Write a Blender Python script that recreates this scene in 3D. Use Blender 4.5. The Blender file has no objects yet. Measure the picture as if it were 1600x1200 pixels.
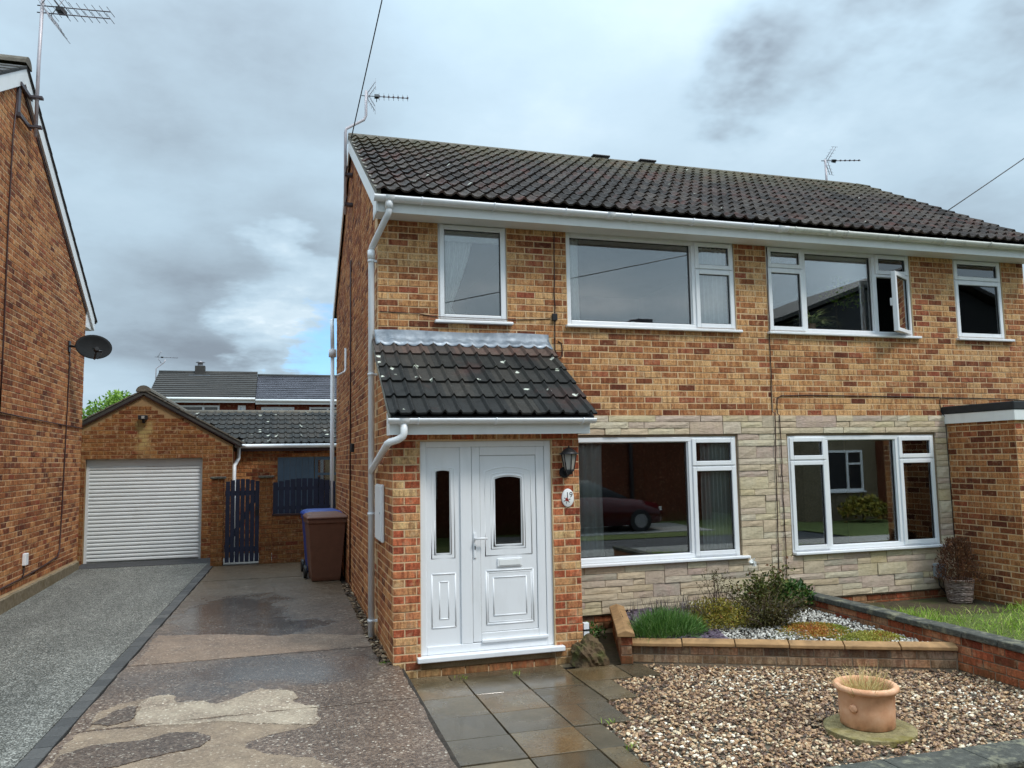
import bpy, math, random
import numpy as np
from mathutils import Matrix, Vector

scene = bpy.context.scene
COL = scene.collection
R = math.radians
random.seed(7)
rng = np.random.default_rng(11)

# ------------------------------------------------------------------ camera
CAM_F, CAM_PITCH, CAM_ROLL, CAM_YAW = 1232.4, R(5.485), R(-0.967), R(16.541)
CAM_POS = np.array([-1.019, -8.506, 1.907])
_fw = np.array([math.sin(CAM_YAW)*math.cos(CAM_PITCH), math.cos(CAM_YAW)*math.cos(CAM_PITCH), math.sin(CAM_PITCH)])
_r = np.array([math.cos(CAM_YAW), -math.sin(CAM_YAW), 0.0])
_u = np.cross(_r, _fw)
CAM_R = math.cos(CAM_ROLL)*_r + math.sin(CAM_ROLL)*_u
CAM_U = -math.sin(CAM_ROLL)*_r + math.cos(CAM_ROLL)*_u
CAM_FW = _fw
camd = bpy.data.cameras.new('camera')
camd.sensor_fit = 'HORIZONTAL'
camd.sensor_width = 36.0
camd.lens = CAM_F/1600*36.0
camd.clip_start = 0.05
camd.clip_end = 3000
camo = bpy.data.objects.new('camera', camd)
COL.objects.link(camo)
m4 = Matrix.Identity(4)
for i in range(3):
    m4[i][0] = CAM_R[i]; m4[i][1] = CAM_U[i]; m4[i][2] = -CAM_FW[i]; m4[i][3] = CAM_POS[i]
camo.matrix_world = m4
scene.camera = camo
scene.render.resolution_x, scene.render.resolution_y = 1024, 768

# ------------------------------------------------------------------ world: overcast sky over a Nishita sky
SUN_DIR = Vector((0.48, -0.70, 1.18)).normalized()
SUN_EL = math.asin(SUN_DIR.z)
SUN_AZ = math.atan2(SUN_DIR.x, SUN_DIR.y)
world = bpy.data.worlds.new('World')
scene.world = world
world.use_nodes = True
wt = world.node_tree
wt.nodes.clear()
def wn(t, **k):
    n = wt.nodes.new(t)
    for a, b in k.items(): setattr(n, a, b)
    return n
wl = wt.links.new
w_out = wn('ShaderNodeOutputWorld'); w_bg = wn('ShaderNodeBackground')
w_sky = wn('ShaderNodeTexSky', sky_type='NISHITA'); w_sky.sun_disc = False
w_sky.sun_elevation = SUN_EL; w_sky.sun_rotation = SUN_AZ
w_tc = wn('ShaderNodeTexCoord')
w_sep = wn('ShaderNodeSeparateXYZ'); wl(w_tc.outputs['Generated'], w_sep.inputs[0])
def wmath(op, a, b=None, c=None, clamp=False):
    n = wn('ShaderNodeMath', operation=op); n.use_clamp = clamp
    for i, v in enumerate((a, b, c)):
        if v is None: continue
        if isinstance(v, (int, float)): n.inputs[i].default_value = v
        else: wl(v, n.inputs[i])
    return n.outputs[0]
w_zc = wmath('MAXIMUM', w_sep.outputs[2], 0.0)
w_den = wmath('ADD', w_zc, 0.22)
w_px = wmath('DIVIDE', w_sep.outputs[0], w_den)
w_py = wmath('DIVIDE', w_sep.outputs[1], w_den)
w_comb = wn('ShaderNodeCombineXYZ'); wl(w_px, w_comb.inputs[0]); wl(w_py, w_comb.inputs[1])
def wnoise(scale, det, rough, dist, off):
    mp = wn('ShaderNodeMapping'); mp.inputs['Location'].default_value = off
    wl(w_comb.outputs[0], mp.inputs[0])
    n = wn('ShaderNodeTexNoise'); n.inputs['Scale'].default_value = scale
    n.inputs['Detail'].default_value = det; n.inputs['Roughness'].default_value = rough
    n.inputs['Distortion'].default_value = dist
    wl(mp.outputs[0], n.inputs['Vector']); return n.outputs[0]
SKY_OFF = (3.1, 1.7, 0.0)
n_big = wnoise(0.8, 2.0, 0.5, 0.0, SKY_OFF)
n_mid = wnoise(2.0, 6.0, 0.60, 0.0, (7.7, 2.2, 0.0))
w_cl = wmath('ADD', wmath('MULTIPLY', n_big, 0.76), wmath('MULTIPLY', n_mid, 0.24))
n_wisp = wnoise(2.6, 5.0, 0.58, 0.0, (2.4, 8.1, 0.0))
_wc = [n for n in wt.nodes if n.type == 'TEX_NOISE'][-1].outputs['Color']
w_off = wn('ShaderNodeVectorMath', operation='SUBTRACT'); wl(_wc, w_off.inputs[0]); w_off.inputs[1].default_value = (0.5, 0.5, 0.5)
w_offs = wn('ShaderNodeVectorMath', operation='SCALE'); wl(w_off.outputs[0], w_offs.inputs[0]); w_offs.inputs[3].default_value = 0.30
w_dir = wn('ShaderNodeVectorMath', operation='ADD'); wl(w_tc.outputs['Generated'], w_dir.inputs[0]); wl(w_offs.outputs[0], w_dir.inputs[1])
w_dirn = wn('ShaderNodeVectorMath', operation='NORMALIZE'); wl(w_dir.outputs[0], w_dirn.inputs[0])
def wcap(d, ang0, ang1):          # ragged bank of cloud round a direction
    n = wn('ShaderNodeVectorMath', operation='DOT_PRODUCT'); wl(w_dirn.outputs[0], n.inputs[0]); n.inputs[1].default_value = d
    r = wn('ShaderNodeMapRange'); r.interpolation_type = 'SMOOTHSTEP'; r.inputs[1].default_value = math.cos(ang0); r.inputs[2].default_value = math.cos(ang1); wl(n.outputs['Value'], r.inputs[0]); return r.outputs[0]
w_wisp = wn('ShaderNodeMapRange'); w_wisp.inputs[1].default_value = 0.38; w_wisp.inputs[2].default_value = 0.62; wl(n_wisp, w_wisp.inputs[0]); n_wisp2 = w_wisp.outputs[0]
def capmul(d, a0, a1, k, base=0.25): return wmath('MULTIPLY', wcap(d, R(a0), R(a1)), wmath('MULTIPLY', wmath('ADD', n_wisp2, base), k))
for (d, a0, a1, k) in (((0.64, 0.60, 0.475), 16, 3, 0.20), ((0.505, 0.738, 0.447), 5, 1, 0.10), ((-0.132, 0.947, 0.294), 17, 3, 0.04)):
    w_cl = wmath('SUBTRACT', w_cl, capmul(d, a0, a1, k))
for (d, a0, a1, k) in (((0.030, 0.985, 0.170), 7, 1, 0.24), ((0.28, 0.87, 0.41), 16, 3, 0.04), ((0.70, 0.64, 0.31), 10, 2, 0.06)):
    w_cl = wmath('ADD', w_cl, capmul(d, a0, a1, k))
w_ramp = wn('ShaderNodeValToRGB')
wl(w_cl, w_ramp.inputs[0])
el = w_ramp.color_ramp.elements
el[0].position = 0.30; el[0].color = (0.18, 0.22, 0.265, 1)
el[1].position = 0.72; el[1].color = (0.80, 0.85, 0.88, 1)
for p, c in ((0.38, (0.265, 0.338, 0.402, 1)), (0.46, (0.325, 0.425, 0.505, 1)), (0.54, (0.372, 0.478, 0.56, 1)), (0.62, (0.45, 0.55, 0.62, 1))):
    e = el.new(p); e.color = c
# overcast luminance: brighter towards the zenith (CIE overcast sky)
SKY_ZENITH = 3.0
w_lum = wmath('ADD', wmath('MULTIPLY', wmath('POWER', w_zc, 3.2), SKY_ZENITH), 1.0)
w_mul = wn('ShaderNodeVectorMath', operation='SCALE')
wl(w_ramp.outputs[0], w_mul.inputs[0]); wl(w_lum, w_mul.inputs[3])
# a thin gap where the blue shows through
w_gap = wn('ShaderNodeMapRange'); w_gap.inputs[1].default_value = 0.35; w_gap.inputs[2].default_value = 1.0; w_gap.inputs[4].default_value = 0.8
wl(wcap((0.058, 0.992, 0.112), R(5.2), R(1.2)), w_gap.inputs[0])
w_skys = wn('ShaderNodeVectorMath', operation='SCALE'); wl(w_sky.outputs[0], w_skys.inputs[0]); w_skys.inputs[3].default_value = 0.15
w_mix = wn('ShaderNodeMix', data_type='RGBA')
wl(w_gap.outputs[0], w_mix.inputs['Factor']); wl(w_mul.outputs[0], w_mix.inputs['A'])
w_tint = wn('ShaderNodeVectorMath', operation='MULTIPLY'); wl(w_skys.outputs[0], w_tint.inputs[0]); w_tint.inputs[1].default_value = (0.50, 0.80, 1.06); wl(w_tint.outputs[0], w_mix.inputs['B'])
wl(w_mix.outputs['Result'], w_bg.inputs[0])
w_bg.inputs[1].default_value = 1.0
wl(w_bg.outputs[0], w_out.inputs[0])

# ------------------------------------------------------------------ sun behind thin cloud
sund = bpy.data.lights.new('sun', 'SUN')
sund.energy = 1.5; sund.angle = R(12); sund.color = (1.0, 0.95, 0.88)
suno = bpy.data.objects.new('sun', sund); COL.objects.link(suno)
suno.rotation_euler = (-SUN_DIR).to_track_quat('-Z', 'Y').to_euler()
scene.view_settings.view_transform = 'Standard'
scene.view_settings.look = 'None'
scene.view_settings.exposure = 0.60
scene.view_settings.gamma = 1.0
scene.view_settings.use_curve_mapping = False
scene.cycles.use_adaptive_sampling = True
scene.cycles.adaptive_threshold = 0.02
scene.cycles.max_bounces = 6
scene.cycles.diffuse_bounces = 3
scene.cycles.glossy_bounces = 3
scene.cycles.transmission_bounces = 3
scene.cycles.transparent_max_bounces = 12
scene.cycles.caustics_reflective = False
scene.cycles.caustics_refractive = False
scene.cycles.sample_clamp_indirect = 6.0

# ------------------------------------------------------------------ helpers
def project(p):
    d = np.asarray(p, float) - CAM_POS
    z = d @ CAM_FW
    return 800 + CAM_F*(d @ CAM_R)/z, 600 - CAM_F*(d @ CAM_U)/z, z

def link(o, parent=None):
    COL.objects.link(o)
    if parent is not None:
        o.parent = parent
        p = parent
        off = Vector((0, 0, 0))
        while p is not None:           # only empties at the top of a thing carry an offset
            if p.type == 'EMPTY': off += p.location
            p = p.parent
        if parent.type == 'EMPTY':
            o.matrix_parent_inverse = Matrix.Translation(-off)
    return o

def tag(o, label=None, cat=None, group=None, kind=None):
    if label: o['label'] = label
    if cat: o['category'] = cat
    if group: o['group'] = group
    if kind: o['kind'] = kind
    return o

def empty(name, loc, label=None, cat=None, group=None, kind=None):
    o = bpy.data.objects.new(name, None)
    o.location = loc
    o.empty_display_size = 0.1
    COL.objects.link(o)
    return tag(o, label, cat, group, kind)

def fast_mesh(name, verts, quads=None, tris=None, attrs=None, matidx=None, smooth=False, mats=()):
    me = bpy.data.meshes.new(name)
    verts = np.asarray(verts, np.float32).reshape(-1, 3)
    nq = 0 if quads is None else len(quads)
    nt = 0 if tris is None else len(tris)
    me.vertices.add(len(verts)); me.vertices.foreach_set('co', verts.ravel())
    loops = []
    if nq: loops.append(np.asarray(quads, np.int32).ravel())
    if nt: loops.append(np.asarray(tris, np.int32).ravel())
    loops = np.concatenate(loops)
    me.loops.add(len(loops)); me.loops.foreach_set('vertex_index', loops)
    starts = np.concatenate([np.arange(nq)*4, nq*4 + np.arange(nt)*3]).astype(np.int32)
    me.polygons.add(nq + nt); me.polygons.foreach_set('loop_start', starts)
    try:
        me.polygons.foreach_set('loop_total', np.concatenate([np.full(nq, 4), np.full(nt, 3)]).astype(np.int32))
    except Exception:
        pass
    if matidx is not None: me.polygons.foreach_set('material_index', np.asarray(matidx, np.int32))
    me.polygons.foreach_set('use_smooth', np.full(nq + nt, bool(smooth)))
    for k, v in (attrs or {}).items():
        a = me.attributes.new(k, 'FLOAT', 'FACE'); a.data.foreach_set('value', np.asarray(v, np.float32))
    for m in mats: me.materials.append(m)
    me.update(calc_edges=True); me.validate()
    return me

class MB:
    """collects shapes, links them as ONE mesh object"""
    def __init__(s): s.V = []; s.F = []; s.S = []; s.M = []; s.mi = 0
    def add(s, vs, fs, smooth=False):
        b = len(s.V); s.V += [tuple(v) for v in vs]
        for f in fs: s.F.append([b + i for i in f]); s.S.append(smooth); s.M.append(s.mi)
        return s
    def box(s, x0, x1, y0, y1, z0, z1):
        vs = [(x, y, z) for z in (z0, z1) for y in (y0, y1) for x in (x0, x1)]
        return s.add(vs, [(0, 2, 3, 1), (4, 5, 7, 6), (0, 1, 5, 4), (2, 6, 7, 3), (0, 4, 6, 2), (1, 3, 7, 5)])
    def obox(s, c, a, b, d):
        c, a, b, d = map(Vector, (c, a, b, d))
        vs = [c + a*i + b*j + d*k for k in (-1, 1) for j in (-1, 1) for i in (-1, 1)]
        return s.add(vs, [(0, 2, 3, 1), (4, 5, 7, 6), (0, 1, 5, 4), (2, 6, 7, 3), (0, 4, 6, 2), (1, 3, 7, 5)])
    def prism(s, poly, axis, a, b):
        """poly: 2D points in the two other axes (order x,y,z without axis)"""
        n = len(poly)
        def mk(p, t):
            if axis == 'x': return (t, p[0], p[1])
            if axis == 'y': return (p[0], t, p[1])
            return (p[0], p[1], t)
        vs = [mk(p, a) for p in poly] + [mk(p, b) for p in poly]
        fs = [tuple(range(n))[::-1], tuple(range(n, 2*n))] + [(i, (i+1) % n, n+(i+1) % n, n+i) for i in range(n)]
        return s.add(vs, fs)
    def tube(s, pts, r, seg=8, caps=True, rs=None, closed=False):
        pts = [Vector(p) for p in pts]; n = len(pts); vs = []; fs = []
        prev = None
        for i, p in enumerate(pts):
            if closed: t = (pts[(i+1) % n] - pts[i-1]).normalized()
            else: t = ((pts[min(i+1, n-1)] - pts[max(i-1, 0)])).normalized()
            ref = prev if prev is not None else (Vector((0, 0, 1)) if abs(t.z) < 0.9 else Vector((1, 0, 0)))
            a = (ref - t*ref.dot(t))
            if a.length < 1e-6: a = t.orthogonal()
            a.normalize(); b = t.cross(a); prev = a
            rr = rs[i] if rs else r
            for k in range(seg):
                th = 2*math.pi*k/seg
                vs.append(p + a*math.cos(th)*rr + b*math.sin(th)*rr)
        m = n if closed else n-1
        for i in range(m):
            j = (i+1) % n
            for k in range(seg):
                fs.append((i*seg+k, i*seg+(k+1) % seg, j*seg+(k+1) % seg, j*seg+k))
        s.add(vs, fs, True)
        if caps and not closed:
            b0 = len(s.V) - len(vs)
            s.F.append([b0+k for k in range(seg)][::-1]); s.S.append(False); s.M.append(s.mi)
            s.F.append([b0+(n-1)*seg+k for k in range(seg)]); s.S.append(False); s.M.append(s.mi)
        return s
    def lathe(s, prof, c, seg=24, sx=1, sy=1):
        vs = []; fs = []; n = len(prof)
        for (r, z) in prof:
            for k in range(seg):
                th = 2*math.pi*k/seg
                vs.append((c[0]+r*sx*math.cos(th), c[1]+r*sy*math.sin(th), c[2]+z))
        for i in range(n-1):
            for k in range(seg):
                fs.append((i*seg+k, i*seg+(k+1) % seg, (i+1)*seg+(k+1) % seg, (i+1)*seg+k))
        return s.add(vs, fs, True)
    def rectframe(s, x0, x1, z0, z1, y0, y1, w):
        s.box(x0, x0+w, y0, y1, z0, z1); s.box(x1-w, x1, y0, y1, z0, z1)
        s.box(x0+w, x1-w, y0, y1, z0, z0+w); s.box(x0+w, x1-w, y0, y1, z1-w, z1); return s
    def mesh(s, name, mats):
        me = bpy.data.meshes.new(name)
        me.from_pydata([tuple(v) for v in s.V], [], s.F)
        me.polygons.foreach_set('use_smooth', s.S)
        me.polygons.foreach_set('material_index', s.M)
        for m in (mats if isinstance(mats, (list, tuple)) else [mats]): me.materials.append(m)
        me.update()
        return me
    def build(s, name, mats, parent=None, bevel=0, label=None, cat=None, group=None, kind=None, seg=2):
        o = bpy.data.objects.new(name, s.mesh(name, mats))
        link(o, parent)
        if bevel:
            b = o.modifiers.new('bevel', 'BEVEL'); b.width = bevel; b.segments = seg; b.limit_method = 'ANGLE'; b.angle_limit = R(40)
        return tag(o, label, cat, group, kind)

# ------------------------------------------------------------------ materials
def lin(r, g, b, k=1.0):
    f = lambda c: ((c/255)/12.92 if c/255 <= 0.04045 else ((c/255+0.055)/1.055)**2.4)*k
    return (f(r), f(g), f(b), 1.0)

class Mat:
    def __init__(s, name):
        s.m = bpy.data.materials.new(name); s.m.use_nodes = True
        s.t = s.m.node_tree; s.t.nodes.clear()
        s.out = s.n('ShaderNodeOutputMaterial'); s.b = s.n('ShaderNodeBsdfPrincipled')
        s.l(s.b.outputs[0], s.out.inputs[0]); s._pos = None
    def n(s, t, **k):
        n = s.t.nodes.new(t)
        for a, b in k.items(): setattr(n, a, b)
        return n
    def l(s, a, b): s.t.links.new(a, b)
    def pos(s):
        if s._pos is None: s._pos = s.n('ShaderNodeNewGeometry').outputs['Position']
        return s._pos
    def vec(s, scale=(1, 1, 1), rot=(0, 0, 0), src=None, loc=(0, 0, 0)):
        mp = s.n('ShaderNodeMapping'); mp.inputs['Scale'].default_value = scale; mp.inputs['Rotation'].default_value = rot
        mp.inputs['Location'].default_value = loc
        s.l(src or s.pos(), mp.inputs[0]); return mp.outputs[0]
    def noise(s, scale, det=3, rough=0.55, v=None, dist=0):
        n = s.n('ShaderNodeTexNoise'); n.inputs['Scale'].default_value = scale; n.inputs['Detail'].default_value = det
        n.inputs['Roughness'].default_value = rough; n.inputs['Distortion'].default_value = dist
        s.l(v or s.pos(), n.inputs['Vector']); return n.outputs[0]
    def vor(s, scale, v=None, out='Distance', rand=1.0):
        n = s.n('ShaderNodeTexVoronoi'); n.inputs['Scale'].default_value = scale; n.inputs['Randomness'].default_value = rand
        s.l(v or s.pos(), n.inputs['Vector']); return n.outputs[out]
    def math(s, op, a, b=None, clamp=False):
        n = s.n('ShaderNodeMath', operation=op); n.use_clamp = clamp
        for i, v in enumerate((a, b)):
            if v is None: continue
            if isinstance(v, (int, float)): n.inputs[i].default_value = v
            else: s.l(v, n.inputs[i])
        return n.outputs[0]
    def rng(s, v, a, b, c=0, d=1, smooth=False):
        n = s.n('ShaderNodeMapRange')
        if smooth: n.interpolation_type = 'SMOOTHSTEP'
        for i, q in enumerate((a, b, c, d)): n.inputs[i+1].default_value = q
        s.l(v, n.inputs[0]); return n.outputs[0]
    def ramp(s, v, stops, interp='LINEAR'):
        n = s.n('ShaderNodeValToRGB'); n.color_ramp.interpolation = interp; e = n.color_ramp.elements
        e[0].position, e[0].color = stops[0]; e[1].position, e[1].color = stops[-1]
        for p, c in stops[1:-1]: x = e.new(p); x.color = c
        s.l(v, n.inputs[0]); return n.outputs[0]
    def mix(s, f, a, b, mode='MIX'):
        n = s.n('ShaderNodeMix', data_type='RGBA', blend_type=mode)
        for key, v in (('Factor', f), ('A', a), ('B', b)):
            sock = [q for q in n.inputs if q.name == key and (q.type == ('VALUE' if key == 'Factor' else 'RGBA'))][0]
            if isinstance(v, (int, float)): sock.default_value = v
            elif isinstance(v, tuple): sock.default_value = v
            else: s.l(v, sock)
        return [q for q in n.outputs if q.type == 'RGBA'][0]
    def col(s, c):
        if isinstance(c, tuple): s.b.inputs['Base Color'].default_value = c
        else: s.l(c, s.b.inputs['Base Color'])
        return s
    def rough(s, r):
        if isinstance(r, (int, float)): s.b.inputs['Roughness'].default_value = r
        else: s.l(r, s.b.inputs['Roughness'])
        return s
    def spec(s, v): s.b.inputs['Specular IOR Level'].default_value = v; return s
    def bump(s, h, strength=0.3, dist=0.01):
        n = s.n('ShaderNodeBump'); n.inputs['Strength'].default_value = strength; n.inputs['Distance'].default_value = dist
        s.l(h, n.inputs['Height']); s.l(n.outputs[0], s.b.inputs['Normal']); return s
    def tone(s, src):
        if src == 'obj': return s.n('ShaderNodeObjectInfo').outputs['Random']
        a = s.n('ShaderNodeAttribute'); a.attribute_name = 'tone'; return a.outputs['Fac']

def val(m, c, lo=0.8, hi=1.15, scale=8, det=3):
    """multiplies a colour by slow noise"""
    k = m.rng(m.noise(scale, det), 0.3, 0.7, lo, hi)
    comb = m.n('ShaderNodeCombineColor'); [m.l(k, comb.inputs[i]) for i in range(3)]
    return m.mix(1.0, c, comb.outputs[0], 'MULTIPLY')

MORTAR = lin(212, 182, 144)
def brick_mat(name, stops, src, band=0.26, moss=0.35, dark=lin(104, 50, 32), darkamt=0.92, stain=None):
    m = Mat(name); t = m.tone(src)
    nz = m.noise(1.0, 2, 0.5, m.vec((16, 16, 5.0)))
    t2 = m.math('ADD', t, m.math('MULTIPLY', m.math('SUBTRACT', nz, 0.5), band), clamp=True)
    c = m.ramp(t2, stops)
    # kiln bands: darker upright patches inside a brick
    kb = m.noise(1.0, 3, 0.65, m.vec((26, 26, 5.0), loc=(3, 7, 1)))
    kb = m.math('ADD', kb, m.math('MULTIPLY', m.math('SUBTRACT', t, 0.5), -0.10))
    c = m.mix(m.math('MULTIPLY', m.rng(kb, 0.475, 0.565), darkamt), c, m.mix(0.55, c, dark))
    c = val(m, c, 0.62, 1.22, 55, 4)
    c = val(m, c, 0.82, 1.12, 1.3, 3)
    # pale mineral bloom
    c = m.mix(m.math('MULTIPLY', m.rng(m.noise(13, 3, 0.6), 0.55, 0.70), 0.34), c, MORTAR)
    z = m.n('ShaderNodeSeparateXYZ'); m.l(m.pos(), z.inputs[0])
    g = m.math('MULTIPLY', m.rng(m.math('ADD', z.outputs[2], m.math('MULTIPLY', m.noise(4.0, 2), 0.5)), 0.22, 0.46, 1, 0), moss)
    c = m.mix(g, c, lin(88, 86, 48))
    if stain:                                       # lime run-off below a fitting
        dx = m.math('ABSOLUTE', m.math('SUBTRACT', m.math('ADD', z.outputs[0], m.math('MULTIPLY', m.math('SUBTRACT', m.noise(5, 4), 0.5), 0.5)), stain[0]))
        k = m.math('MULTIPLY', m.rng(dx, 0.05, 0.16, 0.7, 0), m.math('MULTIPLY', m.rng(z.outputs[2], stain[1], stain[1]+0.3), m.rng(z.outputs[2], stain[2], stain[2]+0.04, 1, 0)))
        c = m.mix(k, c, lin(178, 158, 104))
    m.col(c).rough(0.92).spec(0.2)
    m.bump(m.noise(95, 3, 0.65), 0.6, 0.006)
    return m.m
B_FRONT = [(0.0, lin(100, 58, 43)), (0.06, lin(134, 82, 58)), (0.15, lin(168, 110, 72)), (0.36, lin(188, 132, 86)), (0.54, lin(204, 154, 103)), (0.76, lin(212, 169, 119)), (0.87, lin(188, 134, 90)), (0.95, lin(168, 102, 73)), (1.0, lin(148, 80, 58))]
B_SIDE = [(0.0, lin(96, 54, 38)), (0.10, lin(138, 82, 54)), (0.35, lin(170, 108, 66)), (0.62, lin(186, 124, 78)), (0.86, lin(196, 140, 90)), (1.0, lin(150, 78, 52))]  # brown houses' own tone; on number nineteen's gable, shade and grime put into colour
B_PORCH = [(0.0, lin(140, 70, 52)), (0.18, lin(184, 96, 66)), (0.42, lin(200, 118, 80)), (0.60, lin(200, 144, 98)), (0.82, lin(216, 182, 130)), (0.92, lin(186, 130, 88)), (1.0, lin(158, 74, 52))]
B_GARAGE = [(0.0, lin(104, 66, 42)), (0.25, lin(136, 92, 54)), (0.6, lin(146, 102, 60)), (0.85, lin(134, 84, 52)), (1.0, lin(116, 58, 40))]
B_RED = [(0.0, lin(120, 60, 44)), (0.3, lin(168, 84, 58)), (0.6, lin(182, 100, 68)), (0.85, lin(190, 140, 104)), (1.0, lin(134, 96, 80))]
B_BED = [(0.0, lin(110, 92, 84)), (0.3, lin(170, 132, 108)), (0.6, lin(186, 150, 122)), (0.85, lin(150, 128, 116)), (1.0, lin(196, 140, 108))]
BR = {}
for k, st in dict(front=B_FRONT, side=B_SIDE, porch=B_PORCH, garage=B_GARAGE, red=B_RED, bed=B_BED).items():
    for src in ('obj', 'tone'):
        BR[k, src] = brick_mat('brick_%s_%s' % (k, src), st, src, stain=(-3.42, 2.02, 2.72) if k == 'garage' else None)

def simple(name, c, rough=0.6, lo=0.9, hi=1.08, scale=6, spec=0.4, bump=None, metal=0):
    m = Mat(name); m.col(val(m, c, lo, hi, scale)).rough(rough).spec(spec)
    m.b.inputs['Metallic'].default_value = metal
    if bump: m.bump(m.noise(bump[0], 3), bump[1], bump[2])
    return m.m
M = {}
def mort(name, c):
    m = Mat(name); m.col(val(m, val(m, c, 0.85, 1.08, 2.0), 0.85, 1.1, 60)).rough(0.95).spec(0.2); m.bump(m.noise(160, 3), 0.6, 0.004); return m.m
M['mortar'] = mort('mortar', MORTAR)
M['mortar_dull'] = mort('mortar_dull', lin(150, 122, 88))
M['mortar_dark'] = mort('mortar_dark', lin(140, 122, 102))
def upvc(name, c, dirt):
    m = Mat(name)
    d = m.math('MULTIPLY', m.rng(m.noise(1.0, 5, 0.6, m.vec((9, 9, 2.2))), 0.5, 0.8), dirt)
    m.col(m.mix(d, c, lin(150, 150, 138))).rough(m.rng(m.noise(5, 2), 0.3, 0.7, 0.28, 0.42)).spec(0.5); return m.m
M['upvc'] = upvc('white_upvc', (0.80, 0.81, 0.83, 1), 0.14)
M['upvc_pipe'] = upvc('white_pipe', (0.74, 0.76, 0.79, 1), 0.25)
M['fascia'] = upvc('fascia_white', (0.80, 0.81, 0.80, 1), 0.12)
M['upvc_dirty'] = upvc('weathered_gutter', (0.66, 0.66, 0.60, 1), 0.9)
M['seal'] = simple('rubber_seal', (0.012, 0.012, 0.013, 1), 0.6)
M['black'] = simple('black_plastic', (0.012, 0.012, 0.014, 1), 0.45)
M['cable'] = simple('dark_cable', (0.02, 0.014, 0.013, 1), 0.5)
M['cable_red'] = simple('brown_cable', (0.045, 0.018, 0.016, 1), 0.5)
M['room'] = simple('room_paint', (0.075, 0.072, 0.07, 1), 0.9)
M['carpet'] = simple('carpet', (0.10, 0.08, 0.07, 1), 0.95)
M['alu'] = simple('grey_aluminium', (0.30, 0.29, 0.31, 1), 0.45, metal=0.6)
M['alu_dark'] = simple('tarnished_aluminium', (0.10, 0.085, 0.095, 1), 0.5, metal=0.5)
M['mast'] = simple('mast_tube', (0.46, 0.42, 0.44, 1), 0.45, metal=0.3)
def glass(name, tint=(0.95, 0.97, 0.97, 1), k=2.2, base=0.06):
    m = Mat(name); t = m.t; t.nodes.remove(m.b)
    tr = m.n('ShaderNodeBsdfTransparent'); tr.inputs[0].default_value = tint
    gl = m.n('ShaderNodeBsdfGlossy'); gl.inputs['Roughness'].default_value = 0.0; gl.inputs[0].default_value = (1, 1, 1, 1)
    fr = m.n('ShaderNodeFresnel'); fr.inputs[0].default_value = 1.45
    bp = m.n('ShaderNodeBump'); bp.inputs['Strength'].default_value = 0.05; bp.inputs['Distance'].default_value = 0.004
    m.l(m.noise(1.6, 1), bp.inputs['Height']); m.l(bp.outputs[0], gl.inputs['Normal'])
    f = m.math('ADD', m.math('MULTIPLY', fr.outputs[0], k), base, clamp=True)
    mx = m.n('ShaderNodeMixShader'); m.l(f, mx.inputs[0]); m.l(tr.outputs[0], mx.inputs[1]); m.l(gl.outputs[0], mx.inputs[2])
    m.l(mx.outputs[0], m.out.inputs[0]); return m.m
M['glass'] = glass('window_glass')
M['glass_door'] = glass('door_glass', (0.5, 0.5, 0.5, 1), 1.6, 0.02)

def tile_mat(name, stops, src, lichen=(0.0, 3.0), moss=0.0, red=0.0, rough=(0.62, 0.9)):
    m = Mat(name); t = m.tone(src)
    c = m.ramp(m.math('ADD', t, m.math('MULTIPLY', m.math('SUBTRACT', m.noise(5, 4), 0.5), 0.6), clamp=True), stops)
    c = val(m, c, 0.7, 1.25, 40, 4)
    if red: c = m.mix(m.math('MULTIPLY', m.rng(m.noise(2.2, 5, 0.65), 0.55, 0.68), red), c, lin(104, 60, 50))
    if moss:
        z = m.n('ShaderNodeSeparateXYZ'); m.l(m.pos(), z.inputs[0])
        up = m.rng(m.math('ADD', z.outputs[2], m.math('MULTIPLY', m.noise(2.0, 4), 1.2)), 6.6, 7.5, 0, 1)
        c = m.mix(m.math('MULTIPLY', up, moss), c, lin(112, 104, 70))
    if lichen[0] > 0:
        v = m.n('ShaderNodeTexVoronoi'); v.inputs['Scale'].default_value = lichen[1]
        m.l(m.mixvec(m.pos(), 0.02), v.inputs['Vector'])
        keep = m.rng(m.n2sep(v.outputs['Color']), 1-lichen[0], 1-lichen[0]+0.01)
        spot = m.rng(m.math('ADD', v.outputs['Distance'], m.math('MULTIPLY', m.noise(45, 3), 0.30)), 0.33, 0.40, 1, 0)
        c = m.mix(m.math('MULTIPLY', keep, spot), c, lin(196, 198, 184))
    m.col(c).rough(m.rng(m.noise(9, 3), 0.3, 0.7, *rough)).spec(0.28); m.bump(m.noise(90, 4), 0.6, 0.006); return m.m
def _mixvec(s, v, amt):
    n = s.n('ShaderNodeTexNoise'); n.inputs['Scale'].default_value = 14; s.l(v, n.inputs['Vector'])
    a = s.n('ShaderNodeVectorMath', operation='SCALE'); s.l(n.outputs['Color'], a.inputs[0]); a.inputs[3].default_value = amt*3
    b = s.n('ShaderNodeVectorMath', operation='ADD'); s.l(v, b.inputs[0]); s.l(a.outputs[0], b.inputs[1]); return b.outputs[0]
def _n2sep(s, c):
    n = s.n('ShaderNodeSeparateColor'); s.l(c, n.inputs[0]); return n.outputs[0]
Mat.mixvec = _mixvec; Mat.n2sep = _n2sep
T_ROOF = [(0.0, lin(38, 32, 28)), (0.4, lin(54, 46, 41)), (0.75, lin(72, 63, 56)), (1.0, lin(60, 42, 35))]
T_PORCH = [(0.0, lin(34, 34, 33)), (0.5, lin(46, 45, 42)), (1.0, lin(58, 54, 49))]
M['tile'] = tile_mat('roof_tile', T_ROOF, 'obj', (0.02, 9), 0.40, 0.45)
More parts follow.
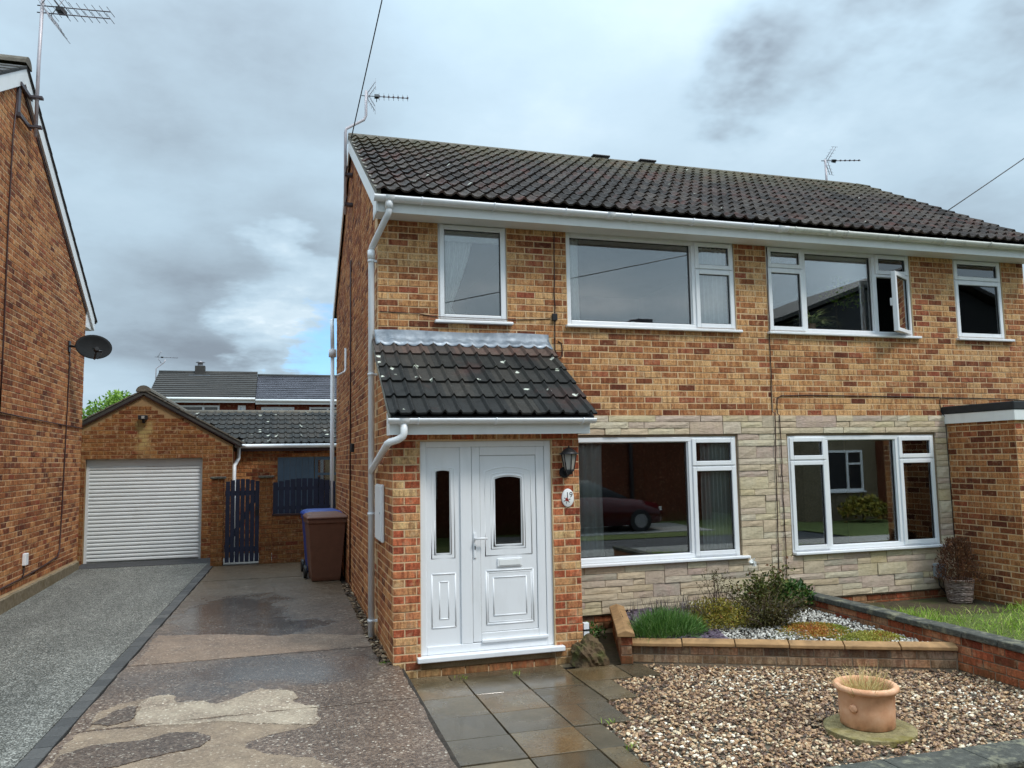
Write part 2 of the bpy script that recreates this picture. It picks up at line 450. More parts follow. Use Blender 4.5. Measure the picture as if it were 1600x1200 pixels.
M['tile_porch'] = tile_mat('porch_tile', T_PORCH, 'obj', (0.22, 8.5), 0, 0.2)
M['tile_garage'] = tile_mat('garage_tile', T_PORCH, 'obj', (0.28, 6.0), 0, 0.0)
M['tile_top'] = tile_mat('porch_tile_red', [(0.0, lin(82, 64, 58)), (0.5, lin(96, 80, 72)), (1.0, lin(70, 64, 60))], 'obj', (0.05, 9), 0, 0.5)
M['ridge'] = simple('ridge_tile_concrete', lin(104, 98, 88), 0.9, 0.7, 1.2, 12, bump=(60, 0.6, 0.01))
M['cement'] = simple('verge_cement', lin(132, 128, 118), 0.95, 0.75, 1.15, 10, bump=(70, 0.6, 0.01))
def lead():
    m = Mat('lead_flashing'); c = m.ramp(m.noise(5, 4, 0.6, None, 0.6), [(0.3, lin(104, 114, 124)), (0.5, lin(128, 137, 147)), (0.72, lin(160, 168, 176))])
    m.col(c).rough(m.rng(m.noise(7), 0.3, 0.7, 0.38, 0.65)); m.b.inputs['Metallic'].default_value = 0.35; m.bump(m.noise(14, 3), 0.5, 0.01); return m.m
M['lead'] = lead()
def stone():
    m = Mat('cladding_stone'); t = m.tone('obj')
    st = [(0.0, lin(200, 178, 152)), (0.16, lin(208, 189, 160)), (0.34, lin(192, 176, 152)), (0.5, lin(196, 174, 158)), (0.62, lin(208, 196, 172)), (0.78, lin(200, 182, 144)), (0.92, lin(190, 166, 152)), (1.0, lin(178, 170, 152))]
    c = m.ramp(m.math('ADD', t, m.math('MULTIPLY', m.math('SUBTRACT', m.noise(6, 3), 0.5), 0.14), clamp=True), st)
    dv = m.vec((16, 16, 46), (0, R(28), 0))
    tool = m.noise(1.0, 5, 0.6, dv, 0.6)
    c = m.mix(m.math('MULTIPLY', m.rng(tool, 0.54, 0.70), 0.24), c, lin(142, 122, 100))
    c = val(m, c, 0.88, 1.07, 25, 4); c = val(m, c, 0.90, 1.05, 1.2)
    m.col(c).rough(0.93).spec(0.2); m.bump(tool, 0.6, 0.014); return m.m
M['stone'] = stone()

def concrete(name, stops, over=None, overamt=0.0, rough=0.6, wet=False, bump=0.45):
    m = Mat(name)
    a = m.n2sep(m.vor(70, None, 'Color'))
    c = m.ramp(a, stops)
    c = val(m, c, 0.70, 1.14, 1.1, 5); c = val(m, c, 0.80, 1.14, 17, 4)
    if over: c = m.mix(m.rng(m.noise(3.5, 5, 0.65), 0.35, 0.65, overamt-0.25, min(1.0, overamt+0.15)), c, val(m, over, 0.82, 1.1, 6, 4))
    sp = m.n('ShaderNodeSeparateXYZ'); m.l(m.pos(), sp.inputs[0])
    r = m.math('ADD', rough, m.math('MULTIPLY', m.math('SUBTRACT', m.noise(5, 4), 0.5), 0.4), clamp=True)
    h = m.vor(70)
    if wet:                                        # water lying in the hollows of the slab
        wx = m.math('MULTIPLY', m.math('SUBTRACT', m.noise(1.6, 5, 0.6), 0.5), 1.5)
        wy = m.math('MULTIPLY', m.math('SUBTRACT', m.noise(1.9, 5, 0.6, m.vec((1, 1, 1), loc=(5, 3, 0))), 0.5), 1.3)
        X = m.math('ADD', sp.outputs[0], wx); Y = m.math('ADD', sp.outputs[1], wy)
        def ell(cx, cy, rx, ry, soft):
            dx = m.math('MULTIPLY', m.math('SUBTRACT', X, cx), 1/rx); dy = m.math('MULTIPLY', m.math('SUBTRACT', Y, cy), 1/ry)
            return m.rng(m.math('SQRT', m.math('ADD', m.math('MULTIPLY', dx, dx), m.math('MULTIPLY', dy, dy))), 1-soft, 1+soft, 1, 0, True)
        w = m.math('MAXIMUM', m.math('MAXIMUM', ell(-1.5, 1.8, 0.72, 1.35, 0.28), ell(-1.0, 0.95, 0.6, 0.5, 0.3)), ell(-1.2, -0.95, 0.95, 0.5, 0.5))
        far = m.rng(m.math('ADD', sp.outputs[1], m.math('MULTIPLY', m.noise(1.2, 4), 3.0)), 2.5, 5.5, 0, 0.5)
        c = m.mix(far, c, lin(84, 72, 50))
        c = m.mix(m.math('MULTIPLY', w, 0.75), c, m.mix(0.5, m.mix(1.0, c, (0.6, 0.6, 0.6, 1), 'MULTIPLY'), lin(92, 95, 98)))
        r = m.math('SUBTRACT', r, m.math('MULTIPLY', w, 0.30), clamp=True)
        h = m.math('MULTIPLY', h, m.math('SUBTRACT', 1.0, m.math('MULTIPLY', w, 0.85)))
    m.col(c).rough(m.rng(r, 0, 1, 0.10, 1.0)).spec(0.5)
    m.bump(h, bump, 0.006); return m.m
AGG = [(0.0, lin(70, 57, 48)), (0.35, lin(94, 77, 65)), (0.75, lin(112, 94, 80)), (0.94, lin(132, 115, 100)), (1.0, lin(182, 170, 154))]
M['drive'] = concrete('driveway_concrete', AGG, rough=0.36, wet=True)
M['drive_cream'] = concrete('worn_screed_cream', [(p, (min(1, c[0]*1.6), min(1, c[1]*1.65), min(1, c[2]*1.65), 1)) for p, c in AGG], lin(182, 168, 146), 0.46, rough=0.8, bump=0.7)
M['drive_beige'] = concrete('worn_screed_beige', AGG, lin(158, 138, 114), 0.50, rough=0.7)
M['drive_pink'] = concrete('worn_screed_pink', AGG, lin(146, 124, 104), 0.50, rough=0.6)
M['drive_damp'] = concrete('damp_concrete', [(p, (c[0]*0.72, c[1]*0.72, c[2]*0.72, 1)) for p, c in AGG], rough=0.42)
def resin():
    m = Mat('resin_drive'); a = m.n2sep(m.vor(105, None, 'Color'))
    c = m.ramp(a, [(0.0, lin(56, 56, 52)), (0.4, lin(90, 90, 84)), (0.75, lin(122, 121, 114)), (1.0, lin(174, 172, 164))])
    c = val(m, c, 0.82, 1.12, 0.9, 4); c = val(m, c, 0.78, 1.18, 11, 5)
    k = m.rng(m.noise(1.0, 4, 0.6, m.vec((2.6, 0.35, 1))), 0.35, 0.65, 0.84, 1.10); cc = m.n('ShaderNodeCombineColor'); [m.l(k, cc.inputs[i]) for i in range(3)]; c = m.mix(1.0, c, cc.outputs[0], 'MULTIPLY')
    m.col(c).rough(0.75).spec(0.35); m.bump(m.vor(105), 0.7, 0.008); return m.m
M['resin'] = resin()
M['asphalt'] = simple('asphalt', (0.05, 0.05, 0.052, 1), 0.85, 0.7, 1.25, 30, bump=(120, 0.5, 0.006))
M['ground'] = simple('bare_ground', (0.10, 0.085, 0.06, 1), 0.95, 0.7, 1.2, 5, bump=(30, 0.6, 0.02))
M['pave'] = simple('pavement_concrete', (0.26, 0.25, 0.23, 1), 0.85, 0.8, 1.1, 5, bump=(60, 0.4, 0.005))
def block():
    m = Mat('edging_block'); t = m.tone('obj')
    c = m.ramp(t, [(0, lin(64, 64, 64)), (1, lin(86, 85, 83))]); m.col(val(m, c, 0.8, 1.15, 40, 4)).rough(0.7).spec(0.4); m.bump(m.noise(90, 4), 0.5, 0.005); return m.m
M['block'] = block()
def wetslab():
    m = Mat('wet_paving_slab'); t = m.tone('obj')
    c = m.ramp(m.math('ADD', t, m.math('MULTIPLY', m.math('SUBTRACT', m.noise(2.2, 5), 0.5), 1.3), clamp=True), [(0, lin(80, 71, 56)), (0.4, lin(90, 79, 62)), (0.75, lin(106, 93, 72)), (1, lin(104, 84, 58))])
    c = val(m, c, 0.75, 1.15, 45, 4); c = val(m, c, 0.8, 1.1, 7, 3)
    w = m.rng(m.noise(1.5, 4, 0.6), 0.42, 0.60)
    c = m.mix(m.math('MULTIPLY', w, 0.35), c, m.mix(1.0, c, (0.62, 0.6, 0.57, 1), 'MULTIPLY'))
    m.col(c).rough(m.math('ADD', m.rng(w, 0, 1, 0.28, 0.07), m.math('MULTIPLY', m.noise(30, 3), 0.12))).spec(0.55)
    m.bump(m.noise(60, 4), 0.12, 0.004); return m.m
M['slab'] = wetslab()
def pebble(name, stops, src='tone', rough=0.55):
    m = Mat(name); m.col(val(m, m.ramp(m.tone(src), stops), 0.8, 1.15, 60)).rough(rough).spec(0.45); return m.m
M['gravel'] = pebble('gravel_stone', [(0, lin(70, 52, 42)), (0.20, lin(112, 84, 64)), (0.42, lin(160, 124, 92)), (0.60, lin(194, 160, 120)), (0.72, lin(146, 116, 94)), (0.87, lin(214, 192, 156)), (1, lin(238, 228, 208))], rough=0.4)
M['gravel_white'] = pebble('white_chipping', [(0, lin(96, 90, 82)), (0.3, lin(160, 154, 144)), (0.7, lin(204, 198, 188)), (1, lin(228, 225, 216))], rough=0.7)
M['slate'] = pebble('purple_slate', [(0, lin(56, 46, 58)), (0.6, lin(84, 70, 84)), (1, lin(110, 96, 108))], rough=0.5)
M['soil'] = simple('dark_soil', (0.035, 0.027, 0.02, 1), 0.95, 0.6, 1.3, 14, bump=(40, 0.8, 0.02))
M['coping'] = simple('bed_coping_stone', lin(160, 124, 84), 0.8, 0.66, 1.15, 11, bump=(90, 0.3, 0.004))
M['coping_dark'] = None
def mossy(name, base, mossc, amt, scale=5):
    m = Mat(name); c = val(m, base, 0.65, 1.2, 18, 4); k = m.rng(m.noise(scale, 5, 0.62), 0.62-0.25*amt, 0.80-0.25*amt)
    c = m.mix(m.math('MULTIPLY', k, 0.85), c, mossc); m.col(c).rough(0.95).spec(0.2); m.bump(m.noise(50, 5), 0.8, 0.015); return m.m
M['coping_dark'] = mossy('weathered_coping', lin(84, 84, 78), lin(140, 136, 112), 0.4, 9)
M['rock'] = mossy('mossy_rock', lin(98, 80, 60), lin(76, 78, 42), 0.6, 9)
M['mossslab'] = mossy('mossy_stepping_slab', lin(140, 128, 92), lin(120, 108, 52), 0.45, 7)
M['wetpath'] = mossy('damp_path', lin(78, 68, 52), lin(70, 76, 36), 0.45, 3)
def terracotta():
    m = Mat('terracotta'); c = m.ramp(m.noise(7, 4), [(0.3, lin(196, 140, 104)), (0.5, lin(216, 164, 128)), (0.7, lin(226, 184, 152))])
    z = m.n('ShaderNodeSeparateXYZ'); m.l(m.pos(), z.inputs[0])
    s = m.rng(m.math('ADD', z.outputs[2], m.math('MULTIPLY', m.noise(18, 4), 0.14)), 0.02, 0.07, 0.6, 0)
    c = m.mix(s, c, lin(104, 84, 56)); m.col(c).rough(0.85).spec(0.25); m.bump(m.noise(70, 3), 0.25, 0.004); return m.m
M['terracotta'] = terracotta()
def leafmat(name, stops, src='tone', trans=0.25, rough=0.55):
    m = Mat(name); c = m.ramp(m.tone(src), stops); m.col(c).rough(rough).spec(0.35)
    tl = m.n('ShaderNodeBsdfTranslucent'); m.l(c, tl.inputs[0])
    mx = m.n('ShaderNodeMixShader'); mx.inputs[0].default_value = trans
    m.l(m.b.outputs[0], mx.inputs[1]); m.l(tl.outputs[0], mx.inputs[2]); m.l(mx.outputs[0], m.out.inputs[0]); return m.m
M['lav'] = leafmat('lavender_leaf', [(0, lin(50, 84, 34)), (0.5, lin(88, 128, 56)), (0.85, lin(122, 156, 84)), (1, lin(160, 178, 130))])
M['lavstalk'] = leafmat('dry_lavender_stalk', [(0, lin(70, 60, 56)), (0.6, lin(112, 102, 92)), (1, lin(120, 104, 124))])
M['heb'] = leafmat('yellow_green_leaf', [(0, lin(74, 78, 24)), (0.5, lin(136, 128, 48)), (0.85, lin(172, 154, 66)), (1, lin(150, 108, 50))])
M['brownleaf'] = leafmat('bronze_leaf', [(0, lin(50, 42, 22)), (0.5, lin(82, 74, 36)), (0.8, lin(96, 98, 46)), (1, lin(134, 106, 66))])
M['oliveleaf'] = leafmat('olive_leaf', [(0, lin(48, 58, 24)), (0.5, lin(84, 92, 40)), (0.85, lin(122, 128, 62)), (1, lin(110, 76, 48))])
M['greenleaf'] = leafmat('dark_green_leaf', [(0, lin(34, 58, 22)), (0.6, lin(62, 96, 36)), (1, lin(110, 138, 60))])
M['sedum'] = leafmat('sedum_leaf', [(0, lin(88, 112, 34)), (0.35, lin(142, 148, 54)), (0.6, lin(182, 140, 66)), (1, lin(176, 96, 48))])
M['sedum2'] = leafmat('sedum_pale_leaf', [(0, lin(110, 122, 44)), (0.5, lin(176, 170, 84)), (0.8, lin(150, 150, 50)), (1, lin(170, 116, 60))])
M['grass'] = leafmat('grass_blade', [(0, lin(70, 96, 26)), (0.5, lin(124, 158, 46)), (0.85, lin(164, 192, 70)), (1, lin(200, 190, 128))])
M['spider'] = leafmat('striped_leaf', [(0, lin(110, 150, 60)), (0.5, lin(178, 200, 110)), (1, lin(226, 232, 176))])
M['straw'] = leafmat('straw_blade', [(0, lin(140, 104, 66)), (0.4, lin(196, 168, 112)), (0.8, lin(220, 200, 142)), (1, lin(150, 150, 84))])
M['deadleaf'] = leafmat('dead_foliage', [(0, lin(54, 34, 24)), (0.5, lin(96, 60, 40)), (1, lin(134, 92, 62))], trans=0.1)
M['tree'] = leafmat('tree_leaf', [(0, lin(52, 84, 30)), (0.5, lin(96, 136, 48)), (1, lin(150, 182, 80))])
M['twig'] = simple('twig_bark', (0.09, 0.06, 0.04, 1), 0.9)
M['litter'] = pebble('leaf_litter', [(0, lin(44, 34, 26)), (0.5, lin(88, 68, 50)), (0.85, lin(132, 110, 84)), (1, lin(176, 160, 136))], rough=0.85)
def fabric(name, c):
    m = Mat(name); m.col(val(m, c, 0.9, 1.05, 20)).rough(0.95).spec(0.1)
    tl = m.n('ShaderNodeBsdfTranslucent'); tl.inputs[0].default_value = c
    mx = m.n('ShaderNodeMixShader'); mx.inputs[0].default_value = 0.2
    m.l(m.b.outputs[0], mx.inputs[1]); m.l(tl.outputs[0], mx.inputs[2]); m.l(mx.outputs[0], m.out.inputs[0]); return m.m
M['curtain'] = fabric('white_curtain', (0.86, 0.87, 0.84, 1))
M['curtain_grey'] = fabric('grey_curtain', (0.62, 0.67, 0.65, 1))
M['navy'] = simple('navy_painted_wood', lin(34, 40, 62), 0.55, 0.8, 1.2, 10, bump=(40, 0.2, 0.004))
M['bluegrey'] = simple('blue_grey_paint', lin(74, 92, 110), 0.5, 0.9, 1.1, 6)
M['shutter'] = simple('shutter_white', (0.62, 0.65, 0.66, 1), 0.45, 0.94, 1.05, 3)
M['binbrown'] = simple('brown_bin_plastic', lin(108, 72, 56), 0.5, 0.9, 1.1, 10)
M['binblue'] = simple('blue_bin_plastic', lin(30, 62, 140), 0.45, 0.9, 1.1, 10)
M['felt'] = simple('black_roof_felt', (0.022, 0.024, 0.026, 1), 0.7, 0.8, 1.2, 20)
M['render'] = mossy('rough_render', lin(128, 116, 96), lin(104, 92, 66), 0.4, 5)
M['greybox'] = simple('grey_plastic_box', lin(140, 148, 154), 0.5)
M['greypipe'] = simple('grey_pipe', lin(84, 92, 94), 0.5)
M['wicker'] = None
def wicker():
    m = Mat('wicker'); w = m.n('ShaderNodeTexWave', bands_direction='Z'); w.inputs['Scale'].default_value = 14; w.inputs['Distortion'].default_value = 2.0; w.inputs['Detail'].default_value = 2
    m.l(m.pos(), w.inputs['Vector'])
    m.col(m.ramp(m.noise(30, 3), [(0.3, lin(96, 78, 70)), (0.6, lin(150, 132, 122)), (0.75, lin(190, 178, 168))])).rough(0.8); m.bump(w.outputs[0], 0.8, 0.01); return m.m
M['wicker'] = wicker()
M['dish'] = simple('dish_grey', (0.012, 0.013, 0.014, 1), 0.7, 0.85, 1.15, 10, 0.12)
M['plaque'] = simple('glazed_white', (0.82, 0.82, 0.81, 1), 0.15)
M['redpaint'] = simple('red_glaze', lin(176, 60, 50), 0.3)
M['carred'] = simple('red_car_paint', (0.06, 0.004, 0.005, 1), 0.2)
M['lampglass'] = simple('lamp_glass', (0.32, 0.30, 0.27, 1), 0.2)
M['roof_far'] = None
def farroof(name, c1, c2, rough):
    m = Mat(name); c = m.ramp(m.noise(1.0, 4, 0.6, m.vec((1.2, 6, 6))), [(0.35, c1), (0.65, c2)]); m.col(val(m, c, 0.8, 1.2, 12)).rough(rough).spec(0.5); m.bump(m.noise(30, 3), 0.3, 0.01); return m.m
M['roof_far'] = farroof('far_roof_dark', lin(46, 44, 42), lin(64, 61, 57), 0.75)
M['roof_wet'] = farroof('far_roof_wet', lin(64, 64, 70), lin(92, 92, 100), 0.22)
M['lawn'] = simple('lawn_soil', lin(86, 96, 44), 0.95, 0.6, 1.2, 9, bump=(40, 0.7, 0.02))

# ------------------------------------------------------------------ brickwork
def lay_bricks(u0, u1, z0, z1, holes=(), top=None, course=0.075, length=0.225, joint=0.010, off=0.0, seed=0, bottom=None):
    """bricks as (u centre, z centre, length, height) in stretcher bond, cut at ends and openings"""
    rr = random.Random(seed); out = []
    n = int(math.ceil((z1 - z0)/course))
    for i in range(n):
        za = z0 + i*course + joint/2; zb = z0 + (i+1)*course - joint/2
        if zb > z1 + 0.02: continue
        zb = min(zb, z1)
        edges = [(u0, u1)]
        for (a, b, c, d) in holes:
            if zb > c + 0.012 and za < d - 0.012:
                e2 = []
                for (p, q) in edges:
                    if b <= p or a >= q: e2.append((p, q)); continue
                    if a > p: e2.append((p, a))
                    if b < q: e2.append((b, q))
                edges = e2
        sh = off + (length/2 if i % 2 else 0.0)
        for (p, q) in edges:
            k = math.floor((p - u0 - sh)/length)
            while True:
                a = u0 + sh + k*length; b = a + length; k += 1
                if a >= q - 1e-6: break
                a2 = max(a, p); b2 = min(b, q)
                if b2 - a2 < 0.035: continue
                L = round(b2 - a2 - joint, 2) if (b2-a2) < length - 1e-4 else length - joint
                uc = (a2 + b2)/2
                if L < 0.03: continue
                if top is not None and zb > min(top(a2), top(b2)): continue
                if bottom is not None and za < bottom(uc): continue
                out.append((uc, (za+zb)/2, L, zb-za))
    return out

_BM = {}
def brick_shape(L, H, D, ch):
    hl, hh = L/2, H/2
    v = [(-hl+ch, D, -hh+ch), (hl-ch, D, -hh+ch), (hl-ch, D, hh-ch), (-hl+ch, D, hh-ch),
         (-hl, D-ch, -hh), (hl, D-ch, -hh), (hl, D-ch, hh), (-hl, D-ch, hh),
         (-hl, 0, -hh), (hl, 0, -hh), (hl, 0, hh), (-hl, 0, hh)]
    f = [(0, 3, 2, 1), (0, 1, 5, 4), (1, 2, 6, 5), (2, 3, 7, 6), (3, 0, 4, 7), (4, 5, 9, 8), (5, 6, 10, 9), (6, 7, 11, 10), (7, 4, 8, 11)]
    return np.array(v, float), np.array(f, int)

def brick_mesh(L, H, D, mat, ch=0.004):
    key = (round(L, 3), round(H, 3), round(D, 3), mat.name)
    if key not in _BM:
        v, f = brick_shape(L, H, D, ch)
        _BM[key] = fast_mesh('brick', v, quads=f, mats=(mat,))
    return _BM[key]

class Brickwork:
    """collects the bricks of one thing from several walls: the 300 that show largest become parts, the rest one mass"""
    def __init__(s, thing, limit=300): s.t = thing; s.items = []; s.limit = limit
    def wall(s, part, origin, udir, ndir, bricks, key, depth=0.03, jit=0.0025, show=True):
        o, u, n = np.array(origin, float), np.array(udir, float), np.array(ndir, float)
        for (uc, zc, L, H) in bricks:
            nj = rng.uniform(-jit, jit)
            c = o + u*uc + np.array([0, 0, zc]) + n*(nj - depth)
            s.items.append((c, u, n, L, H, depth, key, part, show))
    def finish(s, name='brickwork'):
        sc = []
        for i, (c, u, n, L, H, D, key, part, show) in enumerate(s.items):
            x, y, z = project(c)
            view = CAM_POS - c; dist = np.linalg.norm(view); cosv = (view @ n)/dist
            ok = show and z > 0.3 and 4 < x < 1596 and 4 < y < 1196 and cosv > 0.05
            sc.append(L*H*cosv/dist**2 if ok else -1)
        order = np.argsort(-np.array(sc))
        chosen = set(int(i) for i in order[:s.limit] if sc[i] > 0)
        V = []; F = []; T = []; MI = []; mats = []; b = 0
        for i, (c, u, n, L, H, D, key, part, show) in enumerate(s.items):
            if i in chosen:
                o = bpy.data.objects.new('brick', brick_mesh(L, H, D, BR[key, 'obj']))
                mm = Matrix.Identity(4)
                for r in range(3): mm[r][0] = u[r]; mm[r][1] = n[r]; mm[r][2] = (0, 0, 1)[r]; mm[r][3] = c[r]
                o.matrix_basis = mm @ Matrix.Rotation(random.uniform(-0.006, 0.006), 4, 'Y')
                if u[0]*n[1]-u[1]*n[0] < 0: o.scale = o.scale
                link(o, part)
            else:
                v, f = brick_shape(L, H, D, 0.004)
                w = c + v[:, :1]*u + v[:, 1:2]*n + v[:, 2:]*np.array([0, 0, 1.0])
                if (u[0]*n[1]-u[1]*n[0]) < 0: f = f[:, ::-1]
                V.append(w); F.append(f + b); b += len(w)
                m = BR[key, 'tone']
                if m not in mats: mats.append(m)
                T += [rng.random()]*len(f); MI += [mats.index(m)]*len(f)
        if V:
            o = bpy.data.objects.new(name, fast_mesh(name, np.concatenate(V), quads=np.concatenate(F), attrs={'tone': T}, matidx=MI, mats=mats))
            link(o, s.t); tag(o, kind='stuff')

def wall_slab(mb, u0, u1, z0, z1, holes, place, t0, t1):
    """a slab with rectangular openings: place(u, depth, z) -> point; t0 front depth, t1 back depth"""
    us = sorted({u0, u1, *[min(max(h[i], u0), u1) for h in holes for i in (0, 1)]})
    zs = sorted({z0, z1, *[min(max(h[i], z0), z1) for h in holes for i in (2, 3)]})
    def solid(i, j):
        if i < 0 or j < 0 or i >= len(us)-1 or j >= len(zs)-1: return False
        um, zm = (us[i]+us[i+1])/2, (zs[j]+zs[j+1])/2
        return not any(h[0] < um < h[1] and h[2] < zm < h[3] for h in holes)
    for i in range(len(us)-1):
        for j in range(len(zs)-1):
            if not solid(i, j): continue
            a, b, c, d = us[i], us[i+1], zs[j], zs[j+1]
            for t in (t0, t1):
                mb.add([place(a, t, c), place(b, t, c), place(b, t, d), place(a, t, d)], [(0, 1, 2, 3)])
            for (ok, p, q) in ((solid(i-1, j), (a, c), (a, d)), (solid(i+1, j), (b, c), (b, d)), (solid(i, j-1), (a, c), (b, c)), (solid(i, j+1), (a, d), (b, d))):
                if not ok:
                    mb.add([place(p[0], t0, p[1]), place(q[0], t0, q[1]), place(q[0], t1, q[1]), place(p[0], t1, p[1])], [(0, 1, 2, 3)])
    return mb

# ------------------------------------------------------------------ roof tiles (double roll, 300 mm cover)
_TM = {}
def tile_mesh(mat, w=0.30, ln=0.385, roll=0.028, rw=0.26, thick=0.018, lift=0.022):
    k = (mat.name, w, ln, roll, rw, thick, lift)
    if k in _TM: return _TM[k]
    half = w/2; xs = []
    for h in range(2):
        for s_ in (0.0, 0.14, 0.28, 0.33, 0.40, 0.47, 0.53, 0.60, 0.67, 0.72, 0.86):
            xs.append((h + s_)*half)
    xs.append(w)
    def zz(x):
        s_ = (x/half) % 1.0
        d = abs(s_ - 0.5)/rw
        return roll*(0.5+0.5*math.cos(math.pi*d)) if d < 1 else 0.0
    V = []; n = len(xs)
    for yy, zb in ((0.0, lift), (ln, 0.0)):
        for x in xs: V.append((x, yy, zb + thick + zz(x)))
        for x in xs: V.append((x, yy, zb + zz(x)*0.9))
    F = []
    for i in range(n-1):
        F.append((i, i+1, 2*n+i+1, 2*n+i))                  # top
        F.append((n+i, n+i+1, i+1, i))                      # front edge
        F.append((n+i, 3*n+i, 3*n+i+1, n+i+1))              # underside
    F.append((0, 2*n, 3*n, n)); F.append((n-1, 2*n-1, 4*n-1, 3*n-1))
    me = fast_mesh('roof_tile', np.array(V), quads=np.array(F), mats=(mat,))
    _TM[k] = me
    return me

def lay_tiles(part, x0, cols, eave_y, eave_z, dirv, courses, gauge, mat, w=0.30, xdir=(1, 0, 0), top_mat=None, name='roof_tile', ln=None, prof=(0.024, 0.30, 0.017, 0.020)):
    """tiles from the eaves up a slope; dirv is the unit vector up the slope"""
    d = Vector(dirv); xv = Vector(xdir); nv = xv.cross(d)
    for r in range(courses):
        mm = top_mat if (top_mat and r == courses-1) else mat
        for c in range(cols):
            o = bpy.data.objects.new(name, tile_mesh(mm, w, ln or gauge+0.075, *prof))
            p = Vector((0, eave_y, eave_z)) + d*(r*gauge) if xdir == (1, 0, 0) else None
            p = p + xv*(x0 + c*w) + nv*random.uniform(-0.001, 0.003)
            m = Matrix.Identity(4)
            for i in range(3): m[i][0] = xv[i]; m[i][1] = d[i]; m[i][2] = nv[i]; m[i][3] = p[i]
            o.matrix_basis = m @ Matrix.Rotation(random.uniform(-0.006, 0.006), 4, 'Z')
            link(o, part)

def gutter(name, x0, x1, y, z, r, mat, parent, brackets=(), joints=(), bmat=None):
    """half-round gutter with end stops, clips and unions"""
    mb = MB(); N = 10
    for (a, b, rr) in [(x0, x1, r)]:
        vs = []
        for x in (a, b):
            for q in (rr, rr-0.004):
                for k in range(N+1):
                    th = math.pi + math.pi*k/N
                    vs.append((x, y + q*math.cos(th), z + q*math.sin(th)))
        n = N+1; fs = []
        for k in range(N):
            fs.append((k, k+1, 2*n+k+1, 2*n+k)); fs.append((n+k, 3*n+k, 3*n+k+1, n+k+1))
        fs += [(0, 2*n, 3*n, n), (N, n+N, 3*n+N, 2*n+N)]
        mb.add(vs, fs, True)
        for x in (a, b):                               # end stops
            e = [(x, y + rr*math.cos(math.pi+math.pi*k/N), z + rr*math.sin(math.pi+math.pi*k/N)) for k in range(N+1)]
            mb.add(e, [tuple(range(N+1))])
    g = mb.build(name, mat, parent)
    for x in brackets:
        b = MB(); b.tube([(x, y + (r+0.006)*math.cos(math.pi*0.98+math.pi*1.04*k/9), z + (r+0.006)*math.sin(math.pi*0.98+math.pi*1.04*k/9)) for k in range(10)], 0.007, 6)
        b.box(x-0.008, x+0.008, y+r*0.6, y+r+0.02, z-0.06, z-0.01)
        b.build('gutter_bracket', bmat or mat, g)
    for x in joints:
        b = MB(); vs = []
        for xx in (x-0.045, x+0.045):
            for k in range(N+1):
                th = math.pi + math.pi*k/N; vs.append((xx, y+(r+0.007)*math.cos(th), z+(r+0.007)*math.sin(th)))
            for k in range(N+1):
                th = math.pi + math.pi*k/N; vs.append((xx, y+(r+0.001)*math.cos(th), z+(r+0.001)*math.sin(th)))
        n = N+1
        b.add(vs, [(k, k+1, 2*n+k+1, 2*n+k) for k in range(N)] + [(k, n+k, n+k+1, k+1) for k in range(N)] + [(2*n+k, 2*n+k+1, 3*n+k+1, 3*n+k) for k in range(N)], True)
        b.build('gutter_union', bmat or mat, g)
    return g

def pipe_clips(parent, pts, r, mat, axis=(1, 0, 0)):
    for p in pts:
        b = MB(); b.tube([(p[0], p[1], p[2]-0.014), (p[0], p[1], p[2]+0.014)], r+0.006, 12)
        a = Vector(axis)
        b.obox(Vector(p)+a*(r+0.025), a*0.025, Vector((0, 0, 1))*0.012, a.cross(Vector((0, 0, 1)))*0.02)
        b.build('pipe_clip', mat, parent)

# ------------------------------------------------------------------ windows facing -Y
def window(house, x0, x1, z0, z1, lights, y=0.0, sill=True, mull=(), trans=(), fw=0.055, sill_ext=(0.03, 0.05), mat='upvc'):
    """outer frame with its sashes, panes, seals and sill"""
    m = M[mat]; mb = MB(); yf, yb = y+0.022, y+0.092
    mb.rectframe(x0, x1, z0, z1, yf, yb, fw)
    for mx in mull: mb.box(mx-0.033, mx+0.033, yf+0.001, yb-0.001, z0+fw, z1-fw)
    for (a, b, tz) in trans: mb.box(a, b, yf+0.002, yb-0.002, tz-0.03, tz+0.03)
    w = mb.build('window', m, house, bevel=0.006)
    for L in lights:
        a, b, c, d = L['r']; sash = L.get('sash', False); op = L.get('open', 0)
        sw = 0.052 if sash else 0.012
        y0 = yf - 0.018 if sash else yf + 0.018
        s = MB(); s.rectframe(a, b, c, d, y0, y0+0.06, sw)
        g = MB(); g.box(a+sw-0.006, b-sw+0.006, y0+0.030, y0+0.036, c+sw-0.006, d-sw+0.006)
        k = MB(); k.rectframe(a+sw, b-sw, c+sw, d-sw, y0+0.021, y0+0.029, 0.007)
        so = s.build('sash' if sash else 'glazing_bead', m, w, bevel=0.006)
        go = g.build('pane', M['glass'], w); ko = k.build('seal', M['seal'], w)
        if op:
            hx = b - 0.01; mt = Matrix.Translation((hx, y0, 0)) @ Matrix.Rotation(op, 4, 'Z') @ Matrix.Translation((-hx, -y0, 0))
            for o in (so, go, ko): o.matrix_basis = mt
            h = MB(); h.box(a+0.015, a+0.035, y0+0.06, y0+0.09, (c+d)/2-0.05, (c+d)/2+0.05)
            ho = h.build('handle', m, w); ho.matrix_basis = mt
    if sill:
        s = MB(); s.box(x0-sill_ext[0], x1+sill_ext[1], y-0.055, yb, z0-0.034, z0-0.001)
        s.build('sill', m, w, bevel=0.008)
    return w

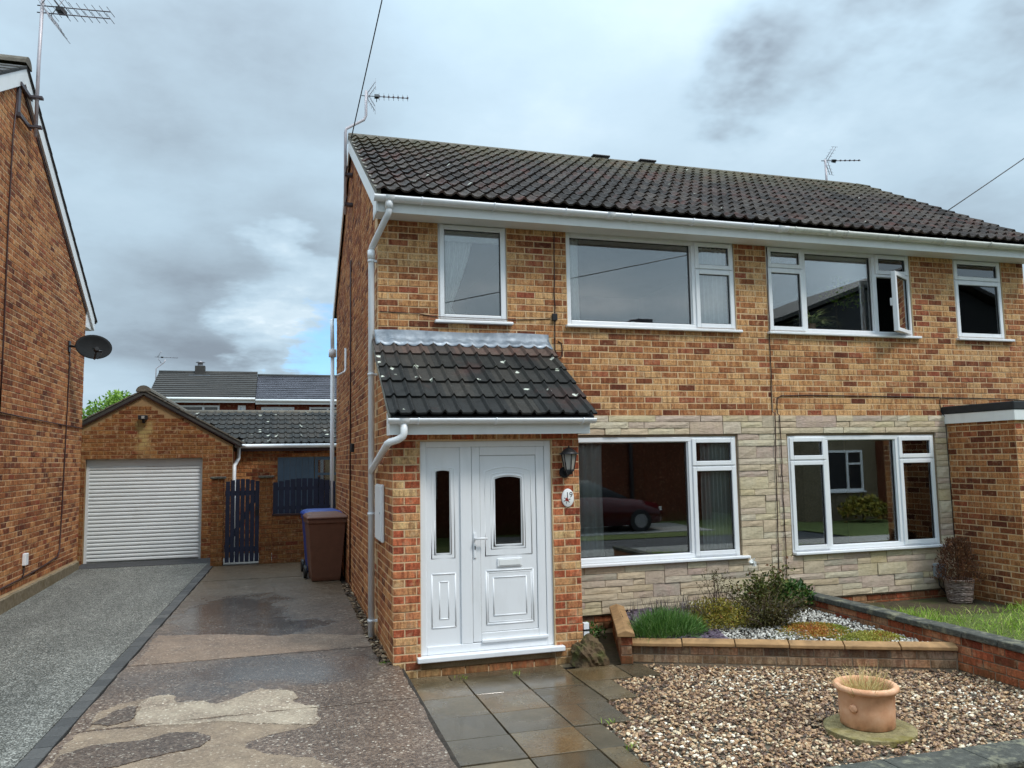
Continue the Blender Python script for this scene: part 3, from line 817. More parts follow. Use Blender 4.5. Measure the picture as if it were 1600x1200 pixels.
def curtain(x0, x1, z0, z1, y, mat, label, folds=6, amp=0.03, tie=None, group=None):
    nx, nz = folds*8, 14; V = []; F = []
    for j in range(nz+1):
        t = j/nz; z = z0 + (z1-z0)*t
        for i in range(nx+1):
            s_ = i/nx
            xx = x0 + (x1-x0)*s_
            if tie is not None:      # gathered towards one side below the top
                side, zt, k = tie
                g = max(0.0, 1 - abs(z - zt)/max(z1-zt, 0.01)) if z > zt else max(0.0, 1 - (zt-z)/(zt-z0+0.01)*0.35)
                g = g**1.3
                tgt = x0 if side < 0 else x1
                xx = xx + (tgt-xx)*g*k
            yy = y + amp*math.sin(s_*folds*2*math.pi + 0.6*math.sin(3*t)) + 0.006*math.sin(17*s_+5*t)
            V.append((xx, yy, z))
    for j in range(nz):
        for i in range(nx):
            a = j*(nx+1)+i; F.append((a, a+1, a+nx+2, a+nx+1))
    me = fast_mesh('curtain', np.array(V), quads=np.array(F), smooth=True, mats=(mat,))
    o = bpy.data.objects.new('curtain', me); COL.objects.link(o)
    sm = o.modifiers.new('thick', 'SOLIDIFY'); sm.thickness = 0.004
    return tag(o, label, 'curtain', group)

# ------------------------------------------------------------------ ground: one sheet, road, drives
PARTY = 4.90
END_X = 9.13
BACK = 6.3
def dz(y): return 0.075 + 0.013*y          # the drives rise gently towards the garage

g = MB(); g.add([(-600, -600, -0.16), (600, -600, -0.16), (600, 900, -0.16), (-600, 900, -0.16)], [(0, 1, 2, 3)])
g.build('ground', M['ground'], kind='structure')
g = MB(); g.add([(-300, -9.8, -0.125), (12.4, -9.8, -0.125), (12.4, -7.2, -0.125), (-300, -7.2, -0.125)], [(0, 1, 2, 3)])
g.build('road', M['asphalt'], kind='structure')
g = MB(); g.box(-120, 120, -7.2, -5.4, -0.15, -0.02); g.build('pavement', M['pave'], kind='structure')
g = MB(); g.box(3.5, 10.5, -13.6, -10.9, -0.15, -0.095); g.build('hardstanding', M['pave'], kind='structure')

def edge_x(y): return -2.3 + 0.0415*(y - 1.0)   # line between the two drives
# neighbour's resin drive
g = MB(); ys = [-5.4, -3, 0, 3, 6, 7.46]
vs = []
for y in ys: vs += [(-4.34, y, dz(y)), (edge_x(y)-0.135, y, dz(y))]
vs2 = [(x, y, z-0.1) for x, y, z in vs]; n = len(ys)
g.add(vs, [(2*i, 2*i+1, 2*i+3, 2*i+2) for i in range(n-1)])
g.add(vs + vs2, [(2*i+1, 2*n+2*i+1, 2*n+2*i+3, 2*i+3) for i in range(n-1)] + [(0, 1, 2*n+1, 2*n)])
# apron beyond the neighbouring gable, out of the drive's line
g.add([(-9, -5.4, dz(-5.4)-0.004), (-4.34, -5.4, dz(-5.4)-0.004), (-4.34, -1.2, dz(-1.2)-0.004), (-9, -1.2, dz(-1.2)-0.004)], [(0, 1, 2, 3)])
drive_l = g.build('driveway', M['resin'], kind='structure')
g = MB(); vs = []
for y in (6.78, 7.47): vs += [(-4.36, y, dz(y)+0.006), (-2.14, y, dz(y)+0.006)]
g.add(vs, [(0, 1, 3, 2)]); strip = g.build('threshold_strip', M['asphalt'], drive_l)
# block edging between the drives
kerb = MB().box(-2.62, -2.55, -5.42, -5.40, -0.1, 0.0).build('kerb', M['block'], kind='structure')
bm_ = MB(); bm_.box(-0.062, 0.062, -0.098, 0.098, -0.06, 0.0); bme = bm_.mesh('edging_block', M['block'])
yy = -5.3
while yy < 7.3:
    o = bpy.data.objects.new('edging_block', bme); x = edge_x(yy) - 0.066
    o.location = (x, yy, dz(yy)+0.004+random.uniform(-0.002, 0.003)); o.rotation_euler = (0.013, 0, -math.atan(0.0415)+random.uniform(-0.008, 0.008))
    link(o, kerb)
    b = o.modifiers.new('bevel', 'BEVEL'); b.width = 0.006; b.segments = 2
    yy += 0.203

# our concrete drive, cast in bays
drive = empty('driveway', (-1.2, 0, dz(0)), kind='structure')
def right_edge(y): return -0.10 if y > -1.05 else 0.055
bays = [(-5.4, -3.95), (-3.95, -2.11), (-2.11, -0.34), (-0.34, 2.4), (2.4, 4.6), (4.6, 6.25)]
for i, (a, b) in enumerate(bays):
    a2, b2 = a+0.008, b-0.008; g = MB(); N = 14
    ptsL = [(edge_x(a2+(b2-a2)*k/N)+0.012+random.uniform(-0.006, 0.012), a2+(b2-a2)*k/N) for k in range(N+1)]
    ptsR = []
    for k in range(N+1):
        y = a2+(b2-a2)*k/N; ptsR.append((right_edge(y)+random.uniform(-0.012, 0.008), y))
    lift = random.uniform(-0.003, 0.003)
    top = [(x, y, dz(y)+lift) for x, y in ptsL + ptsR[::-1]]; bot = [(x, y, z-0.12) for x, y, z in top]
    m_ = len(top)
    # a strip of quads keeps the sheet gently planar
    g.add(top + bot, [(k, m_-1-k, m_-2-k, k+1) for k in range(N)] + [((k+1) % m_, k, m_+k, m_+(k+1) % m_) for k in range(m_)])
    g.build('concrete_bay', M['drive'], drive)
def worn_patch(poly, lift, mat, jag=0.018, seed=1):
    """a thin worn or stained layer with a ragged outline lying on the slab"""
    rr = random.Random(seed); pts = [Vector((x, y)) for x, y in poly]
    for it in range(4):
        out = []
        for i, p in enumerate(pts):
            q = pts[(i+1) % len(pts)]; d = q-p; nrm = Vector((-d.y, d.x)); nrm = nrm.normalized() if nrm.length > 1e-6 else nrm
            out += [p, p.lerp(q, 0.5+rr.uniform(-.15, .15)) + nrm*rr.uniform(-1, 1)*min(jag, d.length*0.3)/(1.0+0.25*it)]
        pts = out
    n = len(pts); vs = [(p.x, p.y, dz(p.y)+lift) for p in pts] + [(p.x, p.y, dz(p.y)-0.006) for p in pts]
    b = MB(); b.add(vs, [tuple(range(n))] + [(i, n+i, n+(i+1) % n, (i+1) % n) for i in range(n)])
    return b.build('worn_patch', mat, drive)
worn_patch([(-2.33, -2.13), (-1.99, -2.15), (-1.36, -2.21), (-0.74, -2.5), (-0.96, -2.57), (-1.21, -2.71), (-1.21, -2.81), (-1.05, -2.96), (-0.79, -3.11), (-0.62, -3.4), (-1.2, -3.7), (-2.42, -3.6), (-2.41, -2.75), (-2.37, -2.43)], 0.004, M['drive_beige'], 0.02, 3)
worn_patch([(-2.30, -2.095), (-2.31, -1.7), (-2.2, -1.52), (-1.99, -1.43), (-1.9, -1.7), (-1.9, -2.095)], 0.0042, M['drive_beige'], 0.02, 4)
worn_patch([(-1.97, -2.098), (-2.02, -1.63), (-1.98, -1.41), (-1.81, -1.42), (-1.76, -1.63), (-1.56, -1.65), (-1.46, -1.77), (-1.28, -1.6), (-1.14, -1.45), (-0.9, -1.61), (-0.86, -1.84), (-0.88, -1.93), (-0.7, -2.098)], 0.007, M['drive_cream'], 0.025, 5)
worn_patch([(-1.95, -2.122), (-0.71, -2.122), (-0.70, -2.37), (-0.74, -2.49), (-1.06, -2.37), (-1.36, -2.21)], 0.007, M['drive_cream'], 0.02, 6)
worn_patch([(-2.29, -1.98), (-2.2, -1.73), (-2.11, -1.61), (-2.03, -1.65), (-2.03, -1.97), (-2.17, -2.06)], 0.010, M['drive_damp'], 0.015, 7)
worn_patch([(-2.36, -2.62), (-2.21, -2.45), (-2.04, -2.44), (-1.89, -2.44), (-1.72, -2.35), (-1.53, -2.4), (-1.44, -2.53), (-1.5, -2.7), (-1.79, -2.8), (-1.96, -2.89), (-2.37, -2.80)], 0.010, M['drive_damp'], 0.015, 8)
worn_patch([(-2.24, 0.95), (-1.53, 0.72), (-1.1, 0.5), (-0.65, 0.45), (-0.12, 0.2), (-0.12, -0.325), (-1.59, -0.325), (-2.30, -0.325)], 0.004, M['drive_pink'], 0.03, 9)
g = MB(); g.add([(-2.5, -5.4, dz(-5.4)-0.03), (0.1, -5.4, dz(-5.4)-0.03), (0.1, 6.25, dz(6.25)-0.03), (-2.1, 6.25, dz(6.25)-0.03)], [(0, 1, 2, 3)])
g.build('bedding', M['soil'], drive)
# yard behind the gate
g = MB(); g.box(-2.1, 0.4, 6.42, 8.1, 0.0, 0.16); g.build('yard', M['pave'], kind='structure')

# ------------------------------------------------------------------ house number nineteen
H1 = empty('house', (2.4, 0, 0), 'buff brick semi-detached house with white front door, tiled porch and stone cladding', 'house')
H2 = empty('house', (7.0, 0, 0), 'adjoining semi-detached house with open upstairs casement and flat-roofed brick porch', 'house')
bw1 = Brickwork(H1); bw2 = Brickwork(H2)
SLOPE = (6.80-4.72)/(3.2+0.38)
def roof_z(y): return 4.72 + (min(y, 6.4-y)+0.38)*SLOPE
W1 = (0.67, 1.468, 3.462, 4.575); W2 = (2.197, 4.441, 3.462, 4.575); G1 = (2.10, 4.338, 0.715, 2.145)
W3 = (4.905, 7.149, 3.462, 4.575); W4 = (7.882, 8.727, 3.462, 4.575); G2 = (5.076, 7.33, 0.715, 2.145)
PORCH_Y = -1.119; PORCH_X = 1.859
DOOR = (0.262, 1.568, 0.069, 2.093)
# walls (mortar face 7 mm behind the brick faces)
pl_front = lambda u, t, z: (u, t, z)
h1_holes = [W1, W2, G1]
fw1 = wall_slab(MB(), 0.0, PARTY-0.0, -0.1, 4.62, h1_holes, pl_front, 0.004, 0.26).build('front_wall', M['mortar'], H1)
fw2 = wall_slab(MB(), PARTY+0.0005, END_X, -0.1, 4.62, [W3, W4, G2], pl_front, 0.0041, 0.26).build('front_wall', M['mortar'], H2)
# gable wall of number nineteen incl. the porch cheek
sw1 = MB()
poly = [(0.0072, -0.1), (BACK, -0.1), (BACK, roof_z(BACK)-0.05), (3.2, roof_z(3.2)-0.06), (0.0072, roof_z(0.0)-0.05)]
sw1.prism(poly, 'x', 0.004, 0.26)
sw1 = sw1.build('side_wall', M['mortar'], H1)
ew = MB(); ew.prism(poly, 'x', END_X-0.26, END_X-0.002); ew.build('side_wall', M['mortar'], H2)
for (a, b, hh) in ((0.26, PARTY, H1), (PARTY, END_X-0.26, H2)):
    r_ = MB(); r_.box(a, b, BACK-0.25, BACK-0.002, -0.1, 4.6); r_.build('rear_wall', M['mortar'], hh)
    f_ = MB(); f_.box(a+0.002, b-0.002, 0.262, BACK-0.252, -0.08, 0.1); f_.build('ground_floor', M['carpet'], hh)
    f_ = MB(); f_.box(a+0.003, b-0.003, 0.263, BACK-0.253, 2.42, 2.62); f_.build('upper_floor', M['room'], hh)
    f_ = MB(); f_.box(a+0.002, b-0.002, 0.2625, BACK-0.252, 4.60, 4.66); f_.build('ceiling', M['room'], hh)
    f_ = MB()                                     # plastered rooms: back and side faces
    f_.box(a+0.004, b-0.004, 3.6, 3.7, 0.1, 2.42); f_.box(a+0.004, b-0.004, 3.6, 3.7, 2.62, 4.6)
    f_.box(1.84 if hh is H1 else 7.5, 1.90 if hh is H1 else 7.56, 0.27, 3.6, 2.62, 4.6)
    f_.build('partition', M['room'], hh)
pw = MB(); pw.box(PARTY-0.05, PARTY+0.05, 0.262, BACK-0.26, 0.1, 4.6); pw.build('party_wall', M['room'], H1)

# facade bricks above the cladding
porch_cover = (-0.02, 1.99, 2.3, 3.30)
fr = lay_bricks(0, PARTY, 2.40, 4.56, [W1, W2, porch_cover], seed=1)
bw1.wall(fw1, (0, 0, 0), (1, 0, 0), (0, -1, 0), fr, 'front')
fr = lay_bricks(PARTY, END_X, 2.40, 4.56, [W3, W4], seed=2, off=0.05)
bw2.wall(fw2, (0, 0, 0), (1, 0, 0), (0, -1, 0), fr, 'front')
# gable bricks: outward normal -X, u along +Y
def gable_top(u): return (roof_z(u)-0.03)
def cheek_top(u): return 2.30 + (u+1.36)*0.64 - 0.01
gb = lay_bricks(0.0, BACK, 0.0, 6.8, top=gable_top, seed=3, off=0.1)
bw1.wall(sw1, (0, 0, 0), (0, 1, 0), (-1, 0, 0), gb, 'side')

# porch walls
pwm = MB()
wall_slab(pwm, 0.004, PORCH_X-0.004, -0.1, 2.17, [(DOOR[0], DOOR[1], -0.02, DOOR[3])], lambda u, t, z: (u, t, z), PORCH_Y+0.004, PORCH_Y+0.12)
ck = [(PORCH_Y+0.1205, -0.1), (0.006, -0.1), (0.006, 3.13), (PORCH_Y+0.1205, cheek_top(PORCH_Y+0.12))]
pwm.prism(ck, 'x', 0.004, 0.12); pwm.prism(ck, 'x', PORCH_X-0.12, PORCH_X-0.004)
pwm.box(0.12, PORCH_X-0.12, PORCH_Y+0.12, 0.006, -0.05, 0.06)
pwall = pwm.build('porch_wall', M['mortar'], H1)
pb = lay_bricks(0.0, PORCH_X, -0.073, 2.16, [(DOOR[0], DOOR[1], 0.04, DOOR[3])], seed=4, off=0.0)
bw1.wall(pwall, (0, PORCH_Y, 0), (1, 0, 0), (0, -1, 0), pb, 'porch')
cb = lay_bricks(PORCH_Y, 0.0, -0.073, 3.2, top=cheek_top, seed=5, off=0.1025)
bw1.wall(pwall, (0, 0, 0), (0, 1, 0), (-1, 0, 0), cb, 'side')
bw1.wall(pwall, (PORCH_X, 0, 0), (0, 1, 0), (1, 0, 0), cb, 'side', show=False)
bw1.finish()

# flat-roofed porch of the adjoining house
EX = 7.545; EY = -1.06
ex = MB(); ex.box(EX+0.004, END_X+0.3, EY+0.004, EY+0.12, -0.1, 2.36); ex.box(EX+0.004, EX+0.12, EY+0.12, 0.006, -0.1, 2.36)
ex.box(EX+0.12, END_X+0.3, EY+0.12, 0.006, 2.2, 2.36)
exw = ex.build('porch_wall', M['mortar'], H2)
cb = lay_bricks(EY, 0.0, 0.0, 2.30, seed=6, off=0.1025)
bw2.wall(exw, (EX, 0, 0), (0, 1, 0), (-1, 0, 0), cb, 'side')
cb = lay_bricks(EX, END_X+0.3, 0.0, 2.30, seed=7)
bw2.wall(exw, (0, EY, 0), (1, 0, 0), (0, -1, 0), cb, 'front')
bw2.finish()
f_ = MB(); f_.box(EX-0.03, EX-0.008, EY-0.03, -0.002, 2.285, 2.412); f_.box(EX-0.008, END_X+0.33, EY-0.03, EY-0.008, 2.285, 2.412)
f_.build('porch_fascia', M['fascia'], H2, bevel=0.003)
f_ = MB(); f_.box(EX-0.04, END_X+0.34, EY-0.04, -0.001, 2.4125, 2.515); f_.build('flat_roof', M['felt'], H2, bevel=0.012)

# ------------------------------------------------------------------ stone cladding
def lay_stones(x0, x1, z0, z1, holes, seed):
    rr = random.Random(seed); cu, cz = 0.05, 0.075
    nx = int(round((x1-x0)/cu)); nz = int(round((z1-z0)/cz))
    occ = np.zeros((nz, nx), bool)
    for j in range(nz):
        for i in range(nx):
            x = x0+(i+.5)*cu; z = z1-(j+.5)*cz
            if any(h[0]-0.02 < x < h[1]+0.02 and h[2]-0.045 < z < h[3]+0.02 for h in holes): occ[j, i] = True
    out = []
    for j in range(nz):
        i = 0
        while i < nx:
            if occ[j, i]: i += 1; continue
            run = 0
            while i+run < nx and not occ[j, i+run]: run += 1
            w = min(run, rr.choice([4, 5, 6, 7, 8, 9, 10, 12]))
            if 0 < run-w < 3: w = run if run <= 12 else w-2
            h = 1
            if rr.random() < 0.20 and j+1 < nz and not occ[j+1, i:i+w].any(): h = 2
            occ[j:j+h, i:i+w] = True
            out.append((x0+i*cu, x0+(i+w)*cu, z1-(j+h)*cz, z1-j*cz)); i += w
    return out
_SM = {}
def stone_mesh(w, h, var):
    k = (round(w, 3), round(h, 3), var)
    if k in _SM: return _SM[k]
    rr = random.Random(hash(k) & 0xffff); nx = max(2, int(w/0.09)); V = []; F = []
    for j in range(3):
        for i in range(nx+1):
            ed = (i in (0, nx)) or j in (0, 2)
            V.append((w*i/nx + (rr.uniform(-.004, .004) if not ed else 0), (0.001 if ed else -0.004) + rr.uniform(-0.0025, 0.0025), h*j/2 + (rr.uniform(-.002, .002) if i not in (0, nx) else 0)))
    nb = len(V)
    for j in (0, 2):
        for i in (0, nx): V.append((w*i/nx, 0.03, h*j/2))
    s_ = nx+1
    for j in range(2):
        for i in range(nx): F.append((j*s_+i, j*s_+i+1, (j+1)*s_+i+1, (j+1)*s_+i))
    me = bpy.data.meshes.new('cladding_stone')
    F2 = [tuple(range(s_))[::-1] + (nb, nb+1), tuple(range(2*s_, 3*s_)) + (nb+3, nb+2), (0, s_, 2*s_, nb+2, nb), (s_-1, nb+1, nb+3, 3*s_-1, 2*s_-1)]
    me.from_pydata(V, [], F + F2); me.materials.append(M['stone']); me.update(); _SM[k] = me
    return me
def clad(house, x0, x1, holes, seed, name='stone_cladding', zb=0.10):
    bk = wall_slab(MB(), x0, x1, zb+0.03, 2.398, holes, lambda u, t, z: (u, t, z), -0.012, 0.0065).build(name, M['mortar_dark'], house)
    for n_, (a, b, c, d) in enumerate(lay_stones(x0, x1, zb+0.05, 2.40, holes, seed)):
        o = bpy.data.objects.new('stone', stone_mesh(b-a-0.007, d-c-0.006, n_ % 4)); o.location = (a+0.0035, -0.040+random.uniform(-0.006, 0.006), c+0.003)
        link(o, bk)
    return bk
clad(H1, PORCH_X, PARTY, [G1], 21)
clad(H2, PARTY, EX-0.0, [G2], 22)
# brick footing courses below the cladding
for (hh, part, a, b, sd) in ((H1, fw1, PORCH_X, PARTY, 8), (H2, fw2, PARTY, EX, 9)):
    for (uc, zc, L, Hh) in lay_bricks(a, b, -0.02, 0.14, seed=sd):
        o = bpy.data.objects.new('brick', brick_mesh(L, Hh, 0.03, BR['red', 'obj']))
        mm = Matrix.Identity(4); mm[0][0] = 1; mm[1][1] = -1; mm[0][3] = uc; mm[1][3] = 0.022; mm[2][3] = zc
        o.matrix_basis = Matrix.Translation((uc, 0.022, zc)) @ Matrix.Rotation(math.pi, 4, 'Z'); link(o, part)

# ------------------------------------------------------------------ main roof
dirv = Vector((0, 3.58, 3.58*SLOPE)).normalized()
slope_len = math.hypot(3.58, 3.58*SLOPE)
NC = 14; gauge = (slope_len-0.06)/NC
for (hh, xa, xb, lab) in ((H1, -0.06, PARTY-0.02, ''), (H2, PARTY-0.019, END_X+0.05, '')):
    rf = MB(); e = Vector((0, -0.38, 4.70)); nrm = Vector((1, 0, 0)).cross(dirv)
    poly = [(-0.36, 4.722), (3.2, 4.722+3.56*SLOPE), (6.76, 4.722), (6.76, 4.66), (3.2, 4.66+3.56*SLOPE), (-0.36, 4.66)]
    rf.prism(poly, 'x', xa+0.012, xb-0.001)
    rf = rf.build('roof', M['felt'], hh)
    cols = int(round((xb-xa)/0.30)); w = (xb-xa)/cols
    lay_tiles(rf, xa, cols, -0.40, 4.715, dirv, NC, gauge, M['tile'], w=round(w, 4), prof=(0.036, 0.36, 0.020, 0.030))
    # ridge tiles
    nrt = int(round((xb-xa)/0.45)); L = (xb-xa)/nrt
    for k in range(nrt):
        if hh is H2 and k == nrt-1: L2 = L-0.22
        else: L2 = L
        b = MB(); x = xa + k*L; N = 8
        vs = []
        for xx in (x+0.004, x+L2-0.004):
            for q in (0.150, 0.125):
                for i in range(N+1):
                    th = math.pi*0.06 + math.pi*0.88*i/N; vs.append((xx, 3.2+q*math.cos(th), 6.728+q*0.84*math.sin(th)))
        n = N+1
        b.add(vs, [(i, i+1, 2*n+i+1, 2*n+i) for i in range(N)] + [(n+i, 3*n+i, 3*n+i+1, n+i+1) for i in range(N)] + [(i, n+i, n+i+1, i+1) for i in range(N)] + [(2*n+i, 2*n+i+1, 3*n+i+1, 3*n+i) for i in range(N)], False)
        b.build('ridge_tile', M['ridge'], rf)
# two ridge vents by the party line
for (x, hh) in ((4.02, H1), (4.86, H1)):
    b = MB(); b.box(x-0.13, x+0.13, 3.08, 3.32, 6.72, 6.835); b.build('ridge_vent', M['ridge'], hh, bevel=0.01)
    b = MB(); b.box(x-0.15, x+0.15, 3.06, 3.34, 6.836, 6.868); b.build('vent_cap', M['black'], hh, bevel=0.01)
# rear slope tiles are out of sight: the roof body carries them as plain felt slabs

# eaves: fascia, soffit, gutters
for (hh, xa, xb) in ((H1, -0.05, PARTY), (H2, PARTY+0.001, END_X+0.06)):
    b = MB(); b.box(xa, xb, -0.318, -0.296, 4.545, 4.70); b.build('fascia', M['fascia'], hh, bevel=0.002)
    b = MB(); b.box(xa, xb, -0.2955, -0.001, 4.562, 4.574); b.build('soffit', M['fascia'], hh)
gutter('gutter', -0.085, PARTY+0.06, -0.378, 4.697, 0.058, M['upvc'], H1, brackets=[0.42, 1.22, 2.05, 2.85, 3.65, 4.45], joints=[0.08, 2.6, PARTY-0.05])
gutter('gutter', PARTY+0.061, END_X+0.1, -0.378, 4.695, 0.058, M['upvc_dirty'], H2, brackets=[5.05, 5.82, 6.6, 7.35, 8.1, 8.85], joints=[5.6])
# barge board, box end and bedded verge at the gable of number nineteen
def barge(hh, x, y0, z0, y1, z1, t, depth, mat, name='bargeboard'):
    b = MB(); b.prism([(y0, z0), (y1, z1), (y1, z1-depth), (y0, z0-depth)], 'x', x, x+t); return b.build(name, mat, hh, bevel=0.002)
barge(H1, -0.052, -0.30, roof_z(-0.30)-0.03, 3.2, roof_z(3.2)-0.03, 0.02, 0.20, M['fascia'])
barge(H1, -0.052, 3.2005, roof_z(3.2)-0.03, 6.7, roof_z(6.7)-0.03, 0.02, 0.20, M['fascia'])
barge(H1, -0.060, -0.37, roof_z(-0.37)+0.045, 3.2, roof_z(3.2)+0.045, 0.05, 0.07, M['cement'], 'verge_bedding')
barge(H2, END_X+0.03, -0.30, roof_z(-0.30)-0.03, 3.2, roof_z(3.2)-0.03, 0.02, 0.18, M['fascia'])
b = MB(); b.prism([(-0.34, 4.545), (-0.001, 4.545), (-0.001, 4.78), (-0.295, 4.66), (-0.34, 4.66)], 'x', -0.050, -0.033); b.build('box_end', M['fascia'], H1)
# main downpipe with swan neck
b = MB(); px, py = -0.062, 0.055
b.tube([(0.075, -0.378, 4.66), (0.075, -0.378, 4.56), (0.072, -0.376, 4.53), (0.055, -0.35, 4.49), (-0.035, -0.02, 4.30), (-0.056, 0.04, 4.25), (px, py, 4.20), (px, py, 0.02)], 0.034, 14)
dp = b.build('downpipe', M['upvc_pipe'], H1)
b = MB(); b.tube([(0.075, -0.378, 4.67), (0.075, -0.378, 4.565)], 0.042, 14); b.tube([(px, py, 4.22), (px, py, 4.12)], 0.041, 14); b.build('pipe_socket', M['upvc'], dp)
pipe_clips(dp, [(px, py, 4.10), (px, py, 2.85), (px, py, 1.36), (px, py, 0.25)], 0.034, M['upvc_pipe'])

# rear downpipe, vent and brown soil cable on the gable
b = MB(); b.tube([(-0.07, 6.36, 3.95), (-0.07, 6.36, 0.05)], 0.036, 12); b.tube([(-0.07, 6.36, 4.0), (-0.07, 6.36, 3.86)], 0.07, 12); rp = b.build('downpipe', M['upvc_pipe'], H1)
b = MB(); b.tube([(-0.07, 6.62, 4.60), (-0.07, 6.5, 4.45), (-0.07, 6.36, 4.0)], 0.036, 12); b.build('swan_neck', M['upvc_pipe'], rp)
b = MB(); b.tube([(-0.028, 3.9, 3.68), (-0.028, 3.9, 3.35), (-0.05, 3.85, 3.30), (-0.16, 3.8, 3.24)], 0.017, 10); b.build('overflow_pipe', M['upvc_pipe'], H1)
b = MB(); b.tube([(-0.014, 3.2, 4.9), (-0.014, 3.2, 3.0), (-0.014, 3.19, 0.2)], 0.011, 8); b.build('cable_run', M['cable_red'], H1)
b = MB(); b.box(-0.045, -0.004, 2.70, 2.82, 2.05, 2.17); b.build('junction_box', M['black'], H1, bevel=0.006)

# ------------------------------------------------------------------ porch roof
pd = Vector((0, 1.36, 0.87)).normalized(); PN = 5; pl_len = math.hypot(1.36, 0.87)
b = MB(); b.prism([(-1.34, 2.315), (-0.001, 3.172), (-0.001, 3.10), (-1.30, 2.27)], 'x', -0.045, 1.945); prf = b.build('porch_roof', M['felt'], H1)
lay_tiles(prf, -0.06, 7, -1.385, 2.308, pd, PN, (pl_len+0.0)/PN, M['tile_porch'], w=round(2.01/7, 4), top_mat=M['tile_top'], prof=(0.032, 0.21, 0.020, 0.028))
barge(H1, -0.062, -1.36, 2.318, -0.002, 3.20, 0.018, 0.05, M['cement'], 'verge_strip')
# lead flashing dressed over the rolls
N = 66; V = []; F = []
for i in range(N+1):
    x = -0.035 + 1.99*i/N
    s_ = ((x+0.06)/(2.01/14)) % 1.0
    rz = 0.030*(0.5+0.5*math.cos(math.pi*min(1, abs(s_-0.5)/0.32)))
    wob = 0.012*math.sin(7*x)+0.008*math.sin(19*x+1)
    V += [(x, -0.006, 3.335+0.006*math.sin(5*x)), (x, -0.012, 3.258), (x, -0.08, 3.205+rz*0.9), (x, -0.145-wob*0.7, 3.150+rz-wob*0.5)]
for i in range(N):
    for k in range(3): F.append((4*i+k, 4*i+k+1, 4*i+k+5, 4*i+k+4))
me = fast_mesh('flashing', np.array(V), quads=np.array(F), smooth=True, mats=(M['lead'],)); o = bpy.data.objects.new('flashing', me); link(o, H1)
sm = o.modifiers.new('t', 'SOLIDIFY'); sm.thickness = 0.004
# fascia, soffit, gutter
b = MB(); b.box(-0.052, 1.905, -1.318, -1.298, 2.150, 2.29); b.box(-0.052, -0.034, -1.297, PORCH_Y-0.0005, 2.15, 2.36); b.box(1.887, 1.905, -1.297, PORCH_Y-0.0005, 2.15, 2.36); b.box(1.865, 1.883, PORCH_Y, -0.05, 2.15, 2.20)
b.build('porch_fascia', M['fascia'], H1, bevel=0.002)
b = MB(); b.box(-0.033, 1.886, -1.297, PORCH_Y-0.001, 2.165, 2.175); b.build('porch_soffit', M['fascia'], H1)
pg = gutter('porch_gutter', -0.075, 1.935, -1.378, 2.296, 0.05, M['upvc'], H1, brackets=[0.20, 0.93, 1.80], joints=[0.07])
b = MB(); b.tube([(0.07, -1.378, 2.26), (0.07, -1.378, 2.16), (0.062, -1.374, 2.135), (0.02, -1.35, 2.105), (-0.045, -1.30, 2.085), (-0.062, -1.26, 2.07), (-0.063, -0.02, 1.83), (-0.062, 0.05, 1.80)], 0.034, 14)
b.build('porch_downpipe', M['upvc'], H1)

# ------------------------------------------------------------------ windows of both houses
def L_(a, b, c, d, **k): return dict(r=(a, b, c, d), **k)
f = 0.05
x0, x1, z0, z1 = W1
window(H1, x0, x1, z0, z1, [L_(x0+.02, x1-.02, z0+.02, z1-.02, sash=True)], sill_ext=(0.045, 0.055))
x0, x1, z0, z1 = W2; mx = 3.882; tz = 4.216
window(H1, x0, x1, z0, z1, [L_(x0+f, mx-.033, z0+f, z1-f), L_(mx+.012, x1-.022, tz+.008, z1-.022, sash=True), L_(mx+.012, x1-.022, z0+.022, tz-.008, sash=True)], mull=[mx], trans=[(mx+.033, x1-f, tz)])
x0, x1, z0, z1 = G1; mx = 3.725; tz = 1.793
window(H1, x0, x1, z0, z1, [L_(x0+f, mx-.033, z0+f, z1-f), L_(mx+.012, x1-.022, tz+.008, z1-.022, sash=True), L_(mx+.012, x1-.022, z0+.022, tz-.008, sash=True)], y=-0.035, mull=[mx], trans=[(mx+.033, x1-f, tz)], sill_ext=(0.0, 0.10))
x0, x1, z0, z1 = W3; m1, m2, ta, tb = 5.468, 6.576, 4.288, 4.284
window(H2, x0, x1, z0, z1, [L_(x0+.022, m1-.012, ta+.008, z1-.022, sash=True), L_(x0+.022, m1-.012, z0+.022, ta-.008, sash=True), L_(m1+.033, m2-.033, z0+f, z1-f),
    L_(m2+.012, x1-.022, tb+.008, z1-.022, sash=True), L_(m2+.012, x1-.022, z0+.022, tb-.008, sash=True, open=R(30))], mull=[m1, m2], trans=[(x0+f, m1-.033, ta), (m2+.033, x1-f, tb)], sill_ext=(0.03, 0.08))
x0, x1, z0, z1 = W4; ta = 4.272
window(H2, x0, x1, z0, z1, [L_(x0+.022, x1-.022, ta+.008, z1-.022, sash=True), L_(x0+.022, x1-.022, z0+.022, ta-.008, sash=True)], trans=[(x0+f, x1-f, ta)], sill_ext=(0.03, 0.10))
x0, x1, z0, z1 = G2; m1, m2, ta = 5.64, 6.744, 1.839
window(H2, x0, x1, z0, z1, [L_(x0+.022, m1-.012, ta+.008, z1-.022, sash=True), L_(x0+.022, m1-.012, z0+.022, ta-.008, sash=True), L_(m1+.033, m2-.033, z0+f, z1-f),
    L_(m2+.012, x1-.022, ta+.008, z1-.022, sash=True), L_(m2+.012, x1-.022, z0+.022, ta-.008, sash=True)], y=-0.035, mull=[m1, m2], trans=[(x0+f, m1-.033, ta), (m2+.033, x1-f, ta)], sill_ext=(0.0, 0.10))

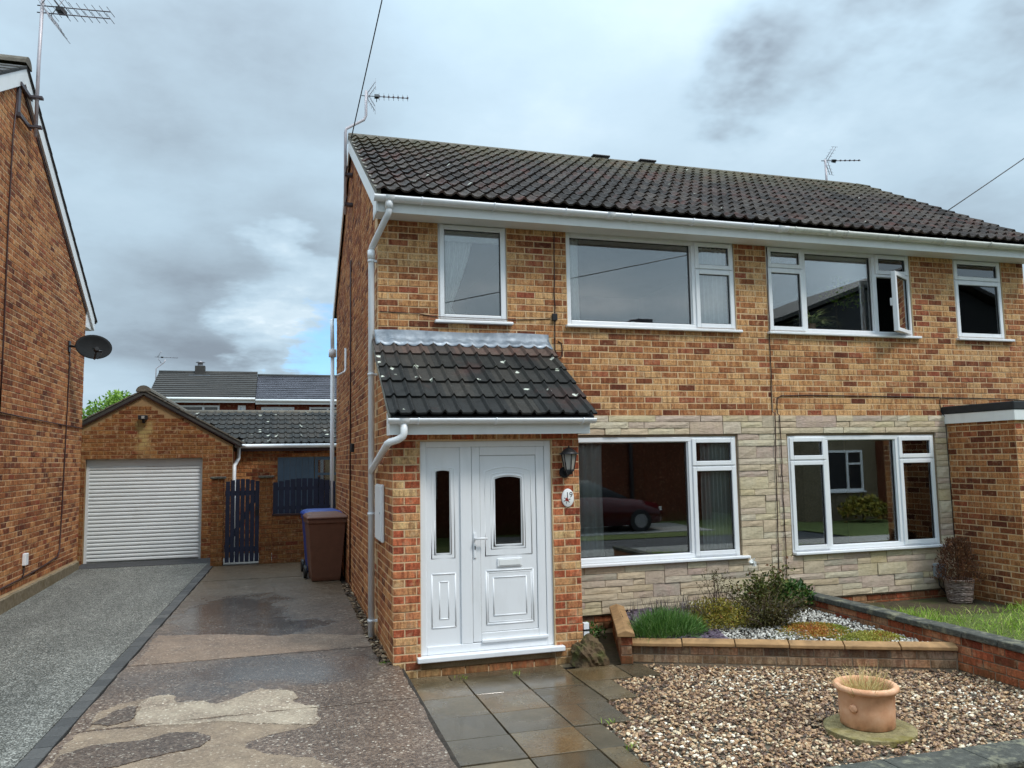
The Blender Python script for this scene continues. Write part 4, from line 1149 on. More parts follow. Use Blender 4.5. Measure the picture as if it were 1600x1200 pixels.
# curtains and blinds (things of their own)
curtain(0.76, 1.10, 3.50, 4.44, 0.14, M['curtain'], 'white curtain drawn back to one side in the single upstairs window', 5, 0.018, tie=(-1, 3.62, 0.78))
b = MB(); b.box(0.735, 1.41, 0.105, 0.111, 4.40, 4.53); b.tube([(0.735, 0.108, 4.40), (1.41, 0.108, 4.40)], 0.008, 8)
b.build('roller_blind', M['curtain'], label='short pale roller blind at the top of the single upstairs window', cat='blind')
curtain(2.23, 2.40, 3.50, 4.52, 0.14, M['curtain'], 'narrow white curtain edge beside the large upstairs pane above the porch', 3, 0.016)
curtain(4.02, 4.40, 3.50, 4.52, 0.14, M['curtain'], 'white curtain behind the small casements above the stone-clad wall', 6, 0.022)
curtain(3.92, 4.30, 0.78, 2.08, 0.10, M['curtain_grey'], 'pale green-grey curtain behind the side casements of the ground-floor window', 7, 0.024)
curtain(2.20, 2.62, 0.78, 2.08, 0.10, M['curtain_grey'], 'pale green-grey curtain next to the porch pier', 4, 0.02)
curtain(8.46, 8.70, 3.50, 4.25, 0.14, M['curtain'], 'white curtain in the end upstairs window of the adjoining house', 4, 0.02, tie=(1, 3.75, 0.5))

# ------------------------------------------------------------------ front door set
dx0, dx1, dz0, dz1 = DOOR; DY = PORCH_Y + 0.03          # front of the door frame
b = MB(); fw_ = 0.060
b.box(dx0, dx0+fw_, DY, DY+0.07, dz0+0.05, dz1); b.box(dx1-0.066, dx1, DY, DY+0.07, dz0+0.05, dz1)
b.box(dx0+fw_, dx1-0.066, DY, DY+0.07, dz1-0.057, dz1); b.box(dx0+fw_, dx1-0.066, DY, DY+0.07, dz0+0.05, dz0+0.125)
b.box(0.652, 0.762, DY, DY+0.07, dz0+0.125, dz1-0.057)
door = b.build('front_door', M['upvc'], H1, bevel=0.006)
b = MB(); b.box(dx0-0.04, dx1+0.085, DY-0.085, DY+0.07, dz0, dz0+0.048); b.build('door_sill', M['upvc'], door, bevel=0.008)
# side panel and leaf as sheets with a real opening for the arched light
def arch(x0, x1, z0, z1, rise, n=12):
    pts = [(x0, z0), (x1, z0)]
    for i in range(n+1):
        t = i/n; x = x1 + (x0-x1)*t; pts.append((x, z1 - rise*(2*t-1)**2))
    return pts
def arched_sheet(x0, x1, z0, z1, hole, y0, y1):
    """sheet x0..x1 with a hole polygon (starts bottom-left, anticlockwise)"""
    mb = MB(); n = len(hole); outer = []
    cx, cz = (hole[0][0]+hole[1][0])/2, sum(p[1] for p in hole)/n
    for (x, z) in hole:                                   # ring: hole vertex -> point on the outer rectangle
        dx, dzv = x-cx, z-cz
        k = min(((x1-cx)/dx if dx > 0 else (x0-cx)/dx) if abs(dx) > 1e-9 else 1e9, ((z1-cz)/dzv if dzv > 0 else (z0-cz)/dzv) if abs(dzv) > 1e-9 else 1e9)
        outer.append((cx+dx*k, cz+dzv*k))
    outer[0], outer[1] = (x0, z0), (x1, z0)
    # snap the two spring points to the top corners
    iL = n-1; iR = 2; outer[iR] = (x1, z1); outer[iL] = (x0, z1)
    for i in range(3, n-1):
        t = (i-2)/(n-3); outer[i] = (x1+(x0-x1)*t, z1)
    for y in (y0, y1):
        vs = [(p[0], y, p[1]) for p in hole] + [(p[0], y, p[1]) for p in outer]
        mb.add(vs, [(i, (i+1) % n, n+(i+1) % n, n+i) for i in range(n)])
    vs = [(p[0], y0, p[1]) for p in hole] + [(p[0], y1, p[1]) for p in hole]
    mb.add(vs, [(i, (i+1) % n, n+(i+1) % n, n+i) for i in range(n)])
    vs = [(p[0], y0, p[1]) for p in ((x0, z0), (x1, z0), (x1, z1), (x0, z1))] + [(p[0], y1, p[1]) for p in ((x0, z0), (x1, z0), (x1, z1), (x0, z1))]
    mb.add(vs, [(i, (i+1) % 4, 4+(i+1) % 4, 4+i) for i in range(4)])
    return mb
def moulding(path, y, r, parent, name='moulding'):
    mb = MB(); mb.tube([(x, y, z) for x, z in path], r, 8, closed=True); return mb.build(name, M['upvc'], parent)
side = arched_sheet(0.323, 0.651, 0.195, 2.035, arch(0.417, 0.552, 1.04, 1.816, 0.010), DY+0.022, DY+0.050).build('side_panel', M['upvc'], door)
leafF = MB(); 
leafF.box(0.766, 0.846, DY+0.008, DY+0.062, 0.200, 2.035); leafF.box(1.416, 1.499, DY+0.008, DY+0.062, 0.200, 2.035)
leafF.box(0.846, 1.416, DY+0.008, DY+0.062, 0.200, 0.282); leafF.box(0.846, 1.416, DY+0.008, DY+0.062, 1.952, 2.035)
leaf = leafF.build('door_leaf', M['upvc'], door, bevel=0.006)
arched_sheet(0.850, 1.412, 0.286, 1.948, arch(1.0, 1.26, 1.098, 1.746, 0.022), DY+0.022, DY+0.050).build('door_panel', M['upvc'], door)
b = MB(); b.rectframe(0.8462, 1.4158, 0.2822, 1.9518, DY+0.0235, DY+0.030, 0.0036); b.rectframe(0.3195, 0.6518, 0.1955, 2.036, DY+0.024, DY+0.030, 0.0035); b.rectframe(0.7622, 1.5022, 0.196, 2.0362, DY+0.02, DY+0.03, 0.0036); b.build('gasket', M['seal'], door)
for (hx, pth) in (((0.417, 0.552), arch(0.405, 0.564, 1.03, 1.828, 0.011)), ((0, 0), arch(0.375, 0.598, 0.992, 1.846, 0.016)),):
    moulding(pth, DY+0.024, 0.0075 if hx[0] else 0.006, door)
moulding(arch(0.985, 1.275, 1.083, 1.762, 0.024), DY+0.024, 0.010, door)
moulding(arch(0.955, 1.300, 1.055, 1.792, 0.028), DY+0.023, 0.005, door)
moulding(arch(0.897, 1.365, 0.995, 1.838, 0.04), DY+0.024, 0.007, door)
def rectpath(a, b_, c, d): return [(a, c), ((a+b_)/2, c), (b_, c), (b_, (c+d)/2), (b_, d), ((a+b_)/2, d), (a, d), (a, (c+d)/2)]
def rect_moulding(a, b_, c, d, r):
    mb = MB()
    for (p, q) in (((a, c), (b_, c)), ((b_, c), (b_, d)), ((b_, d), (a, d)), ((a, d), (a, c))):
        mb.tube([(p[0], DY+0.024, p[1]), (q[0], DY+0.024, q[1])], r, 8)
    mb.build('moulding', M['upvc'], door)
rect_moulding(0.900, 1.370, 0.352, 0.852, 0.0085); rect_moulding(0.92, 1.35, 0.372, 0.832, 0.0045); rect_moulding(0.972, 1.300, 0.43, 0.786, 0.0075)
rect_moulding(0.375, 0.600, 0.356, 0.848, 0.008); rect_moulding(0.447, 0.533, 0.433, 0.774, 0.007)
b = MB(); b.prism(arch(0.410, 0.559, 1.033, 1.822, 0.010), 'y', DY+0.032, DY+0.038); b.build('pane', M['glass_door'], door)
b = MB(); b.prism(arch(0.993, 1.267, 1.09, 1.753, 0.022), 'y', DY+0.032, DY+0.038); b.build('pane', M['glass_door'], door)
b = MB(); b.box(1.010, 1.258, DY+0.008, DY+0.021, 0.885, 0.966); lt = b.build('letterbox', M['upvc'], door, bevel=0.006)
b = MB(); b.box(1.028, 1.240, DY+0.003, DY+0.008, 0.898, 0.953); b.build('letterbox_flap', M['fascia'], door, bevel=0.003)
b = MB(); b.box(0.775, 0.803, DY-0.004, DY+0.008, 0.98, 1.22); hd = b.build('handle', M['upvc'], door, bevel=0.006)
b = MB(); b.tube([(0.789, DY-0.004, 1.165), (0.789, DY-0.05, 1.165)], 0.010, 8); b.tube([(0.785, DY-0.05, 1.165), (0.84, DY-0.053, 1.168), (0.90, DY-0.05, 1.165)], 0.010, 8); b.build('lever', M['upvc'], door)
b = MB(); b.box(0.784, 0.794, DY-0.006, DY-0.004, 1.06, 1.095); b.build('keyhole', M['black'], door)
b = MB(); b.box(0.845, 1.505, DY-0.022, DY+0.008, 0.193, 0.222); b.build('weatherbar', M['upvc'], door, bevel=0.006)
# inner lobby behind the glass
b = MB(); b.box(0.13, PORCH_X-0.13, -0.08, -0.02, 0.06, 2.16); b.box(0.13, PORCH_X-0.13, PORCH_Y+0.14, -0.08, 2.17, 2.20); b.build('lobby_wall', M['carpet'], H1)

# meter cupboard on the porch cheek
b = MB(); b.box(-0.030, -0.002, -0.56, -0.06, 1.11, 1.68); mt = b.build('meter_cupboard', M['upvc'], bevel=0.008, label='flat white meter cupboard on the brick side of the porch', cat='meter box')
b = MB(); b.box(-0.040, -0.030, -0.545, -0.075, 1.125, 1.665); b.build('door', M['upvc'], mt, bevel=0.004)
b = MB(); b.tube([(-0.044, -0.5, 1.40), (-0.038, -0.5, 1.40)], 0.012, 10); b.build('lock', M['greybox'], mt)

# wall lantern by the door
lx, ly = 1.715, PORCH_Y - 0.10
lan = empty('wall_lantern', (lx, PORCH_Y, 1.74), 'black six-sided wall lantern on the brick pier beside the front door', 'lantern')
b = MB(); b.lathe([(0.0, 0.0), (0.05, 0.0), (0.05, 0.02), (0.0, 0.02)], (0, 0, 0), 16)
me_b = MB(); me_b.tube([(lx-0.015, PORCH_Y-0.001, 1.775), (lx-0.015, PORCH_Y-0.025, 1.775)], 0.055, 16); me_b.build('back_plate', M['black'], lan)
b = MB(); b.tube([(lx-0.015, PORCH_Y-0.02, 1.77), (lx-0.005, PORCH_Y-0.06, 1.745), (lx, ly, 1.765), (lx, ly, 1.80)], 0.013, 8); b.build('arm', M['black'], lan)
hexa = lambda r, z: [(lx + r*math.cos(math.pi/6+k*math.pi/3), ly + r*math.sin(math.pi/6+k*math.pi/3), z) for k in range(6)]
b = MB(); b.add(hexa(0.044, 1.80)+hexa(0.072, 1.955), [(k, (k+1) % 6, 6+(k+1) % 6, 6+k) for k in range(6)] + [tuple(range(6))[::-1], tuple(range(6, 12))]); b.build('glass_body', M['lampglass'], lan)
for k in range(6):
    p, q = hexa(0.046, 1.80)[k], hexa(0.074, 1.955)[k]; b = MB(); b.tube([p, q], 0.006, 6); b.build('glazing_bar', M['black'], lan)
b = MB(); b.add(hexa(0.050, 1.785)+hexa(0.050, 1.803), [(k, (k+1) % 6, 6+(k+1) % 6, 6+k) for k in range(6)] + [tuple(range(6))[::-1], tuple(range(6, 12))]); b.lathe([(0.03, 1.785-0.03), (0.036, 1.785)], (lx, ly, 0), 12); b.build('base', M['black'], lan)
b = MB(); b.lathe([(0.092, 1.950), (0.094, 1.958), (0.070, 1.975), (0.052, 1.995), (0.030, 2.010), (0.008, 2.016), (0.006, 2.035), (0.0, 2.04)], (lx, ly, 0), 18); b.build('cap', M['black'], lan)

# oval number plaque
pq = empty('number_plaque', (1.728, PORCH_Y, 1.44), 'white oval plaque reading 19 with a painted red rose', 'plaque')
b = MB(); n = 32
def oval(rx, rz, y): return [(1.728+rx*math.cos(2*math.pi*k/n), y, 1.523+rz*math.sin(2*math.pi*k/n)) for k in range(n)]
b.add(oval(0.064, 0.091, PORCH_Y-0.001)+oval(0.064, 0.091, PORCH_Y-0.007)+oval(0.056, 0.083, PORCH_Y-0.012), [(k, (k+1) % n, n+(k+1) % n, n+k) for k in range(n)]+[(n+k, n+(k+1) % n, 2*n+(k+1) % n, 2*n+k) for k in range(n)]+[tuple(range(2*n, 3*n))], True)
b.build('plate', M['plaque'], pq)
tc = bpy.data.curves.new('numerals', 'FONT'); tc.body = '19'; tc.size = 0.075; tc.extrude = 0.0008; tc.align_x = 'CENTER'
tt = bpy.data.objects.new('numerals_text', tc); COL.objects.link(tt); bpy.context.view_layer.update(); tm = bpy.data.meshes.new_from_object(tt.evaluated_get(bpy.context.evaluated_depsgraph_get())); bpy.data.objects.remove(tt); tm.materials.clear(); tm.materials.append(M['black']); to = bpy.data.objects.new('numerals', tm); to.rotation_euler = (R(90), 0, 0); to.location = (1.741, PORCH_Y-0.0128, 1.528); link(to, pq)
b = MB()
for k in range(7):
    a = k*2.4; r = 0.004+0.0017*k; b.tube([(1.716+r*math.cos(a), PORCH_Y-0.0118, 1.505+r*math.sin(a)), (1.716+r*math.cos(a), PORCH_Y-0.0150, 1.505+r*math.sin(a))], 0.0075, 8)
b.build('painted_rose', M['redpaint'], pq)
b = MB()
for k in range(6):
    a = k*1.05+0.3; cx_, cz_ = 1.716+0.028*math.cos(a), 1.502+0.026*math.sin(a)
    b.obox((cx_, PORCH_Y-0.0125, cz_), (0.009*math.cos(a), 0, 0.009*math.sin(a)), (-0.004*math.sin(a), 0, 0.004*math.cos(a)), (0, 0.0006, 0))
b.build('painted_leaf', M['greypipe'], pq)

# cables clipped down the facade
def cable(pts, label, r=0.006, mat='cable_red', group='cables clipped to the facade'):
    b = MB(); b.tube(pts, r, 6); return b.build('cable', M[mat], label=label, cat='cable', group=group)
def wob(p0, p1, n=14, a=0.006, y=-0.008):
    return [(p0[0]+(p1[0]-p0[0])*i/n + (random.uniform(-a, a) if 0 < i < n else 0), y if isinstance(y, float) else p0[1]+(p1[1]-p0[1])*i/n, p0[2]+(p1[2]-p0[2])*i/n) for i in range(n+1)]
cable(wob((2.05, 0, 4.54), (2.03, 0, 3.16)) + [(2.055, -0.008, 3.08), (2.10, -0.008, 3.07), (2.12, -0.008, 3.12), (2.11, -0.008, 3.24), (2.07, -0.008, 3.26)], 'dark brown cable looping between the porch roof and the upstairs windows')
b = MB(); b.box(2.00, 2.06, -0.035, -0.003, 3.50, 3.58); b.build('junction_box', M['black'], bevel=0.004, label='small black junction box on the bricks above the porch roof corner', cat='junction box')
cable(wob((4.915, 0, 4.55), (4.885, 0, 2.45)) + wob((4.885, 0, 2.43), (4.83, 0, 0.40), y=-0.055), 'dark cable dropping the full height of the wall at the party line')
cable([(7.49, -0.008, 2.645), (6.6, -0.008, 2.652), (5.4, -0.008, 2.66), (5.02, -0.008, 2.65), (4.965, -0.008, 2.62), (4.955, -0.008, 2.5), (4.955, -0.02, 2.42)] + wob((4.953, 0, 2.40), (4.945, 0, 0.40), y=-0.055), 'dark cable running level above the cladding then down beside the party line')
cable([(9.2, -0.008, 2.60), (8.4, -0.008, 2.635), (7.5, -0.008, 2.64), (7.488, -0.008, 2.56), (7.50, -0.012, 2.44), (7.52, -0.05, 2.38), (7.525, -0.055, 1.2), (7.53, -0.055, 0.42)], 'thin black cable along the bricks above the flat porch and down its corner', 0.005, 'cable')
cable([(0.02, -0.006, 3.535), (0.25, -0.006, 3.53), (0.45, -0.006, 3.525), (0.62, -0.006, 3.50), (1.55, -0.006, 3.495), (1.98, -0.006, 3.52)], 'thin cable across the bricks under the single upstairs window', 0.004)

# grey electricity box, cables and pipe at the foot of the adjoining house
eb = empty('meter_unit', (7.22, -0.05, 0.1), 'small grey service box low on the stone wall beside the wicker planter', 'service box')
b = MB(); b.box(7.15, 7.29, -0.13, -0.045, 0.30, 0.475); b.build('box', M['greybox'], eb, bevel=0.01)
for dx in (-0.02, 0.03):
    b = MB(); b.tube([(7.21+dx, -0.09, 0.30), (7.22+dx*1.5, -0.10, 0.20), (7.27+dx, -0.12, 0.12), (7.29, -0.12, 0.03)], 0.008, 6); b.build('cable_tail', M['cable'], eb)
dp2 = MB().tube([(7.31, -0.11, 0.30), (7.36, -0.13, 0.12), (7.38, -0.14, 0.03)], 0.036, 10).build('waste_pipe', M['greypipe'], label='short grey waste pipe leaning out of the corner by the wicker planter', cat='pipe')

# ------------------------------------------------------------------ neighbouring house on the left: gable end
LX = -4.30; LB = 6.80; LA = 2.84; LZ = 7.12; LS = 0.577
H3 = empty('house', (LX, 3, 0.1), 'brown brick gable end of the neighbouring house with satellite dish and aerial', 'house')
def lroof(y): return LZ - abs(y-LA)*LS
lw = MB(); lw.prism([(-1.1, -0.1), (LB, -0.1), (LB, lroof(LB)), (LA, LZ), (-1.1, lroof(-1.1))], 'x', LX-6.0, LX-0.004)
lw = lw.build('side_wall', M['mortar'], H3)
bw3 = Brickwork(H3)
lb = lay_bricks(0.4, LB, 0.33, 7.2, top=lambda u: lroof(u)-0.02, seed=31)
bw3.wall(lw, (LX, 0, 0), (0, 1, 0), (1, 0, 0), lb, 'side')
bw3.finish()
pb_ = MB(); N = 40; vs = []
for i in range(N+1):                                      # rough rendered plinth with an uneven top
    y = -1.1 + (LB+1.115)*i/N; vs += [(LX-0.02, y, 0.0), (LX+0.028, y, 0.0), (LX+0.024, y, 0.285+random.uniform(-0.012, 0.012)), (LX-0.02, y, 0.31)]
pb_.add(vs, [(4*i+a, 4*i+(a+1) % 4, 4*i+4+(a+1) % 4, 4*i+4+a) for i in range(N) for a in range(4)] + [(4*N, 4*N+1, 4*N+2, 4*N+3)])
pb_.build('plinth', M['render'], H3)
b = MB(); b.prism([(-1.6, lroof(-1.6)+0.03), (LA, LZ+0.03), (7.40, lroof(7.40)+0.03), (7.40, lroof(7.40)+0.065), (LA, LZ+0.065), (-1.6, lroof(-1.6)+0.065)], 'x', LX-6.1, LX+0.05)
lrf = b.build('roof', M['roof_far'], H3)
# verge tiles, stepped course by course
cnt = 0
for side in (-1, 1):
    Ls = 4.55/math.cos(math.atan(LS)); nn = 15
    for k in range(nn):
        y = LA + side*(0.05 + k*4.5/nn); y2 = LA + side*(0.05 + (k+1)*4.5/nn + 0.03)
        b = MB(); b.prism([(y, lroof(y)+0.080), (y2, lroof(y2)+0.098), (y2, lroof(y2)+0.070), (y, lroof(y)+0.060)], 'x', LX-0.35, LX+0.062)
        b.build('verge_tile', M['roof_far'], lrf)
b = MB()
vs = []
for xx in (LX-2.0, LX+0.07):
    for i in range(9):
        th = math.pi*i/8; vs.append((xx, LA+0.135*math.cos(th), LZ+0.055+0.125*math.sin(th)))
b.add(vs, [(i, i+1, 10+i, 9+i) for i in range(8)] + [tuple(range(9, 18)), tuple(range(9))[::-1]]); b.build('ridge_tile', M['ridge'], lrf)
for (ya, yb_) in ((-1.5, LA), (LA+0.0005, 7.28)):
    barge(H3, LX+0.012, ya, lroof(ya)+0.035, yb_, lroof(yb_)+0.035, 0.03, 0.22, M['fascia'])
b = MB(); b.prism([(6.80, lroof(7.28)-0.19), (7.28, lroof(7.28)-0.19), (7.28, lroof(7.28)+0.03), (6.80, lroof(6.8)+0.0)], 'x', LX-0.3, LX+0.010); b.build('box_end', M['fascia'], H3)
b = MB(); b.tube([(LX-3, 7.36, lroof(7.28)-0.02), (LX+0.03, 7.36, lroof(7.28)-0.02)], 0.055, 10); b.build('gutter', M['fascia'], H3)
b = MB(); b.prism([(LA, LZ-0.18), (LB, lroof(LB)-0.18), (LB, lroof(LB)-0.25), (LA, LZ-0.25)], 'x', LX+0.001, LX+0.012); b.build('undercloak', M['cable_red'], H3)
gc = 'cables clipped to the neighbouring gable'
def wallcable(pts, label, r=0.010): b = MB(); b.tube([(LX+0.012, y, z) for y, z in pts], r, 6); return b.build('cable', M['cable_red'], label=label, cat='cable', group=gc)
wallcable([(2.62, 6.62), (2.53, 6.1), (2.5, 5.0), (2.52, 3.4), (2.50, 2.6)], 'dark cable dropping from the aerial bracket down the gable')
wallcable([(1.8, 2.60), (3.2, 2.585), (4.6, 2.58), (5.6, 2.575), (6.79, 2.575)], 'dark cable running level round the corner at mid height of the gable', 0.008)
wallcable([(5.75, 3.86), (5.72, 3.2), (5.68, 2.4), (5.6, 1.2), (5.55, 0.62), (5.45, 0.53), (4.6, 0.475), (3.6, 0.44), (2.6, 0.42), (1.9, 0.40)], 'dark cable from the satellite dish down to the plinth and along it')
eb2 = empty('service_box', (LX+0.03, 3.75, 0.5), 'small white service box with a cable near the foot of the neighbouring gable', 'service box')
b = MB(); b.box(LX+0.001, LX+0.05, 3.68, 3.80, 0.60, 0.76); b.build('box', M['upvc'], eb2, bevel=0.008)
b = MB(); b.tube([(LX+0.02, 3.72, 0.60), (LX+0.02, 3.71, 0.5), (LX+0.014, 3.66, 0.44)], 0.007, 6); b.build('cable_tail', M['cable'], eb2)

# satellite dish
sd = empty('satellite_dish', (LX, 5.70, 3.85), 'dark grey oval satellite dish on a wall bracket of the neighbouring gable', 'satellite dish')
b = MB(); b.obox((LX+0.01, 5.70, 3.86), (0.01, 0, 0), (0, 0.05, 0), (0, 0, 0.09)); b.build('wall_plate', M['black'], sd)
b = MB(); b.tube([(LX+0.01, 5.70, 3.87), (LX+0.15, 5.71, 3.85), (LX+0.33, 5.70, 3.84)], 0.018, 8); b.build('bracket_arm', M['black'], sd)
dc = Vector((LX+0.37, 5.66, 3.83)); dn = Vector((0.30, -0.88, 0.36)).normalized()      # towards the satellite
du = Vector((0, 0, 1)).cross(dn).normalized(); dv = dn.cross(du)
V = []; F = []; nr, na = 7, 36
for i in range(nr+1):
    r = i/nr
    for k in range(na):
        a = 2*math.pi*k/na; V.append(dc + du*(0.27*r*math.cos(a)) + dv*(0.225*r*math.sin(a)) + dn*(0.055*r*r))
for i in range(nr):
    for k in range(na): F.append((i*na+k, i*na+(k+1) % na, (i+1)*na+(k+1) % na, (i+1)*na+k))
me = fast_mesh('reflector', np.array([tuple(v) for v in V]), quads=np.array(F), smooth=True, mats=(M['dish'],)); o = bpy.data.objects.new('reflector', me); link(o, sd)
s_ = o.modifiers.new('t', 'SOLIDIFY'); s_.thickness = 0.008
tip = dc + dn*0.30 - dv*0.21
b = MB(); b.tube([dc - dv*0.20 + dn*0.03, dc - dv*0.24 + dn*0.08, tip], 0.014, 8); b.build('feed_arm', M['black'], sd)
b = MB(); b.tube([tip + dv*0.02 + dn*0.05, tip + dv*0.05 - dn*0.07], 0.032, 12); b.tube([tip, tip+du*0.08, ], 0.02, 8); b.build('feed_horn', M['black'], sd)
b = MB(); b.tube([tip, tip-Vector((0.02, 0, 0.10)), tip-Vector((-0.02, 0, 0.13)), tip-Vector((-0.06, 0, 0.08)), tip-Vector((-0.08, -0.02, 0.0))], 0.004, 6); b.build('cable_loop', M['cable'], sd)

# ------------------------------------------------------------------ garage with rear wing
GY = 7.48; GAX = -3.43; GAZ = 3.21; GS = 0.567
def groof(x): return GAZ - abs(x-GAX)*GS
GAR = empty('garage', (-3.4, GY, 0.17), 'brown brick garage with white roller shutter and tiled rear wing', 'garage')
gd = (-4.37, -2.385, 0.0, 2.04)
gw = MB(); wall_slab(gw, -5.1, -1.85, 0.0, 2.28, [gd], lambda u, t, z: (u, t, z), GY+0.004, GY+0.22)
gw.prism([(-5.1, 2.2801), (-1.85, 2.2801), (GAX, groof(GAX))], 'y', GY+0.0042, GY+0.22)
gw.box(-1.95, -1.857, GY+0.22, 8.10, 0, 2.28)
gw = gw.build('front_wall', M['mortar_dull'], GAR)
bw4 = Brickwork(GAR)
gbk = lay_bricks(-4.75, -1.85, 0.165, 3.3, [gd], top=lambda u: groof(u)-0.015, seed=41)
bw4.wall(gw, (0, GY, 0), (1, 0, 0), (0, -1, 0), gbk, 'garage')
b = MB(); b.box(-1.85, 2.5, 8.107, 8.30, 0.0, 2.30); gw2 = b.build('wing_wall', M['mortar_dull'], GAR)
wb = lay_bricks(-1.85, 0.3, 0.165, 2.22, [(-1.025, 0.6, 0, 2.05)], seed=42)
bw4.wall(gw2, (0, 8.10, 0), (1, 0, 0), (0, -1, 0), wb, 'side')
bw4.finish()
# shutter
b = MB(); b.box(gd[0]-0.0, gd[0]+0.05, GY+0.10, GY+0.16, 0.16, 2.04); b.box(gd[1]-0.05, gd[1], GY+0.10, GY+0.16, 0.16, 2.04); b.box(gd[0]+0.05, gd[1]-0.05, GY+0.10, GY+0.16, 1.90, 2.04)
sh = b.build('roller_shutter', M['shutter'], GAR)
ns = 25; hs = (1.90-0.175)/ns; prof = [(0.012, 0.0), (0.0, 0.006), (-0.010, hs*0.30), (-0.010, hs*0.68), (0.0, hs-0.006), (0.012, hs-0.001)]
sm_ = MB(); sm_.prism([(p[0], p[1]) for p in prof] + [(0.02, hs-0.001), (0.02, 0.0)], 'x', gd[0]+0.045, gd[1]-0.045); sme = sm_.mesh('slat', M['shutter'])
for k in range(ns):
    o = bpy.data.objects.new('slat', sme); o.location = (0, GY+0.115, 0.175+k*hs); link(o, sh)
# garage roof: slopes run back, verge towards us
b = MB(); b.prism([(-5.25, groof(-5.25)+0.02), (GAX, GAZ+0.02), (-1.70, groof(-1.70)+0.02), (-1.70, groof(-1.70)+0.10), (GAX, GAZ+0.10), (-5.25, groof(-5.25)+0.10)], 'y', GY-0.05, 14.0)
grf = b.build('roof', M['roof_far'], GAR)
for side in (-1, 1):
    for k in range(6):
        xa = GAX + side*(0.04+k*0.29); xb_ = GAX + side*(0.04+(k+1)*0.29+0.02)
        b = MB(); b.prism([(xa, groof(xa)+0.115), (xb_, groof(xb_)+0.130), (xb_, groof(xb_)+0.10), (xa, groof(xa)+0.095)], 'y', GY-0.065, GY+0.4); b.build('verge_tile', M['ridge'], grf)
    xa, xb_ = GAX+side*0.02, GAX+side*1.7
    b = MB(); b.prism([(xa, groof(xa)-0.005), (xb_, groof(xb_)-0.005), (xb_, groof(xb_)+0.02), (xa, groof(xa)+0.02)], 'y', GY-0.04, GY+0.3); b.build('undercloak', M['cable_red'], grf)
b = MB(); vs = []
for yy_ in (GY-0.07, 13.9):
    for i in range(9):
        th = math.pi*i/8; vs.append((GAX+0.13*math.cos(th), yy_, GAZ+0.075+0.115*math.sin(th)))
b.add(vs, [(i, i+1, 10+i, 9+i) for i in range(8)] + [tuple(range(9)), tuple(range(9, 18))[::-1]]); b.build('ridge_tile', M['ridge'], grf)
# wing roof facing us
WE_Y, WE_Z = 7.98, 2.30; wd = Vector((0, 2.12, 0.76)).normalized(); wl_ = math.hypot(2.12, 0.76)
b = MB(); b.prism([(7.98, 2.285), (10.1, 3.045), (12.2, 2.285), (12.2, 2.24), (10.1, 3.0), (7.98, 2.24)], 'x', -3.2, 1.5); wrf = b.build('wing_roof', M['felt'], GAR)
NR = 7
for r in range(NR):
    for c in range(12):
        x = -3.2 + c*0.30
        yv = WE_Y + wd.y*(r*wl_/NR)
        if x + 0.15 < GAX + (GAZ+0.1 - (2.28+wd.z*(r+0.5)*wl_/NR))/GS - 0.10: continue       # under the garage slope
        o = bpy.data.objects.new('roof_tile', tile_mesh(M['tile_garage'], 0.30, wl_/NR+0.07)); nv = Vector((1, 0, 0)).cross(wd); p = Vector((x, yv, 2.29+wd.z*(r*wl_/NR)))
        m = Matrix.Identity(4)
        for i in range(3): m[i][0] = (1, 0, 0)[i]; m[i][1] = wd[i]; m[i][2] = nv[i]; m[i][3] = p[i]
        o.matrix_basis = m; link(o, wrf)
b = MB(); b.tube([(-3.0, 10.1, 3.03), (1.5, 10.1, 3.03)], 0.085, 10); b.build('wing_ridge', M['ridge'], GAR)
b = MB(); b.tube([(-1.80, GY+0.38, 2.265), (-1.78, 7.93, 2.262), (-1.66, 7.945, 2.26), (-1.5, 7.95, 2.26), (0.9, 7.95, 2.26)], 0.042, 8); b.build('wing_gutter', M['upvc'], GAR)
b = MB(); b.box(-1.85, 1.5, 7.975, 8.105, 2.16, 2.225); b.build('wing_fascia', M['cable_red'], GAR)
b = MB(); b.tube([(-1.76, 7.90, 2.23), (-1.76, 7.88, 2.02), (-1.80, 7.7, 1.93), (-1.82, GY+0.10, 1.88), (-1.82, GY+0.08, 0.2)], 0.036, 10); b.build('downpipe', M['upvc'], GAR)
# boarded door and window in the wing
b = MB()
for k in range(6): b.box(-1.02+k*0.118, -1.02+k*0.118+0.114, 8.075, 8.10, 0.18, 2.03)
b.build('boarded_door', M['bluegrey'], GAR)
b = MB(); b.rectframe(-0.30, 0.62, 0.9, 2.03, 8.06, 8.10, 0.06); b.box(-0.24, 0.56, 8.062, 8.098, 1.66, 1.71); b.box(0.05, 0.09, 8.062, 8.098, 1.71, 1.97); wwin = b.build('window', M['bluegrey'], GAR)
b = MB(); b.box(-0.24, 0.56, 8.085, 8.09, 0.96, 1.97); b.build('pane', M['glass'], wwin); b = MB(); b.box(-0.3, 0.6, 8.101, 8.104, 0.95, 1.99); b.build('dark_room_sheet', M['black'], wwin)  # black sheet behind the pane stands in for the unlit room
# floodlight on the gable
fl = empty('floodlight', (-3.42, GY, 2.75), 'small black floodlight on the garage gable', 'floodlight')
b = MB(); b.box(-3.50, -3.34, GY-0.13, GY-0.04, 2.76, 2.84); b.build('housing', M['black'], fl, bevel=0.008)
b = MB(); b.box(-3.44, -3.39, GY-0.142, GY-0.13, 2.775, 2.825); b.build('lens', M['lampglass'], fl)
b = MB(); b.box(-3.44, -3.40, GY-0.05, GY-0.001, 2.70, 2.79); b.build('bracket', M['black'], fl)

